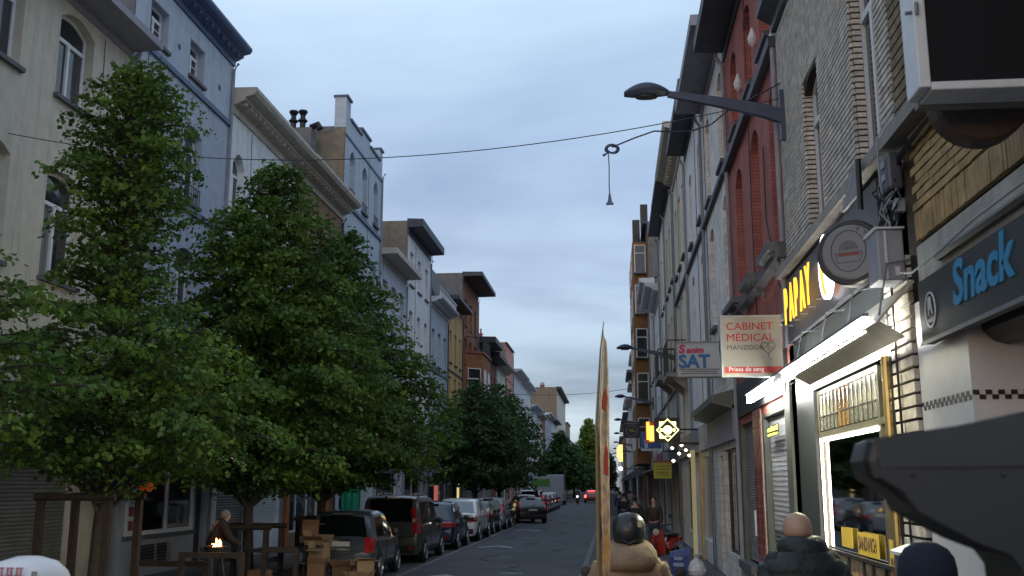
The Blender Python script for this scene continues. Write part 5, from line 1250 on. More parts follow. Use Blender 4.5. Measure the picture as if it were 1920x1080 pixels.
# ------------------------------------------------------------------ trees
def leafmat(name, c):
    m = mat(name, c, .55, .45, 9., spec=.3); t = m.node_tree; b = t.nodes['Principled BSDF']
    o = t.nodes['Material Output']; tr = t.nodes.new('ShaderNodeBsdfTranslucent'); mx = t.nodes.new('ShaderNodeMixShader'); mx.inputs[0].default_value = .35
    src = b.inputs['Base Color'].links[0].from_socket
    # noise patches of a brighter, yellower leaf colour
    g = t.nodes.new('ShaderNodeNewGeometry'); n = t.nodes.new('ShaderNodeTexNoise'); n.inputs['Scale'].default_value = 1.1; n.inputs['Detail'].default_value = 3; t.links.new(g.outputs['Position'], n.inputs['Vector'])
    r = t.nodes.new('ShaderNodeMapRange'); r.inputs[1].default_value = .45; r.inputs[2].default_value = .65; t.links.new(n.outputs[0], r.inputs[0])
    k = t.nodes.new('ShaderNodeMixRGB'); k.inputs[2].default_value = (c[0] * 1.9, c[1] * 1.6, c[2] * 1.1, 1); t.links.new(r.outputs[0], k.inputs[0]); t.links.new(src, k.inputs[1])
    t.links.new(k.outputs[0], b.inputs['Base Color']); t.links.new(k.outputs[0], tr.inputs[0])
    t.links.new(b.outputs[0], mx.inputs[1]); t.links.new(tr.outputs[0], mx.inputs[2]); t.links.new(mx.outputs[0], o.inputs[0]); return m
M['leaf'] = leafmat('leaf', (.064, .132, .028)); M['leaf_far'] = leafmat('leaf_far', (.045, .100, .034)); M['leaf_poplar'] = leafmat('leaf_poplar', (.15, .24, .05))
def tree(label, x, y, env, nb, ls, tr=.11, lm='leaf', dens=1., lean=(0, 0), group='young street trees along the left pavement', cat='tree', seed=1, upr=.45, zb=.1):
    rn = random.Random(seed); t = thing('street_tree', label, cat, (x, y, 0), group=group)
    zs = [e_[0] for e_ in env]; rs = [e_[1] for e_ in env]; H = zs[-1]
    def er_(z): return float(np.interp(z, zs, rs))
    ax = lambda z: Vector((lean[0] * z / H + .06 * math.sin(z * 1.3 + seed), lean[1] * z / H + .06 * math.cos(z * 1.1 + seed), z))
    tb = MB(); pts = [ax(zb + (H - .2 - zb) * i / 12) for i in range(13)]; tb.tube(pts, [tr * (1 - .85 * (i / 12) ** .9) + .01 for i in range(13)], 8)
    tb.build('trunk', M['trunk'], t, world=False, smooth=True)
    lb = MB(); C0 = []; D0 = []
    for i in range(nb):
        zt = zs[0] + (H - zs[0]) * ((i + .5 + rn.uniform(-.4, .4)) / nb) ** .85
        R = er_(zt) * rn.choice([rn.uniform(.6, .95), rn.uniform(.85, 1.05), rn.uniform(.95, 1.2)]); az = i * 2.39996 + rn.uniform(-.3, .3)
        z0 = max(1.7 if zs[0] > 1.5 else .4, zt - R * upr - rn.uniform(0, .2)); a = ax(z0); tip = ax(zt) + Vector((math.cos(az) * R, math.sin(az) * R, rn.uniform(-.12, .12)))
        n = max(4, int(R / .16)); P = []
        for k in range(n + 1):
            u = k / n; p = a.lerp(tip, u); p.z += math.sin(u * math.pi) * R * .16 - (u ** 3) * R * .10; P.append(p)
        lb.tube(P[:-1] if n > 4 else P, [tr * .28 * (1 - .8 * k / len(P)) + .004 for k in range(len(P[:-1] if n > 4 else P))], 4)
        for k in range(1, n + 1):
            u = k / n
            if u < .18: continue
            d = (P[k] - P[k - 1]).normalized(); side = Vector((-d.y, d.x, 0)).normalized()
            for sg in (-1, 1):
                if rn.random() < .12: continue
                tl = R * rn.uniform(.14, .30) * (1.15 - .6 * u) + .12; td = (d * rn.uniform(.5, .9) + side * sg + Vector((0, 0, rn.uniform(-.25, .2)))).normalized()
                m = max(2, int(tl / (ls * .55) * dens))
                for q in range(m + 1):
                    v = (q + rn.random() * .6) / (m + .6); p = P[k] + td * tl * v; p.z -= v * v * tl * .22
                    C0.append((p.x + rn.uniform(-.6, .6) * ls, p.y + rn.uniform(-.6, .6) * ls, p.z + rn.uniform(-.55, .35) * ls)); D0.append((td.x, td.y, td.z - .35))
            C0.append(tuple(P[k])); D0.append((d.x, d.y, d.z - .3))
    lb.build('limbs', M['trunk'], t, world=False)
    C = np.array(C0); D = np.array(D0); n = len(C); rg = np.random.default_rng(seed)
    C = C + rg.normal(0, ls * .42, (n, 3)); D += rg.normal(0, .55, (n, 3)); D /= np.linalg.norm(D, axis=1)[:, None]
    U = np.tile([0., 0, 1.], (n, 1)) + rg.normal(0, .7, (n, 3)); S = np.cross(D, U); S /= np.linalg.norm(S, axis=1)[:, None]
    L = (ls * rg.uniform(.5, 1.4, n))[:, None]; Wd = L * .36
    V = np.stack([C - D * L * .5, C - D * L * .05 + S * Wd, C + D * L * .5, C - D * L * .05 - S * Wd], 1).reshape(-1, 3)
    me = bpy.data.meshes.new('crown'); me.vertices.add(4 * n); me.vertices.foreach_set('co', V.ravel()); me.loops.add(4 * n); me.loops.foreach_set('vertex_index', np.arange(4 * n)); me.polygons.add(n)
    me.polygons.foreach_set('loop_start', np.arange(n) * 4); me.polygons.foreach_set('loop_total', np.full(n, 4)); me.update(); me.validate(); me.materials.append(M[lm])
    o = link('crown', me, t); o['kind'] = 'stuff'; return t, n
nl = 0
TX = -7.65
_, k = tree('nearest street tree with a tall narrow top in front of the beige house', TX, 15.0, [(2.5, 1.5), (3.2, 2.3), (4.2, 2.25), (4.9, 1.3), (5.3, .85), (6.2, .92), (7.4, 1.0), (8.2, .95), (8.7, .6), (9.0, .25)], 215, .092, .10, seed=3, dens=2.0); nl += k
_, k = tree('broad leafy middle street tree, its pointed top in front of the white house', TX, 21.3, [(2.3, 1.6), (3.0, 2.7), (4.2, 3.0), (5.4, 2.6), (6.6, 1.9), (7.6, 1.6), (8.6, .9), (9.3, .35)], 250, .108, .12, seed=8, lean=(.25, 0), dens=1.9); nl += k
_, k = tree('broad street tree whose long right branches reach over the parked cars', TX, 26.8, [(2.2, 1.7), (3.0, 2.9), (4.2, 3.3), (5.4, 2.8), (6.6, 2.0), (7.6, 1.3), (8.6, .7), (9.1, .2)], 240, .122, .12, seed=15, lean=(.35, 0), dens=1.8); nl += k
_, k = tree('street tree cut by the left edge with only its low right branches in view', TX - .6, 11.2, [(2.4, 1.3), (3.4, 1.9), (4.4, 1.7), (5.0, 1.0), (5.6, .3)], 80, .105, .1, seed=22); nl += k
_, k = tree('dark round street tree behind the white and blue parked cars', -7.6, 57.0, [(2.2, 1.8), (3.2, 3.0), (4.8, 3.2), (6.2, 2.4), (7.2, 1.4), (8.0, .3)], 110, .2, .13, 'leaf_far', seed=31); nl += k
_, k = tree('dark round street tree just beyond it, above the black double-parked car', -7.5, 68.0, [(2.2, 2.0), (3.4, 3.2), (5.2, 3.4), (6.8, 2.6), (8.0, 1.5), (8.9, .3)], 110, .22, .14, 'leaf_far', seed=37); nl += k
_, k = tree('conical dark tree left of the pale poplar in the far distance', -7.3, 148, [(1.8, 3.2), (4, 4.0), (6, 3.2), (8, 1.6), (9.8, .3)], 80, .5, .2, 'leaf_far', seed=41, group='far trees closing the street'); nl += k
_, k = tree('second dark far tree under the poplar', -6.4, 175, [(1.8, 3.2), (4, 4.2), (6, 3.4), (8, 1.5), (9.0, .3)], 80, .5, .2, 'leaf_far', seed=43, group='far trees closing the street'); nl += k
_, k = tree('tall pale green poplar rising at the far end of the street', -4.8, 225, [(2, 2.6), (5, 3.0), (9, 3.1), (13, 2.3), (16.5, .5)], 150, .55, .25, 'leaf_poplar', seed=47, group='far trees closing the street', upr=.9, dens=1.3); nl += k
_, k = tree('dark far tree right behind the poplar beside the flag', -2.0, 245, [(1.5, 3), (5, 3.4), (9, 2.4), (11, .4)], 70, .6, .25, 'leaf_far', seed=53, group='far trees closing the street'); nl += k
print('leaves', nl)

# timber guards round the near trees
def guard(x, y, h, lb):
    t = thing('tree_guard', lb, 'tree guard', (x, y, .12), group='timber guards round the street trees')
    for sx in (-1, 1):
        for sy in (-1, 1): MB().box(sx * .52 - .05, sx * .52 + .05, sy * .5 - .05, sy * .5 + .05, 0, h - .12).build('post', M['wood_dark'], t, world=False)
    for sy in (-1, 1): MB().tube([(-.62, sy * .5, h - .07), (.62, sy * .5, h - .07)], .055, 8).build('rail', M['wood_dark'], t, world=False)
    for sx in (-1, 1): MB().box(sx * .52 - .03, sx * .52 + .03, -.44, .44, .5, .6).build('rail', M['wood_dark'], t, world=False)
guard(-7.9, 15.1, 1.98, 'dark timber guard frame round the nearest tree, bottom left')
guard(-7.6, 21.3, 1.3, 'low timber guard round the middle tree, behind the crates')
guard(-7.6, 26.8, 1.3, 'low timber guard round the third tree, left of the dark grey hatchback')

# ------------------------------------------------------------------ cars
def car(label, x, y, rz=0, L=4.0, W=1.74, H=1.48, kind='hatch', col_=(.1, .1, .1), name='parked_car', tail='v', rails=False, lit=False, group='cars parked along the left kerb', cat='car', pname=None, antenna=False):
    t = thing(name, label, cat, (x, y, 0), rz, group)
    P = {
     'hatch': [(0, .72), (.03, .90), (.10, .98), (.42, H - .10), (.62, H - .02), (1.5, H), (2.1, H - .05), (L - 1.05, .98), (L - .35, .86), (L - .05, .70), (L, .6)],
     'van': [(0, .75), (.02, .95), (.05, 1.06), (.22, H - .08), (.40, H - .01), (1.8, H), (L - 1.75, H - .08), (L - 1.05, 1.12), (L - .3, .95), (L - .04, .75), (L, .65)],
     'suv': [(0, .75), (.04, .98), (.12, 1.06), (.48, H - .1), (.75, H - .02), (1.7, H), (L - 1.9, H - .06), (L - 1.15, 1.06), (L - .3, .96), (L - .05, .78), (L, .65)],
     'coupe': [(0, .75), (.04, 1.00), (.30, 1.10), (1.15, H - .12), (1.7, H - .01), (2.2, H), (L - 1.95, H - .08), (L - 1.15, 1.03), (L - .3, .9), (L - .05, .75), (L, .62)],
     'estate': [(0, .7), (.04, .92), (.10, .98), (.60, H - .1), (.85, H - .02), (1.9, H), (L - 2.1, H - .06), (L - 1.3, .98), (L - .35, .84), (L - .05, .7), (L, .6)],
    }[kind]
    ks = [p[0] for p in P]; kt = [p[1] for p in P]
    bl_ = {'hatch': .93, 'van': 1.02, 'suv': 1.0, 'coupe': 1.04, 'estate': .92}[kind]
    T = lambda s: float(np.interp(s, ks, kt))
    B = lambda s: min(T(s) - .01, bl_ - .04 * max(0, s - L * .6))
    hw = lambda s: W / 2 * float(np.interp(s, [0, .06, .2, .6, L - .7, L - .2, L], [.86, .93, .975, 1, .99, .9, .74]))
    zb = .24
    def sec(s):
        w, tt, b = hw(s), T(s), B(s); g = max(0, min(1, (tt - b) / .45)); wt = w * (.97 - (.17 if kind != 'van' else .10) * g)
        return [(0, zb), (w * .9, zb), (w * .975, zb + .10), (w, zb + .34), (w * .985, max(zb + .36, b - .06)), (w * .955, b), (wt + .0, b + (tt - b) * .86), (wt - .07 * g, tt - .015), (wt * .5, tt + .015), (0, tt + .02)]
    def S(s, tpar, sx, off=0.):
        def raw(s_, t_):
            q = sec(s_); i = min(int(t_), 8); f = t_ - i; a, b = q[i], q[i + 1]; return Vector((sx * (a[0] * (1 - f) + b[0] * f), s_, a[1] * (1 - f) + b[1] * f))
        p = raw(s, tpar)
        if off:
            e_ = .02; ds = raw(min(L, s + e_), tpar) - raw(max(0, s - e_), tpar); t0 = max(0, tpar - .1); t1 = min(9, tpar + .1); dt_ = raw(s, t1) - raw(s, t0)
            n_ = ds.cross(dt_)
            if n_.length > 1e-9:
                n_.normalize()
                c_ = Vector((0, L / 2, .6))
                if n_.dot(p - c_) < 0: n_ = -n_
                p = p + n_ * off
        return p
    ss = sorted(set([0, .015, .05, .1, .2, .3, .45, .6, .8] + ks + list(np.linspace(.9, L, 18)))); rings = []
    for s_ in ss:
        q = sec(s_); rings.append([(a, s_, b) for a, b in q] + [(-a, s_, b) for a, b in reversed(q[1:-1])])
    pm_ = paint(pname or str(len(M)), col_)
    b_ = MB().loft(rings).build('body', pm_, t, world=False, smooth=True, recalc=True)
    em = b_.modifiers.new('split', 'EDGE_SPLIT'); em.split_angle = R_(38)
    def patch(nm, m, s0, s1, t0, t1, sx, off=.006, ns=6, ntt=4, both=False, parent=None, inset=0):
        mb = MB(); cols = []
        for i in range(ns + 1):
            s_ = s0 + (s1 - s0) * i / ns; r = []
            if both:
                r = [tuple(S(s_, t0 + (t1 - t0) * k / ntt, 1, off)) for k in range(ntt + 1)] + [tuple(S(s_, t1 - (t1 - t0) * k / ntt, -1, off)) for k in range(1, ntt + 1)]
            else: r = [tuple(S(s_, t0 + (t1 - t0) * k / ntt, sx, off)) for k in range(ntt + 1)]
            cols.append(r)
        for i in range(ns):
            for k in range(len(cols[0]) - 1): mb.poly([cols[i][k], cols[i][k + 1], cols[i + 1][k + 1], cols[i + 1][k]])
        return mb.build(nm, m, parent or t, world=False, smooth=False)
    g = M['car_glass']
    r0, r1 = P[2][0] + .02, P[3][0] + .02
    patch('rear_window', g, r0, r1, 7.25 if kind != 'coupe' else 7.2, 9, 1, both=True)
    wi = {'hatch': (7, 6), 'van': (7, 6), 'suv': (7, 6), 'coupe': (7, 6), 'estate': (7, 6)}[kind]
    patch('windscreen', g, P[6][0] + .05, P[7][0] - .05, 7.2, 9, 1, both=True)
    a0 = P[3][0] + .12; a1 = P[7][0] - .35; am = (a0 + a1) / 2 + .05; aq = a0 + (am - a0) * .32
    for sx in (-1, 1):
        patch('side_window', g, a0 + (.25 if kind == 'coupe' else 0.05), am - .06, 5.1, 5.93, sx); patch('side_window', g, am + .06, a1, 5.1, 5.93, sx)
        for sd in (am, a1 + .35, a0 + .0): # door seams
            q = [S(sd, v, sx, .003) for v in (2.2, 3, 4, 5)]; MB().tube(q, .006, 4).build('door_seam', M['black_plastic'], t, world=False)
        for sd in (am - .28, a1 - .05): p = S(sd, 4.3, sx, .02); MB().box(p.x - .012, p.x + .012, sd - .08, sd + .08, p.z - .015, p.z + .015).build('door_handle', pm_, t, world=False)
        p = S(a1 - .02, 5.1, sx, .09); MB().lathe([(.02, -.05), (.09, -.03), (.10, .03), (.06, .07)], (p.x, p.y, p.z + .05), 8, 'y').build('mirror', M['black_plastic'] if kind != 'coupe' else pm_, t, world=False)
        patch('sill_trim', M['black_plastic'], .55, L - .5, 1.2, 2.3, sx, .004)
        # tail lamp wrapping the corner
        tm = M['tail_lit'] if lit else M['tail_red']
        z0_, z1_ = {'v': (.80, 1.28), 'h': (.78, .95), 'b': (.66, 1.0)}[tail]
        if kind == 'van' and tail == 'v': z0_, z1_ = .85, 1.55
        mb = MB(); w0 = hw(.02); bd = (.13 if tail != 'h' else .34)
        prof = []
        for k in range(5):
            z_ = z0_ + (z1_ - z0_) * k / 4; sy = float(np.interp(z_, kt[:5], ks[:5])); wz = w0 * (1.0 if z_ < bl_ else .985 - .18 * (z_ - bl_))
            prof.append([(sx * (wz - bd), sy - .012, z_), (sx * (wz - .01), sy - .008, z_), (sx * (wz + .075), sy + .10, z_), (sx * (wz + .078), sy + .22, z_), (sx * (wz - bd), sy + .22, z_)])
        l_ = mb.loft(prof).build('tail_lamp', tm, t, world=False, recalc=True)
        if tail == 'v':
            c4 = prof[2]; MB().box(min(c4[0][0], c4[1][0]) + .02, max(c4[0][0], c4[1][0]) - .02, c4[0][1] - .02, c4[0][1] + .0, c4[0][2] - .05, c4[0][2] + .05).build('reverse_lens', M['tail_clear'], l_, world=False)
        # wheels
        for sw in (.72, L - .80):
            wx = sx * hw(sw); R0 = .315 if kind != 'coupe' else .355
            MB().lathe([(0, -.02), (R0 + .055, -.02), (R0 + .055, .004), (0, .004)], (wx, sw, R0 + .02), 22, 'x').build('wheel_arch', M['black_plastic'], t, world=False)
            wh = MB().lathe([(R0 - .10, -.10), (R0 - .03, -.11), (R0, -.08), (R0, .08), (R0 - .03, .11), (R0 - .10, .10)], (wx - sx * .085, sw, R0), 22, 'x').build('wheel', M['rubber'], t, world=False, smooth=False)
            rm_ = MB().lathe([(.02, .02), (.05, .05), (R0 - .11, .02), (R0 - .095, .05), (R0 - .09, .0), (R0 - .12, -.02)] if sx > 0 else [(.02, -.02), (.05, -.05), (R0 - .11, -.02), (R0 - .095, -.05), (R0 - .09, .0), (R0 - .12, .02)], (wx, sw, R0), 16, 'x')
            for k in range(5):
                a = k * 1.2566; c5, s5 = math.cos(a), math.sin(a)
                rm_.obox((wx + sx * .025, sw + c5 * (R0 - .1) * .5, R0 + s5 * (R0 - .1) * .5), (.012, (R0 - .1) * .5, .028), Matrix.Rotation(a, 3, 'X'))
            rm_.build('rim', M['rim'], wh, world=False)
    # rear details
    pz = .86 if kind in ('hatch', 'van') else .80
    if kind == 'estate': pz = .78
    sy = float(np.interp(pz, kt[:5], ks[:5]))
    MB().box(-.26, .26, sy - .016, sy - .004, pz - .055, pz + .055).build('number_plate', M['plate_white'], t, world=False)
    MB().box(-.29, .29, sy - .03, sy - .002, pz + .075, pz + .10).build('plate_trim', M['black_plastic'], t, world=False)
    MB().box(-hw(0) + .02, hw(0) - .02, -.035, .03, .30, .50).build('bumper', M['black_plastic'], t, world=False, mods=[('BEVEL', .03, 3)])
    for sx in (-1, 1): MB().box(sx * hw(0) * .8 - .07, sx * hw(0) * .8 + .07, -.042, -.036, .40, .46).build('reflector', M['tail_red'], t, world=False)
    if kind == 'coupe': MB().box(-hw(0) * .93, hw(0) * .93, .02, .10, 1.03, 1.06).build('spoiler', pm_, t, world=False); MB().box(-hw(0) * .97, hw(0) * .97, -.012, .03, .84, .93).build('lamp_bar', M['black_plastic'], t, world=False)
    else: MB().box(-.25, .25, P[3][0] - .08, P[3][0] + .1, H - .075, H - .05).build('spoiler', pm_, t, world=False)
    MB().tube([(-.1, r0 - .02, kt[2] + .02), (.22, r0 + .05, kt[2] + .12)], .008, 4).build('wiper', M['black_plastic'], t, world=False)
    if rails:
        for sx in (-1, 1): MB().tube([(sx * .56, .9, H), (sx * .58, 1.0, H + .05), (sx * .58, L - 2.0, H + .04), (sx * .56, L - 1.9, H - .03)], .016, 6).build('roof_rail', M['rim'], t, world=False)
    if antenna: MB().tube([(0, 1.0, H), (0, .55, H + .42)], .005, 4).build('antenna', M['black_plastic'], t, world=False)
    return t
car('dark grey-green hatchback nearest in the row, behind the cardboard boxes', -6.36, 23.8, R_(1.5), 3.85, 1.68, 1.60, 'hatch', (.075, .095, .11), tail='b', antenna=True)
car('tall brown-grey people carrier with upright red tail lamps and a dark rear window', -6.42, 29.6, 0, 4.5, 1.84, 1.90, 'van', (.085, .080, .072), tail='v', rails=True)
car('dark navy blue hatchback behind the tall people carrier', -6.32, 35.6, 0, 4.0, 1.78, 1.62, 'hatch', (.015, .025, .085), tail='h')
car('white coupe-shaped crossover with a black lamp bar in the parked row', -6.30, 41.0, 0, 4.7, 1.90, 1.66, 'coupe', (.78, .77, .76), tail='h', pname='white_car')
car('dark grey car half hidden between the white crossover and the silver hatchback', -6.35, 46.8, 0, 4.3, 1.80, 1.50, 'estate', (.03, .035, .04), tail='h')
car('silver hatchback with large red tail lamps, last before the black car', -6.30, 52.2, 0, 4.1, 1.80, 1.60, 'hatch', (.32, .33, .35), tail='v')
car('black estate car double-parked at an angle with its nose turned in', -4.65, 61.0, R_(17), 4.6, 1.84, 1.50, 'estate', (.012, .014, .018), tail='v')
cl_ = [('maroon hatchback beyond the black estate', (.14, .03, .03), 'hatch', 'v'), ('white van-like car beyond the maroon hatchback', (.5, .5, .5), 'van', 'v'), ('red hatchback far down the parked row', (.25, .03, .03), 'hatch', 'v'), ('silver car far down the parked row', (.33, .34, .36), 'estate', 'v'), ('white hatchback far down the parked row', (.5, .5, .52), 'hatch', 'h'), ('small grey car near the delivery vans', (.2, .21, .22), 'hatch', 'v')]
for i, (lb, c_, kd, tl) in enumerate(cl_): car(lb, -6.0, 70 + i * 5.6, 0, 4.2, 1.78, 1.85 if kd == 'van' else 1.55, kd, c_, tail=tl)
car('red car driving away in the distance with lit brake lamps', -2.6, 132, 0, 4.2, 1.85, 1.6, 'hatch', (.35, .02, .015), name='moving_car', tail='b', lit=True, group='traffic on the road')
MB().box(-.45, .45, .12, .16, 1.46, 1.50).build('brake_lamp', M['tail_lit'], [o for o in bpy.data.objects if o.name.startswith('moving_car')][0], world=False)
def box_van(lb, x, y, c_, top, h=2.9, L=6):
    t = thing('delivery_van', lb, 'van', (x, y, 0), 0, 'vans beyond the parked cars')
    MB().box(-1.0, 1.0, 0, L - 1.8, .45, h).build('box', c_, t, world=False, mods=[('BEVEL', .05, 2)]); MB().box(-.95, .95, -.02, -.005, h - 1.0, h - .25).build('rear_panel', top, t, world=False)
    MB().loft([[(-.95, L - 1.78, .45), (.95, L - 1.78, .45), (.9, L - 1.78, 2.2), (-.9, L - 1.78, 2.2)], [(-.95, L - .9, .45), (.95, L - .9, .45), (.85, L - 1.2, 2.1), (-.85, L - 1.2, 2.1)], [(-.9, L, .45), (.9, L, .45), (.85, L - .3, 1.1), (-.85, L - .3, 1.1)]]).build('cab', c_, t, world=False)
    for sx in (-1, 1):
        MB().box(sx * .9 - .06, sx * .9 + .06, -.03, -.001, .8, 1.2).build('tail_lamp', M['tail_red'], t, world=False)
        for yy in (1.0, L - 1.0): MB().lathe([(.2, -.1), (.35, -.1), (.35, .1), (.2, .1)], (sx * .9, yy, .35), 14, 'x').build('wheel', M['rubber'], t, world=False)
box_van('white lorry with a green rear panel behind the far parked cars', -7.4, 108, paint('van_white', (.4, .42, .42)), mat('panel_green', (.09, .26, .05), .5, .1), 3.1)
box_van('tall pale blue-grey delivery van at the end of the parked row', -6.4, 117, paint('van_blue', (.34, .40, .46)), paint('van_blue', (.34, .40, .46)), 3.4)

# ------------------------------------------------------------------ people
def skin_mesh(name, verts, edges, radii, m, sub=1):
    me = bpy.data.meshes.new('tmp'); me.from_pydata(verts, edges, []); ob = bpy.data.objects.new('tmp', me); col.objects.link(ob)
    ob.modifiers.new('skin', 'SKIN'); s_ = ob.modifiers.new('sub', 'SUBSURF'); s_.levels = sub; s_.render_levels = sub
    for i, v in enumerate(me.skin_vertices[0].data):
        r = radii[i]; v.radius = r if isinstance(r, tuple) else (r, r); v.use_root = (i == 0)
    dg = bpy.context.evaluated_depsgraph_get(); dg.update(); nm = bpy.data.meshes.new_from_object(ob.evaluated_get(dg)); bpy.data.objects.remove(ob)
    nm.name = name; nm.materials.clear(); nm.materials.append(m); nm.polygons.foreach_set('use_smooth', [True] * len(nm.polygons)); return nm
# joint layout facing +y
def pose(arms=None, stride=0., lean=0.):
    J = {'pelvis': (0, 0, .95), 'waist': (0, lean * .3, 1.12), 'chest': (0, lean * .7, 1.34), 'neck': (0, lean, 1.49), 'jaw': (0, lean + .035, 1.56), 'head': (0, lean + .015, 1.65), 'crown': (0, lean + .005, 1.71)}
    for s_, sx in (('L', -1), ('R', 1)):
        st = stride * sx
        J['hip' + s_] = (sx * .09, 0, .90); J['knee' + s_] = (sx * .10, .03 + st * .5, .50); J['ankle' + s_] = (sx * .105, -.03 + st, .09); J['toe' + s_] = (sx * .12, .12 + st, .04)
        J['sh' + s_] = (sx * .18, lean * .9, 1.42); J['el' + s_] = (sx * .25, lean * .6 - st * .4, 1.15); J['wr' + s_] = (sx * .24, lean * .5 + .06 - st * .8, .92)
    if arms: J.update(arms)
    return J
E_ = [('pelvis', 'waist'), ('waist', 'chest'), ('chest', 'neck'), ('neck', 'jaw'), ('jaw', 'head'), ('head', 'crown')] + [(a + s_, b + s_) for s_ in 'LR' for a, b in (('hip', 'knee'), ('knee', 'ankle'), ('ankle', 'toe'), ('sh', 'el'), ('el', 'wr'))] + [('pelvis', 'hip' + s_) for s_ in 'LR'] + [('chest', 'sh' + s_) for s_ in 'LR']
Rd = {'pelvis': (.14, .11), 'waist': (.13, .10), 'chest': (.15, .11), 'neck': .055, 'jaw': .062, 'head': (.076, .09), 'crown': .062, 'hip': .085, 'knee': .058, 'ankle': .042, 'toe': .035, 'sh': .06, 'el': .042, 'wr': .03}
def sub_skin(name, J, keys, m, scale=1., extra=0., sub=1, fingers=False):
    ks_ = [k for k in J if any(k.startswith(q) for q in keys)]; idx = {k: i for i, k in enumerate(ks_)}
    ed = [(idx[a], idx[b]) for a, b in E_ if a in idx and b in idx]; rr_ = []
    for k in ks_:
        r = Rd.get(k, Rd.get(k[:-1])); rr_.append(tuple(v * scale + extra for v in r) if isinstance(r, tuple) else r * scale + extra)
    vs = [J[k] for k in ks_]
    if fingers:
        for s_ in 'LR':
            w = Vector(J['wr' + s_]); d = (w - Vector(J['el' + s_])).normalized(); sd = d.cross(Vector((0, 0, 1))); sd = sd.normalized() if sd.length > .1 else Vector((0, 1, 0))
            pb_ = len(vs); vs.append(tuple(w + d * .07)); rr_.append((.036, .016)); ed.append((idx['wr' + s_], pb_))
            for f in range(4):
                ln = (.065, .08, .075, .055)[f]; a = w + d * .09 + sd * (.027 - .018 * f); b = a + d * ln * .6; c_ = b + d * ln * .4 + Vector((0, 0, -.02))
                n0 = len(vs); vs += [tuple(a), tuple(b), tuple(c_)]; rr_ += [.009, .008, .007]; ed += [(pb_, n0), (n0, n0 + 1), (n0 + 1, n0 + 2)]
            a = w + d * .03 + sd * .035; n0 = len(vs); vs += [tuple(a), tuple(a + d * .04 + sd * .015)]; rr_ += [.011, .009]; ed += [(pb_, n0), (n0, n0 + 1)]
    return skin_mesh(name, vs, ed, rr_, m, sub)
def head_bits(t, J, hair=None, sub=None):
    h = Vector(J['head'])
    mb = MB()
    for sx in (-1, 1):
        mb.lathe([(.004, -.01), (.026, -.004), (.03, .006), (.004, .012)], (h.x + sx * .083, h.y - .005, h.z - .01), 8, 'x')
    mb.loft([[(h.x - .012, h.y + .085, h.z + .01), (h.x + .012, h.y + .085, h.z + .01), (h.x + .005, h.y + .095, h.z + .02)], [(h.x - .017, h.y + .09, h.z - .03), (h.x + .017, h.y + .09, h.z - .03), (h.x, h.y + .115, h.z - .025)]])
    mb.build('ears_and_nose', M['skin'], t, world=False, smooth=True)
    for sx in (-1, 1): MB().lathe([(.002, 0), (.010, .003), (.002, .008)], (h.x + sx * .03, h.y + .083, h.z + .008), 8, 'y').build('eye', M['frame_white'], t, world=False)
    MB().box(h.x - .024, h.x + .024, h.y + .086, h.y + .09, h.z - .058, h.z - .050).build('mouth', M['pink'], t, world=False)
def person(label, loc, rz=0, sc=1., J=None, top=(.05, .05, .06), legs='jeans', hair=(.03, .02, .015), near=False, group=None, top_extra=.025):
    J = J or pose(); t = thing('person', label, 'person', loc, rz, group); t.scale = (sc, sc, sc)
    tm_ = mat('cloth_%d' % len(bpy.data.materials), top, .85, .2, 6, .2, 50, obj=True)
    link('body', sub_skin('body', J, ['pelvis', 'waist', 'chest', 'neck', 'jaw', 'head', 'crown', 'hip', 'knee', 'ankle', 'toe', 'sh', 'el', 'wr'], M['skin'], fingers=near), t)
    J2 = dict(J)
    for s_ in 'LR': w = Vector(J['wr' + s_]); e2 = Vector(J['el' + s_]); J2['wr' + s_] = tuple(e2.lerp(w, .95))
    link('jacket', sub_skin('jacket', {k: v for k, v in J2.items() if k in ('pelvis', 'waist', 'chest') or k[:2] in ('sh', 'el', 'wr')}, ['pelvis', 'waist', 'chest', 'sh', 'el', 'wr'], tm_, 1.02, top_extra), t)
    link('trousers', sub_skin('trousers', {k: v for k, v in J.items() if k[:-1] in ('hip', 'knee', 'ankle') or k == 'pelvis'}, ['pelvis', 'hip', 'knee', 'ankle'], M[legs], 1.0, .015), t)
    for s_ in 'LR':
        a = Vector(J['ankle' + s_]); b = Vector(J['toe' + s_]); MB().loft([[(a.x - .045, a.y - .06, 0), (a.x + .045, a.y - .06, 0), (a.x + .04, a.y - .05, .1), (a.x - .04, a.y - .05, .1)], [(a.x - .05, a.y + .05, 0), (a.x + .05, a.y + .05, 0), (a.x + .04, a.y + .04, .1), (a.x - .04, a.y + .04, .1)], [(b.x - .045, b.y + .04, 0), (b.x + .045, b.y + .04, 0), (b.x + .03, b.y + .02, .04), (b.x - .03, b.y + .02, .04)]]).build('shoe', M['black_plastic'], t, world=False)
    if near: head_bits(t, J)
    if hair:
        h = Vector(J['head']); rings = []
        for zz, r in ((-.05, .082), (.0, .094), (.05, .092), (.085, .07), (.105, .02)): rings.append([(h.x + r * .92 * math.cos(k * .5236), h.y - .018 + r * (1.08 if math.sin(k * .5236) < 0 else .80) * math.sin(k * .5236), h.z + zz + (.035 if math.sin(k * .5236) > .3 and zz < .04 else 0)) for k in range(12)])
        MB().loft(rings).build('hair', mat('hair_%d' % len(bpy.data.materials), hair, .8, .2, 30), t, world=False, smooth=True)
    return t, J
def ell(cx_, cy_, cz_, rx, ry, n=20, tilt=0., sq=1.):
    o = []
    for k in range(n):
        a = 2 * math.pi * k / n; c_, s_ = math.cos(a), math.sin(a); c_ = math.copysign(abs(c_) ** sq, c_); s_ = math.copysign(abs(s_) ** sq, s_); o.append((cx_ + rx * c_, cy_ + ry * s_, cz_ + tilt * s_))
    return o

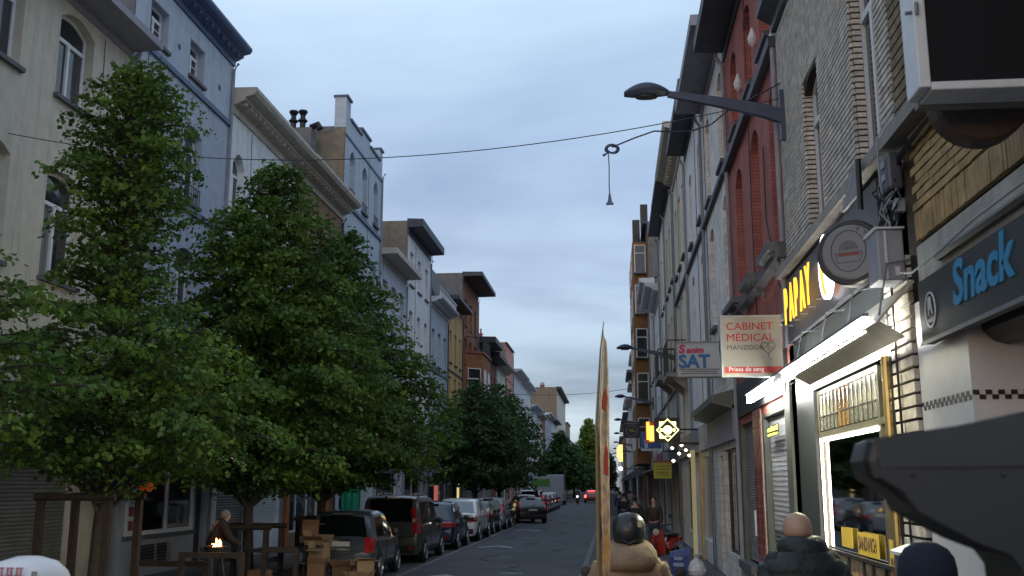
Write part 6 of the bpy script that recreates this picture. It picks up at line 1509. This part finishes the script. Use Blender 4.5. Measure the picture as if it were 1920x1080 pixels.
# bald man in a dark quilted jacket
Jm = pose(arms={'elL': (-.29, -.02, 1.13), 'wrL': (-.22, .16, .95), 'elR': (.29, -.02, 1.13), 'wrR': (.22, .16, .95)}, lean=.05)
Jm['head'] = (-.01, .10, 1.635); Jm['jaw'] = (-.01, .12, 1.55); Jm['crown'] = (-.01, .09, 1.695)
pm1, _ = person('bald man seen from behind in a dark grey-green quilted jacket with thick collar', (1.31, 7.35, .165), R_(8), 1.06, Jm, (.022, .030, .034), 'jeans', None, True, top_extra=.05)
qm = mat('quilt_dark', (.020, .027, .030), .55, .3, 8, 1., 14, obj=True, spec=.4)
rings = []
for i in range(40):
    z = .86 + i * .0165; u = i / 39
    rx = float(np.interp(z, [.86, 1.0, 1.25, 1.38, 1.44, 1.48, 1.51], [.235, .235, .255, .27, .24, .18, .13])); ry = float(np.interp(z, [.86, 1.2, 1.4, 1.47, 1.51], [.165, .165, .165, .14, .12])); q = .010 * abs(math.sin((z - .86) * math.pi / .10))
    rings.append(ell(0, .02 * u, z, rx + q, ry + q, 24, sq=.85))
MB().loft(rings).build('quilted_jacket', qm, pm1, world=False, smooth=True)
MB().loft([ell(0, .03, 1.46, .15, .13), ell(0, .025, 1.50, .165, .145), ell(0, .03, 1.555, .155, .135), ell(0, .04, 1.59, .125, .11), ell(0, .05, 1.595, .10, .09)]).build('hood_collar', qm, pm1, world=False, smooth=True)
for sx in (-1, 1):
    a, b, c_ = Vector((sx * .20, .04, 1.40)), Vector((sx * .30, -.02, 1.13)), Vector((sx * .22, .17, .95)); P = [a.lerp(b, k / 9) for k in range(9)] + [b.lerp(c_, k / 7) for k in range(8)]
    MB().tube(P, [.085 + .010 * abs(math.sin(k * math.pi / 2.6)) - .02 * k / 17 for k in range(len(P))], 12).build('sleeve', qm, pm1, world=False, smooth=True)
MB().lathe([(.001, .105), (.05, .092), (.08, .06), (.093, .02), (.094, -.02), (.085, -.05)], (-.01, .085, 1.64), 20).build('scalp', mat('skin_scalp', (.46, .29, .21), .45, .12, 8, obj=True), pm1, world=False, smooth=True)

# rider in a beige hooded jacket with a dark helmet
Jr = pose(arms={'shL': (-.19, .06, 1.40), 'elL': (-.31, .16, 1.12), 'wrL': (-.34, .42, 1.08), 'shR': (.19, .06, 1.40), 'elR': (.34, .12, 1.10), 'wrR': (.36, .40, 1.08)}, lean=.08)
for s_, sx in (('L', -1), ('R', 1)): Jr['knee' + s_] = (sx * .24, .2, .52); Jr['ankle' + s_] = (sx * .30, .02, .09); Jr['toe' + s_] = (sx * .34, .18, .04); Jr['hip' + s_] = (sx * .12, 0, .88)
pr1, _ = person('scooter rider seen from behind in a beige hooded jacket and dark helmet', (.13, 8.3, .125), 0, 1.03, Jr, (.30, .205, .125), 'jeans', None, True, top_extra=.035)
bj = mat('beige_jacket', (.27, .18, .11), .8, .35, 5, 1., 11, obj=True)
rings = []
for i in range(30):
    z = .84 + i * .0225; rx = float(np.interp(z, [.84, .95, 1.2, 1.36, 1.43, 1.48, 1.5], [.24, .25, .265, .275, .235, .15, .12])); ry = float(np.interp(z, [.84, 1.2, 1.4, 1.49], [.17, .17, .16, .11])); rg_ = []
    for k in range(28):
        a = 2 * math.pi * k / 28; f = 1 + .018 * math.sin(z * 46 + 2.2 * math.sin(a * 2)) + .012 * math.sin(a * 7 + z * 20); c_, s_ = math.cos(a), math.sin(a); c_ = math.copysign(abs(c_) ** .85, c_); rg_.append((rx * f * c_, .05 * (z - .84) / .6 + ry * f * s_, z))
    rings.append(rg_)
MB().loft(rings).build('hooded_jacket', bj, pr1, world=False, smooth=True)
MB().loft([ell(0, .0, 1.36, .08, .05, tilt=.0), ell(0, -.06, 1.38, .17, .10, tilt=-.0), ell(0, -.06, 1.45, .215, .16, tilt=.02), ell(0, -.03, 1.52, .205, .165, tilt=.03), ell(0, .02, 1.575, .165, .15, tilt=.03), ell(0, .04, 1.58, .125, .11, tilt=.02)]).build('hood', bj, pr1, world=False, smooth=True)
for sx in (-1, 1):
    a, b, c_ = Vector((sx * .20, .05, 1.40)), Vector((sx * .345, .12, 1.11)), Vector((sx * .36, .38, 1.08)); P = [a.lerp(b, k / 9) for k in range(9)] + [b.lerp(c_, k / 7) for k in range(8)]
    MB().tube(P, [.088 + .007 * math.sin(k * 1.9) - .025 * k / 17 for k in range(len(P))], 14).build('sleeve', bj, pr1, world=False, smooth=True)
hm = mat('helmet_dark', (.014, .018, .020), .4, .3, 9, coat=.25, obj=True)
he = MB().lathe([(.085, -.12), (.116, -.08), (.131, -.01), (.127, .05), (.107, .10), (.068, .132), (.001, .145)], (0, .09, 1.665), 24).build('helmet', hm, pr1, world=False, smooth=True)
he['label'] = 'dark glossy helmet'
MB().box(.065, .10, -.035, -.02, 1.70, 1.745).build('sticker', mat('sticker_pale', (.45, .42, .25), .5, .2, 30), he, world=False)
MB().tube([(-.05, -.035, 1.60), (0, -.045, 1.575), (.05, -.035, 1.60)], .012, 5).build('helmet_rim', M['black_plastic'], he, world=False)

# person with a navy cap, bottom right
Jc = pose(); pc, _ = person('person in a dark navy beanie and coat at the bottom right, cut by the frame', (1.37, 4.75, .095), R_(5), 1.05, Jc, (.008, .012, .024), 'jeans', None, True, top_extra=.06)
nv = mat('navy_knit', (.008, .014, .032), .9, .2, 20, .6, 90, obj=True)
MB().loft([ell(0, .005, 1.56, .105, .115), ell(0, .005, 1.60, .118, .128), ell(0, .003, 1.66, .118, .128), ell(0, 0, 1.71, .108, .116), ell(0, 0, 1.745, .085, .09), ell(0, 0, 1.768, .045, .05), ell(0, 0, 1.772, .005, .005)]).build('beanie', nv, pc, world=False, smooth=True)
MB().loft([ell(0, 0, 1.1, .27, .19), ell(0, 0, 1.36, .29, .19), ell(0, 0, 1.45, .25, .17), ell(0, 0, 1.52, .15, .14), ell(0, .01, 1.56, .12, .12)]).build('coat', nv, pc, world=False, smooth=True)

# distant walkers
wk = [('walker in a dark coat crossing the right pavement beyond the rider', (.72, 33, .125), 5, (.02, .025, .03), .25), ('walker in dark brown by the shopfronts beyond the blue bag', (1.25, 31.5, .125), 160, (.05, .03, .025), .1),
      ('small dark walker far down the right pavement', (.55, 47, .125), 0, (.03, .03, .04), .2), ('small walker in grey far down the right pavement', (1.0, 52, .125), 180, (.14, .15, .15), .2), ('tiny walker in blue far down the right pavement', (.45, 60, .125), 10, (.05, .07, .14), .2), ('tiny dark walker furthest down the right pavement', (1.1, 66, .125), 10, (.03, .03, .03), .2)]
pw0 = None
for i, (lb, lc, rz_, tp_, st_) in enumerate(wk): person(lb, lc, R_(rz_), 1., pose(stride=st_), tp_)
person('man in dark clothes with a pale cap stooping by the small fire', (-7.15, 18.0, .125), R_(-60), 1.0, dict(pose(lean=.2, arms={'elL': (-.27, .30, 1.15), 'wrL': (-.2, .5, 1.05), 'elR': (.27, .30, 1.15), 'wrR': (.2, .5, 1.05)}), neck=(0, .20, 1.43), jaw=(0, .26, 1.47), head=(0, .27, 1.54), crown=(0, .27, 1.59)), (.012, .010, .010), 'jeans', (.16, .15, .15))
cyc = thing('bicycle', 'far bicycle with a white front lamp on the road left of the red car', 'bicycle', (-3.9, 118, 0))
def wheel_ring(x, y, z, r, m, parent, tr=.02): return MB().tube([(x, y + r * math.cos(k * .3927), z + r * math.sin(k * .3927)) for k in range(17)], tr, 5, False).build('wheel', m, parent)
for yy in (117.5, 118.5): wheel_ring(-3.9, yy, .34, .34, M['rubber'], cyc)
MB().tube([(-3.9, 117.5, .34), (-3.9, 117.7, .9), (-3.9, 118.3, .85), (-3.9, 118.5, .34)], .02, 5).tube([(-4.2, 117.7, 1.0), (-3.6, 117.7, 1.0)], .015, 5).build('frame', M['black_iron'], cyc)
MB().lathe([(.01, 0), (.07, .02), (.07, .06), (.01, .07)], (-3.9, 117.55, .95), 8, 'y').build('lamp', glow('bikelamp', (1, .95, .7), 12), cyc)
person('far cyclist in dark clothes on the road left of the red car', (-3.9, 118.0, .12), R_(180), 1., pose(lean=.12), (.03, .04, .04))

# ------------------------------------------------------------------ scooter under the rider, red scooter, bags
def scooter(label, x, y, z, rz, bc, sc=1., name='scooter'):
    t = thing(name, label, 'scooter', (x, y, z), rz); t.scale = (sc, sc, sc); pc_ = paint('sc_%d' % len(M), bc)
    for yy in (-.55, .72):
        w = MB().lathe([(.14, -.045), (.2, -.055), (.235, -.02), (.235, .02), (.2, .055), (.14, .045)], (0, yy, .235), 18, 'x').build('wheel', M['rubber'], t, world=False); MB().lathe([(.01, -.03), (.14, -.03), (.14, .03), (.01, .03)], (0, yy, .235), 12, 'x').build('rim', M['rim'], w, world=False)
    MB().loft([ell(0, -.72, .62, .05, .06, 12), ell(0, -.6, .60, .15, .16, 12), ell(0, -.3, .56, .17, .2, 12), ell(0, -.05, .45, .15, .15, 12), ell(0, .02, .35, .12, .08, 12)] and [[(a, -.75 + i * .2, b) for a, b in [(w_ * math.cos(k * .5236), zc_ + h_ * math.sin(k * .5236)) for k in range(12)]] for i, (w_, zc_, h_) in enumerate(((.06, .68, .06), (.16, .62, .14), (.18, .56, .17), (.17, .52, .18), (.15, .42, .12)))]).build('tail_body', pc_, t, world=False, smooth=True)
    MB().loft([[(a, -.62 + i * .17, b) for a, b in [(w_ * math.cos(k * .5236), .76 + h_ * math.sin(k * .5236)) for k in range(12)]] for i, (w_, h_) in enumerate(((.10, .04), (.15, .055), (.15, .05), (.12, .045), (.07, .03)))]).build('seat', M['black_plastic'], t, world=False, smooth=True)
    MB().box(-.15, .15, .0, .42, .26, .32).build('floor_board', M['black_plastic'], t, world=False)
    MB().loft([[(-.19, .40, .28), (.19, .40, .28), (.17, .47, .28), (-.17, .47, .28)], [(-.21, .46, .6), (.21, .46, .6), (.16, .56, .6), (-.16, .56, .6)], [(-.14, .42, .92), (.14, .42, .92), (.1, .5, .92), (-.1, .5, .92)]]).build('leg_shield', pc_, t, world=False)
    MB().tube([(0, .72, .24), (0, .58, .6), (0, .46, 1.0)], .03, 6).build('fork', M['black_iron'], t, world=False)
    hb = MB().tube([(-.36, .36, 1.06), (-.2, .44, 1.04), (0, .46, 1.02), (.2, .44, 1.04), (.36, .36, 1.06)], .016, 6).build('handlebar', M['black_iron'], t, world=False)
    for sx in (-1, 1): MB().tube([(sx * .3, .40, 1.06), (sx * .38, .45, 1.25)], .008, 4).lathe([(.002, 0), (.05, .005), (.05, .02), (.002, .03)], (sx * .38, .44, 1.28), 12, 'y').build('mirror', M['black_plastic'], hb, world=False)
    MB().box(-.12, .12, -.80, -.755, .60, .68).build('tail_lamp', M['tail_red'], t, world=False); MB().box(-.09, .09, -.80, -.79, .40, .54).build('number_plate', M['plate_white'], t, world=False)
    MB().lathe([(.01, 0), (.08, .02), (.09, .06), (.01, .08)], (0, .5, .86), 12, 'y').build('head_lamp', M['tail_clear'], t, world=False)
    return t
s1 = scooter('black scooter under the rider in beige, only its rear box and mirror in view', .17, 8.55, .125, 0, (.02, .02, .022), 1.05)
MB().box(-.2, .2, -1.0, -.62, .86, 1.13).build('top_box', M['black_plastic'], s1, world=False, mods=[('BEVEL', .04, 3)]); MB().box(-.15, .15, -1.005, -1.0, .98, 1.03).build('box_reflector', M['frame_white'], s1, world=False)
scooter('red scooter parked on the right pavement near the lit shop', 1.42, 28.3, .125, R_(150), (.38, .03, .02), 1.0)
BG = thing('shopping_bag', 'blue shopping bag with pale print standing on the right pavement', 'bag', (1.50, 25.0, .125))
MB().loft([[(1.36, 24.8, .127), (1.74, 24.8, .127), (1.74, 25.0, .127), (1.36, 25.0, .127)], [(1.33, 24.77, .55), (1.77, 24.79, .60), (1.78, 25.02, .62), (1.34, 25.02, .56)], [(1.34, 24.8, .66), (1.80, 24.82, .76), (1.80, 25.0, .76), (1.34, 25.0, .66)]]).build('sack', mat('bag_blue', (.02, .05, .26), .4, .25, 6, .6, 14), BG)
MB().box(1.42, 1.62, 24.755, 24.768, .48, .56).box(1.40, 1.64, 24.765, 24.778, .34, .42).build('print', mat('bag_print', (.25, .32, .5), .5, .4, 30), BG)
MB().tube([(1.45, 24.8, .68), (1.5, 24.8, .85), (1.62, 24.8, .86), (1.68, 24.8, .72)], .01, 5).build('handle', mat('bag_blue2', (.03, .08, .35), .4, .2), BG)
BW = thing('plastic_bag', 'knotted white plastic bag leaning on the blue shopping bag', 'bag', (1.9, 24.6, .125))
rings = []
for z, r in ((.127, .10), (.16, .17), (.26, .205), (.36, .19), (.46, .13), (.52, .06), (.55, .03), (.60, .07), (.63, .09)):
    rings.append([(1.93 + r * (1 + .12 * math.sin(k * 2.3 + z * 17)) * math.cos(k * .3927), 24.6 + r * .8 * (1 + .1 * math.sin(k * 1.7 + z * 11)) * math.sin(k * .3927), z) for k in range(16)])
MB().loft(rings).build('sack', mat('bag_white', (.55, .58, .64), .35, .15, 6, .5, 12), BW, smooth=False)
CRT = thing('cardboard_sheet', 'flattened cardboard sheet lying on the right pavement behind the rider', 'cardboard', (1.0, 22, .13))
MB().box(.55, 1.25, 25.2, 26.2, .13, .145).build('sheet', M['cardboard_pale'], CRT); MB().obox((.75, 25.9, .26), (.2, .008, .13), Matrix.Rotation(R_(35), 3, 'Y')).build('flap', M['cardboard'], CRT)

# ------------------------------------------------------------------ feather flag
FG = thing('feather_flag', 'tall feather flag seen edge-on, brown and gold with red flame print', 'flag', (-.06, 7.0, .125))
MB().tube([(-.10, 7.0, .13), (-.095, 7.0, 2.6), (-.06, 7.0, 3.12), (-.035, 7.0, 3.32)], [.014, .012, .006, .003], 8).build('pole', mat('pole_gold', (.22, .17, .07), .5, .2), FG)
MB().box(-.35, .15, 6.75, 7.25, .127, .16).build('base', M['black_iron'], FG)
fm_ = mat('flag_cloth', (.25, .13, .05), .75, .2); t = fm_.node_tree; b = t.nodes['Principled BSDF']
g_ = t.nodes.new('ShaderNodeNewGeometry'); mpn = t.nodes.new('ShaderNodeMapping'); mpn.inputs['Scale'].default_value = (9, 2.5, 3.4); t.links.new(g_.outputs['Position'], mpn.inputs[0])
n = t.nodes.new('ShaderNodeTexNoise'); n.inputs['Scale'].default_value = 1.3; n.inputs['Detail'].default_value = 3; n.inputs['Distortion'].default_value = 1.; t.links.new(mpn.outputs[0], n.inputs['Vector'])
cr_ = t.nodes.new('ShaderNodeValToRGB'); e_ = cr_.color_ramp.elements; e_[0].position = .36; e_[0].color = (.035, .02, .02, 1); e_[1].position = .72; e_[1].color = (.40, .05, .02, 1)
for p_, c_ in ((.44, (.10, .04, .03, 1)), (.51, (.24, .10, .04, 1)), (.58, (.33, .20, .06, 1)), (.64, (.28, .06, .03, 1))): q_ = e_.new(p_); q_.color = c_
t.links.new(n.outputs[0], cr_.inputs[0]); t.links.new(cr_.outputs[0], b.inputs['Base Color'])
mb = MB(); cols = []
for i in range(61):
    z = .75 + i * (3.26 - .75) / 60; wd = .5 * min(1, (3.32 - z) * 1.4) ** .6; r = []
    for k in range(9):
        u = k / 8; px = -.095 + (.06 * ((z - 2.6) / .72) if z > 2.6 else 0) + wd * (.15 * u + .035 * math.sin(u * 5 + z * .7))
        r.append((px, 7.0 + u * wd, z - u * .06))
    cols.append(r)
mb.grid(cols)
f_ = mb.build('cloth', fm_, FG, smooth=True); sm = f_.modifiers.new('thick', 'SOLIDIFY'); sm.thickness = .004
MB().prism([(-.055, 7.03, 2.28), (-.02, 7.03, 2.26), (-.022, 7.03, 2.42), (-.035, 7.03, 2.50), (-.052, 7.03, 2.38)], (0, .006, 0)).build('flame_print', mat('print_flame', (.45, .03, .015), .6, .2), FG)

for zz, hh in ((1.72, .2), (1.3, .26), (2.72, .14)):
    MB().prism([(-.06, 7.02, zz), (-.03, 7.02, zz - .03), (-.015, 7.02, zz + hh * .5), (-.032, 7.02, zz + hh), (-.055, 7.02, zz + hh * .6)], (0, .006, 0)).build('flame_print', mat('print_orange%d' % int(zz * 10), (.50, .26, .06) if zz < 2 else (.4, .05, .02), .6, .3, 30), FG)
# ------------------------------------------------------------------ dark plastic housing close to the camera
HS = thing('wing_mirror', 'big dark grey plastic mirror housing jutting in from the right edge, very close', 'mirror', (.75, 2.2, 2.2))
hp_ = mat('housing_plastic', (.010, .012, .014), .38, .25, 7, obj=True)
def prof(y, e_):
    return [(.54 + e_, y, 2.295 - e_), (.70, y, 2.318 - e_), (.86, y, 2.352 - e_), (1.3, y, 2.37 - e_), (1.3, y, 1.72), (.835, y, 1.74), (.82, y, 2.03), (.80, y, 2.06), (.735, y, 2.085), (.625, y, 2.145), (.58 + e_, y, 2.185), (.535 + e_, y, 2.215), (.527 + e_, y, 2.25)]
MB().loft([prof(2.20, .02), prof(2.205, .006), prof(2.225, 0), prof(2.36, .004), prof(2.42, .03)]).build('housing', hp_, HS, mods=[('BEVEL', .014, 4)])
MB().prism([(.555, 2.196, 2.292), (.845, 2.196, 2.335), (.835, 2.196, 2.245), (.56, 2.196, 2.242)], (0, .012, 0)).build('cover_panel', mat('housing_panel', (.014, .018, .022), .34, .25, 7, obj=True), HS, mods=[('BEVEL', .006, 3)])
MB().prism([(.862, 2.19, 2.34), (.872, 2.19, 2.34), (.862, 2.19, 2.24), (.852, 2.19, 2.24)], (0, .02, 0)).build('chrome_edge', M['zinc'], HS)

MB().tube([(.56, 2.1985, 2.238), (.70, 2.1985, 2.236), (.86, 2.1985, 2.238), (1.2, 2.1985, 2.24)], .0022, 5).build('seam', M['joint'], HS)
for xx in (.62, .80): MB().lathe([(.0005, -.003), (.005, -.002), (.006, 0)], (xx, 2.199, 2.222), 8, 'y').build('screw', M['black_iron'], HS)
# white rounded sign lid, bottom left
WD = thing('rounded_sign', 'white rounded dome with faded pink blocky print, cut by the bottom left corner', 'sign', (-2.95, 5.0, 1.6))
MB().loft([ell(-2.92, 5.0, 1.55, .21, .16), ell(-2.92, 5.0, 1.74, .215, .16), ell(-2.92, 5.0, 1.78, .195, .145), ell(-2.92, 5.0, 1.825, .145, .11), ell(-2.92, 5.0, 1.85, .06, .05), ell(-2.92, 5.0, 1.853, .01, .01)]).build('shell', M['white_plastic'], WD, smooth=True)
MB().tube([(-2.92, 5.0, .1), (-2.92, 5.0, 1.56)], .04, 8).build('post', M['black_iron'], WD)
pkf = mat('faded_pink', (.42, .16, .20), .5, .3, 20)
for k in range(4):
    px = -3.035 + k * .048; MB().box(px, px + .034, 4.835, 4.842, 1.765, 1.775).box(px + .004, px + .012, 4.835, 4.842, 1.775, 1.80).box(px + .022, px + .03, 4.836, 4.842, 1.777, 1.80).box(px, px + .034, 4.84, 4.846, 1.80, 1.808).build('print_block', pkf, WD)
MB().box(-2.81, -2.785, 4.84, 4.85, 1.755, 1.79).build('print_block', M['zinc'], WD)

# ------------------------------------------------------------------ clutter on the left pavement
def rail(lb, x0, x1, y, z, nm='terrace_rail'):
    t = thing(nm, lb, 'railing', ((x0 + x1) / 2, y, .12), group='dark wooden terrace rails')
    MB().box(x0, x1, y - .04, y + .04, z - .09, z).build('top_rail', M['wood_dark'], t); MB().box(x0, x1, y - .02, y + .02, .45, .53).build('low_rail', M['wood_dark'], t)
    n = max(2, int((x1 - x0) / .8) + 1)
    for k in range(n): xx = x0 + .04 + (x1 - x0 - .08) * k / (n - 1); MB().box(xx - .04, xx + .04, y - .041, y + .041, .12, z - .09).build('post', M['wood_dark'], t)
rail('left dark wooden terrace rail under the shop window', -8.1, -6.75, 17.0, .95)
rail('right dark wooden terrace rail in front of the small fire', -7.1, -6.0, 16.6, 1.12)
rail('dark wooden rail behind the crates, right of the fire', -6.6, -5.9, 19.2, 1.05)
mk('soot', (.02, .018, .017), .8, .2)
BZ = thing('brazier', 'small bright fire burning in a dark metal bowl on a stand', 'brazier', (-6.75, 17.3, .12))
MB().lathe([(.02, 0), (.14, .03), (.2, .12), (.21, .18), (.19, .18), (.17, .12), (.02, .05)], (-6.75, 17.3, 1.0), 16).build('bowl', M['soot'], BZ)
for k in range(3): a = k * 2.094; MB().tube([(-6.75 + .1 * math.cos(a), 17.3 + .1 * math.sin(a), 1.02), (-6.75 + .25 * math.cos(a), 17.3 + .25 * math.sin(a), .125)], .014, 5).build('leg', M['black_iron'], BZ)
rf = random.Random(4)
for k in range(9):
    a = rf.random() * 6.28; r = rf.uniform(0, .1); h = rf.uniform(.08, .2); x_, y_ = -6.75 + r * math.cos(a), 17.3 + r * math.sin(a)
    MB().tube([(x_, y_, 1.12), (x_ + rf.uniform(-.02, .02), y_, 1.12 + h * .35), (x_ + rf.uniform(-.05, .06), y_, 1.12 + h * .7), (x_ + rf.uniform(-.05, .1), y_, 1.12 + h)], [.02, .035, .02, .003], 6).build('flame', glow('flame' + str(k % 2), ((1, .16, .02), (1, .55, .16))[k % 2], (5, 14)[k % 2]), BZ)
pl2 = bpy.data.lights.new('fire_light', 'POINT'); pl2.energy = 2.5; pl2.color = (1, .35, .1); pl2.shadow_soft_size = .1; o = bpy.data.objects.new('fire_light', pl2); col.objects.link(o); o.location = (-6.8, 17.25, 1.5)

def carton(lb, x, y, z, w, d, h, rz=0, open_=True, m='cardboard', seed=0):
    rn = random.Random(seed); t = thing('cardboard_box', lb, 'box', (x, y, z), R_(rz), 'cardboard boxes piled behind the dark hatchback'); tk = .008
    MB().box(-w / 2, w / 2, -d / 2, d / 2, 0, tk).box(-w / 2, w / 2, -d / 2, -d / 2 + tk, tk, h).box(-w / 2, w / 2, d / 2 - tk, d / 2, tk, h).box(-w / 2, -w / 2 + tk, -d / 2 + tk, d / 2 - tk, tk, h).box(w / 2 - tk, w / 2, -d / 2 + tk, d / 2 - tk, tk, h).build('carton', M[m], t, world=False)
    for (cx_, cy_, ax_, ln, wd) in ((0, -d / 2, 'X', d * .45, w), (0, d / 2, 'X', -d * .45, w), (-w / 2, 0, 'Y', w * .4, d), (w / 2, 0, 'Y', -w * .4, d)):
        a = R_(rn.uniform(95, 200)) if open_ else 0.02; mb = MB()
        if ax_ == 'X':
            s_ = 1 if cy_ < 0 else -1; e2 = Vector((0, s_ * math.cos(a) * abs(ln), math.sin(a) * abs(ln) if open_ else .003)); mb.prism([(-wd / 2, cy_, h + .001), (wd / 2, cy_, h + .001), (wd / 2, cy_ + e2.y, h + .001 + e2.z), (-wd / 2, cy_ + e2.y, h + .001 + e2.z)], (0, 0, .006))
        else:
            s_ = 1 if cx_ < 0 else -1; e2 = Vector((s_ * math.cos(a) * abs(ln), 0, math.sin(a) * abs(ln) if open_ else .006)); mb.prism([(cx_, -wd / 2, h + .002), (cx_, wd / 2, h + .002), (cx_ + e2.x, wd / 2, h + .002 + e2.z), (cx_ + e2.x, -wd / 2, h + .002 + e2.z)], (0, 0, .006))
        mb.build('flap', M[m], t, world=False)
    return t
carton('tall brown carton standing left of the dark hatchback', -6.05, 21.0, .0, .34, .3, .62, 8, True, 'cardboard', 1)
carton('small carton on top of the tall brown carton', -6.02, 21.05, .66, .34, .3, .26, -12, True, 'cardboard_pale', 2)
carton('brown carton between the tall carton and the bucket', -5.55, 21.3, .0, .4, .36, .55, -5, True, 'cardboard', 3)
carton('squat open carton right of the red and white bucket', -5.02, 20.6, .0, .42, .36, .38, 4, True, 'cardboard_pale', 4)
carton('crumpled pale carton stacked on the squat carton', -4.98, 20.7, .42, .34, .3, .3, 22, True, 'cardboard_pale', 5)
carton('low carton at the left foot of the pile', -6.5, 20.4, .0, .4, .34, .3, 12, True, 'cardboard', 6)
carton('round-shouldered carton under the black rack', -7.0, 20.3, .12, .36, .34, .42, -8, False, 'cardboard', 7)
carton('orange-brown carton lying high behind the black rack', -6.62, 22.3, 1.12, .36, .3, .22, 25, True, 'cardboard', 8)
carton('flattened pale carton leaning on the black rack', -6.3, 21.9, .95, .5, .3, .1, -20, True, 'cardboard_pale', 9)
BK = thing('bucket', 'white bucket with a red band at the foot of the box pile', 'bucket', (-5.35, 20.6, 0))
MB().lathe([(.10, 0), (.125, .26), (.13, .26), (.13, .28), (.11, .28), (.09, .02)], (-5.35, 20.5, .0), 20).build('pail', M['white_plastic'], BK)
MB().lathe([(.112, .08), (.122, .18), (.124, .18), (.114, .08)], (-5.35, 20.5, .0), 20).build('band', mat('bucket_red', (.4, .03, .02), .4, .1), BK)
MB().lathe([(.001, .285), (.13, .285), (.13, .27)], (-5.35, 20.5, .0), 20).build('lid', M['black_plastic'], BK)
RK = thing('metal_rack', 'black metal rack with a flat top beside the box pile', 'rack', (-6.7, 21.2, 0))
MB().box(-7.5, -6.25, 20.9, 21.9, .84, .90).build('top', M['black_iron'], RK)
for xx in (-7.45, -6.3):
    for yy in (20.95, 21.85): MB().box(xx - .03, xx + .03, yy - .03, yy + .03, .0, .84).build('leg', M['black_iron'], RK)
MB().box(-7.45, -6.3, 21.0, 21.8, .4, .43).build('shelf', M['black_iron'], RK)
CH = thing('rubbish_sack', 'dark shiny rubbish sack heaped against the hatchback', 'sack', (-6.55, 23.3, 0))
MB().loft([[(-6.75 + r * (1 + .15 * math.sin(k * 2.1 + z * 9)) * math.cos(k * .45), 23.3 + r * .8 * math.sin(k * .45), z) for k in range(14)] for z, r in ((.01, .2), (.15, .33), (.4, .34), (.62, .25), (.8, .1), (.9, .05), (.97, .1))]).build('sack', M['black_plastic'], CH)
GT = thing('tarpaulin', 'bright green tarpaulin hanging beside the people carrier', 'tarpaulin', (-9.6, 37.6, 1.5))
mb = MB(); cols = [[(-9.95 + .055 * i + 0, 37.5 + .07 * math.sin(i * 1.3) + .03 * math.sin(k * .9), .5 + k * .19 - .02 * i) for k in range(14)] for i in range(14)]
mb.grid(cols)
mb.build('sheet', mat('tarp_green', (.02, .30, .17), .6, .2, 5), GT); MB().tube([(-10.9, 37.5, 2.98), (-9.1, 37.5, 2.75)], .02, 5).build('rod', M['zinc'], GT)
for i, (lb, x_, y_, z_, c_, e_s, w_, h_) in enumerate((('pink-red lit poster seen between the parked cars and the far trees', -10.6, 62, 1.3, (.6, .16, .12), .5, .6, .9), ('pale yellow lit shop doorway left of the black estate', -10.6, 71, .9, (.8, .7, .3), .8, .35, 1.5), ('warm lit shop window glimpsed through the crown of the middle tree', -10.75, 29.0, 2.95, (.95, .85, .5), 2.5, .7, .3), ('white lit shop sign glimpsed through the middle tree', -10.75, 27.6, 3.35, (.9, .95, 1), 1.6, .6, .12))):
    t = thing('lit_sign', lb, 'sign', (x_, y_, z_)); MB().box(x_ - .05, x_, y_ - w_, y_ + w_, z_, z_ + h_).box(x_ - w_ * .8, x_ - .05, y_ - .06, y_, z_, z_ + h_).build('lit_panel', glow('lit%d' % i, c_, e_s), t); MB().box(x_ - .4, x_ - .05, y_ - w_ * .9, y_ + w_ * .9, z_ + .02, z_ + h_ - .02).build('case', M['frame_dark'], t)
# red lanterns in the left shop window
for i in range(4):
    t = thing('lantern', ['leftmost red lantern in the left shop window', 'second red lantern from the left in the shop window', 'third red lantern from the left in the shop window', 'rightmost orange lantern in the left shop window'][i], 'lantern', (XL - .35, 23.3 + i * .4, 2.25), group='lanterns in the shop window')
    MB().lathe([(.03, -.12), (.07, -.08), (.09, 0), (.07, .08), (.03, .12)], (XL - .35, 23.3 + i * .4, 2.25 - .03 * i), 12).build('shade', mat('lantern_red%d' % i, (.6, .1, .04), .6, .1, emit=(1, .12, .04), es=.16), t)
    MB().tube([(XL - .35, 23.3 + i * .4, 2.4), (XL - .35, 23.3 + i * .4, 2.75)], .008, 4).build('cord', M['black_iron'], t)
# barrier near the black car
YB = thing('road_barrier', 'yellow and black striped barrier leaning beside the black estate', 'barrier', (-6.3, 57.5, 0))
for k in range(3): MB().obox((-6.2 + k * .3, 57.5, .55), (.05, .04, .62), Matrix.Rotation(R_(-25), 3, 'Y')).build('strut', [mat('barrier_yellow', (.4, .27, .03), .6, .2), M['black_iron'], M['timber']][k], YB)
# ladders of rooftop chimneys and aerials on the left skyline
def aerial(x, y, z, lb):
    t = thing('aerial', lb, 'aerial', (x, y, z)); MB().tube([(x, y, z), (x, y, z + 1.4)], .02, 4).build('mast', M['black_iron'], t); mb = MB()
    for k in range(5): mb.tube([(x - .3 + .04 * k, y - .1 * k, z + 1.3), (x + .3 - .04 * k, y - .1 * k, z + 1.3)], .01, 4)
    mb.tube([(x, y + .1, z + 1.3), (x, y - .5, z + 1.3)], .012, 4).build('rods', M['black_iron'], t)
aerial(-12.6, 70.5, 17.3, 'television aerial on the roof above the yellow house')
aerial(-12.4, 88, 15.2, 'television aerial on the roof above the lavender house')
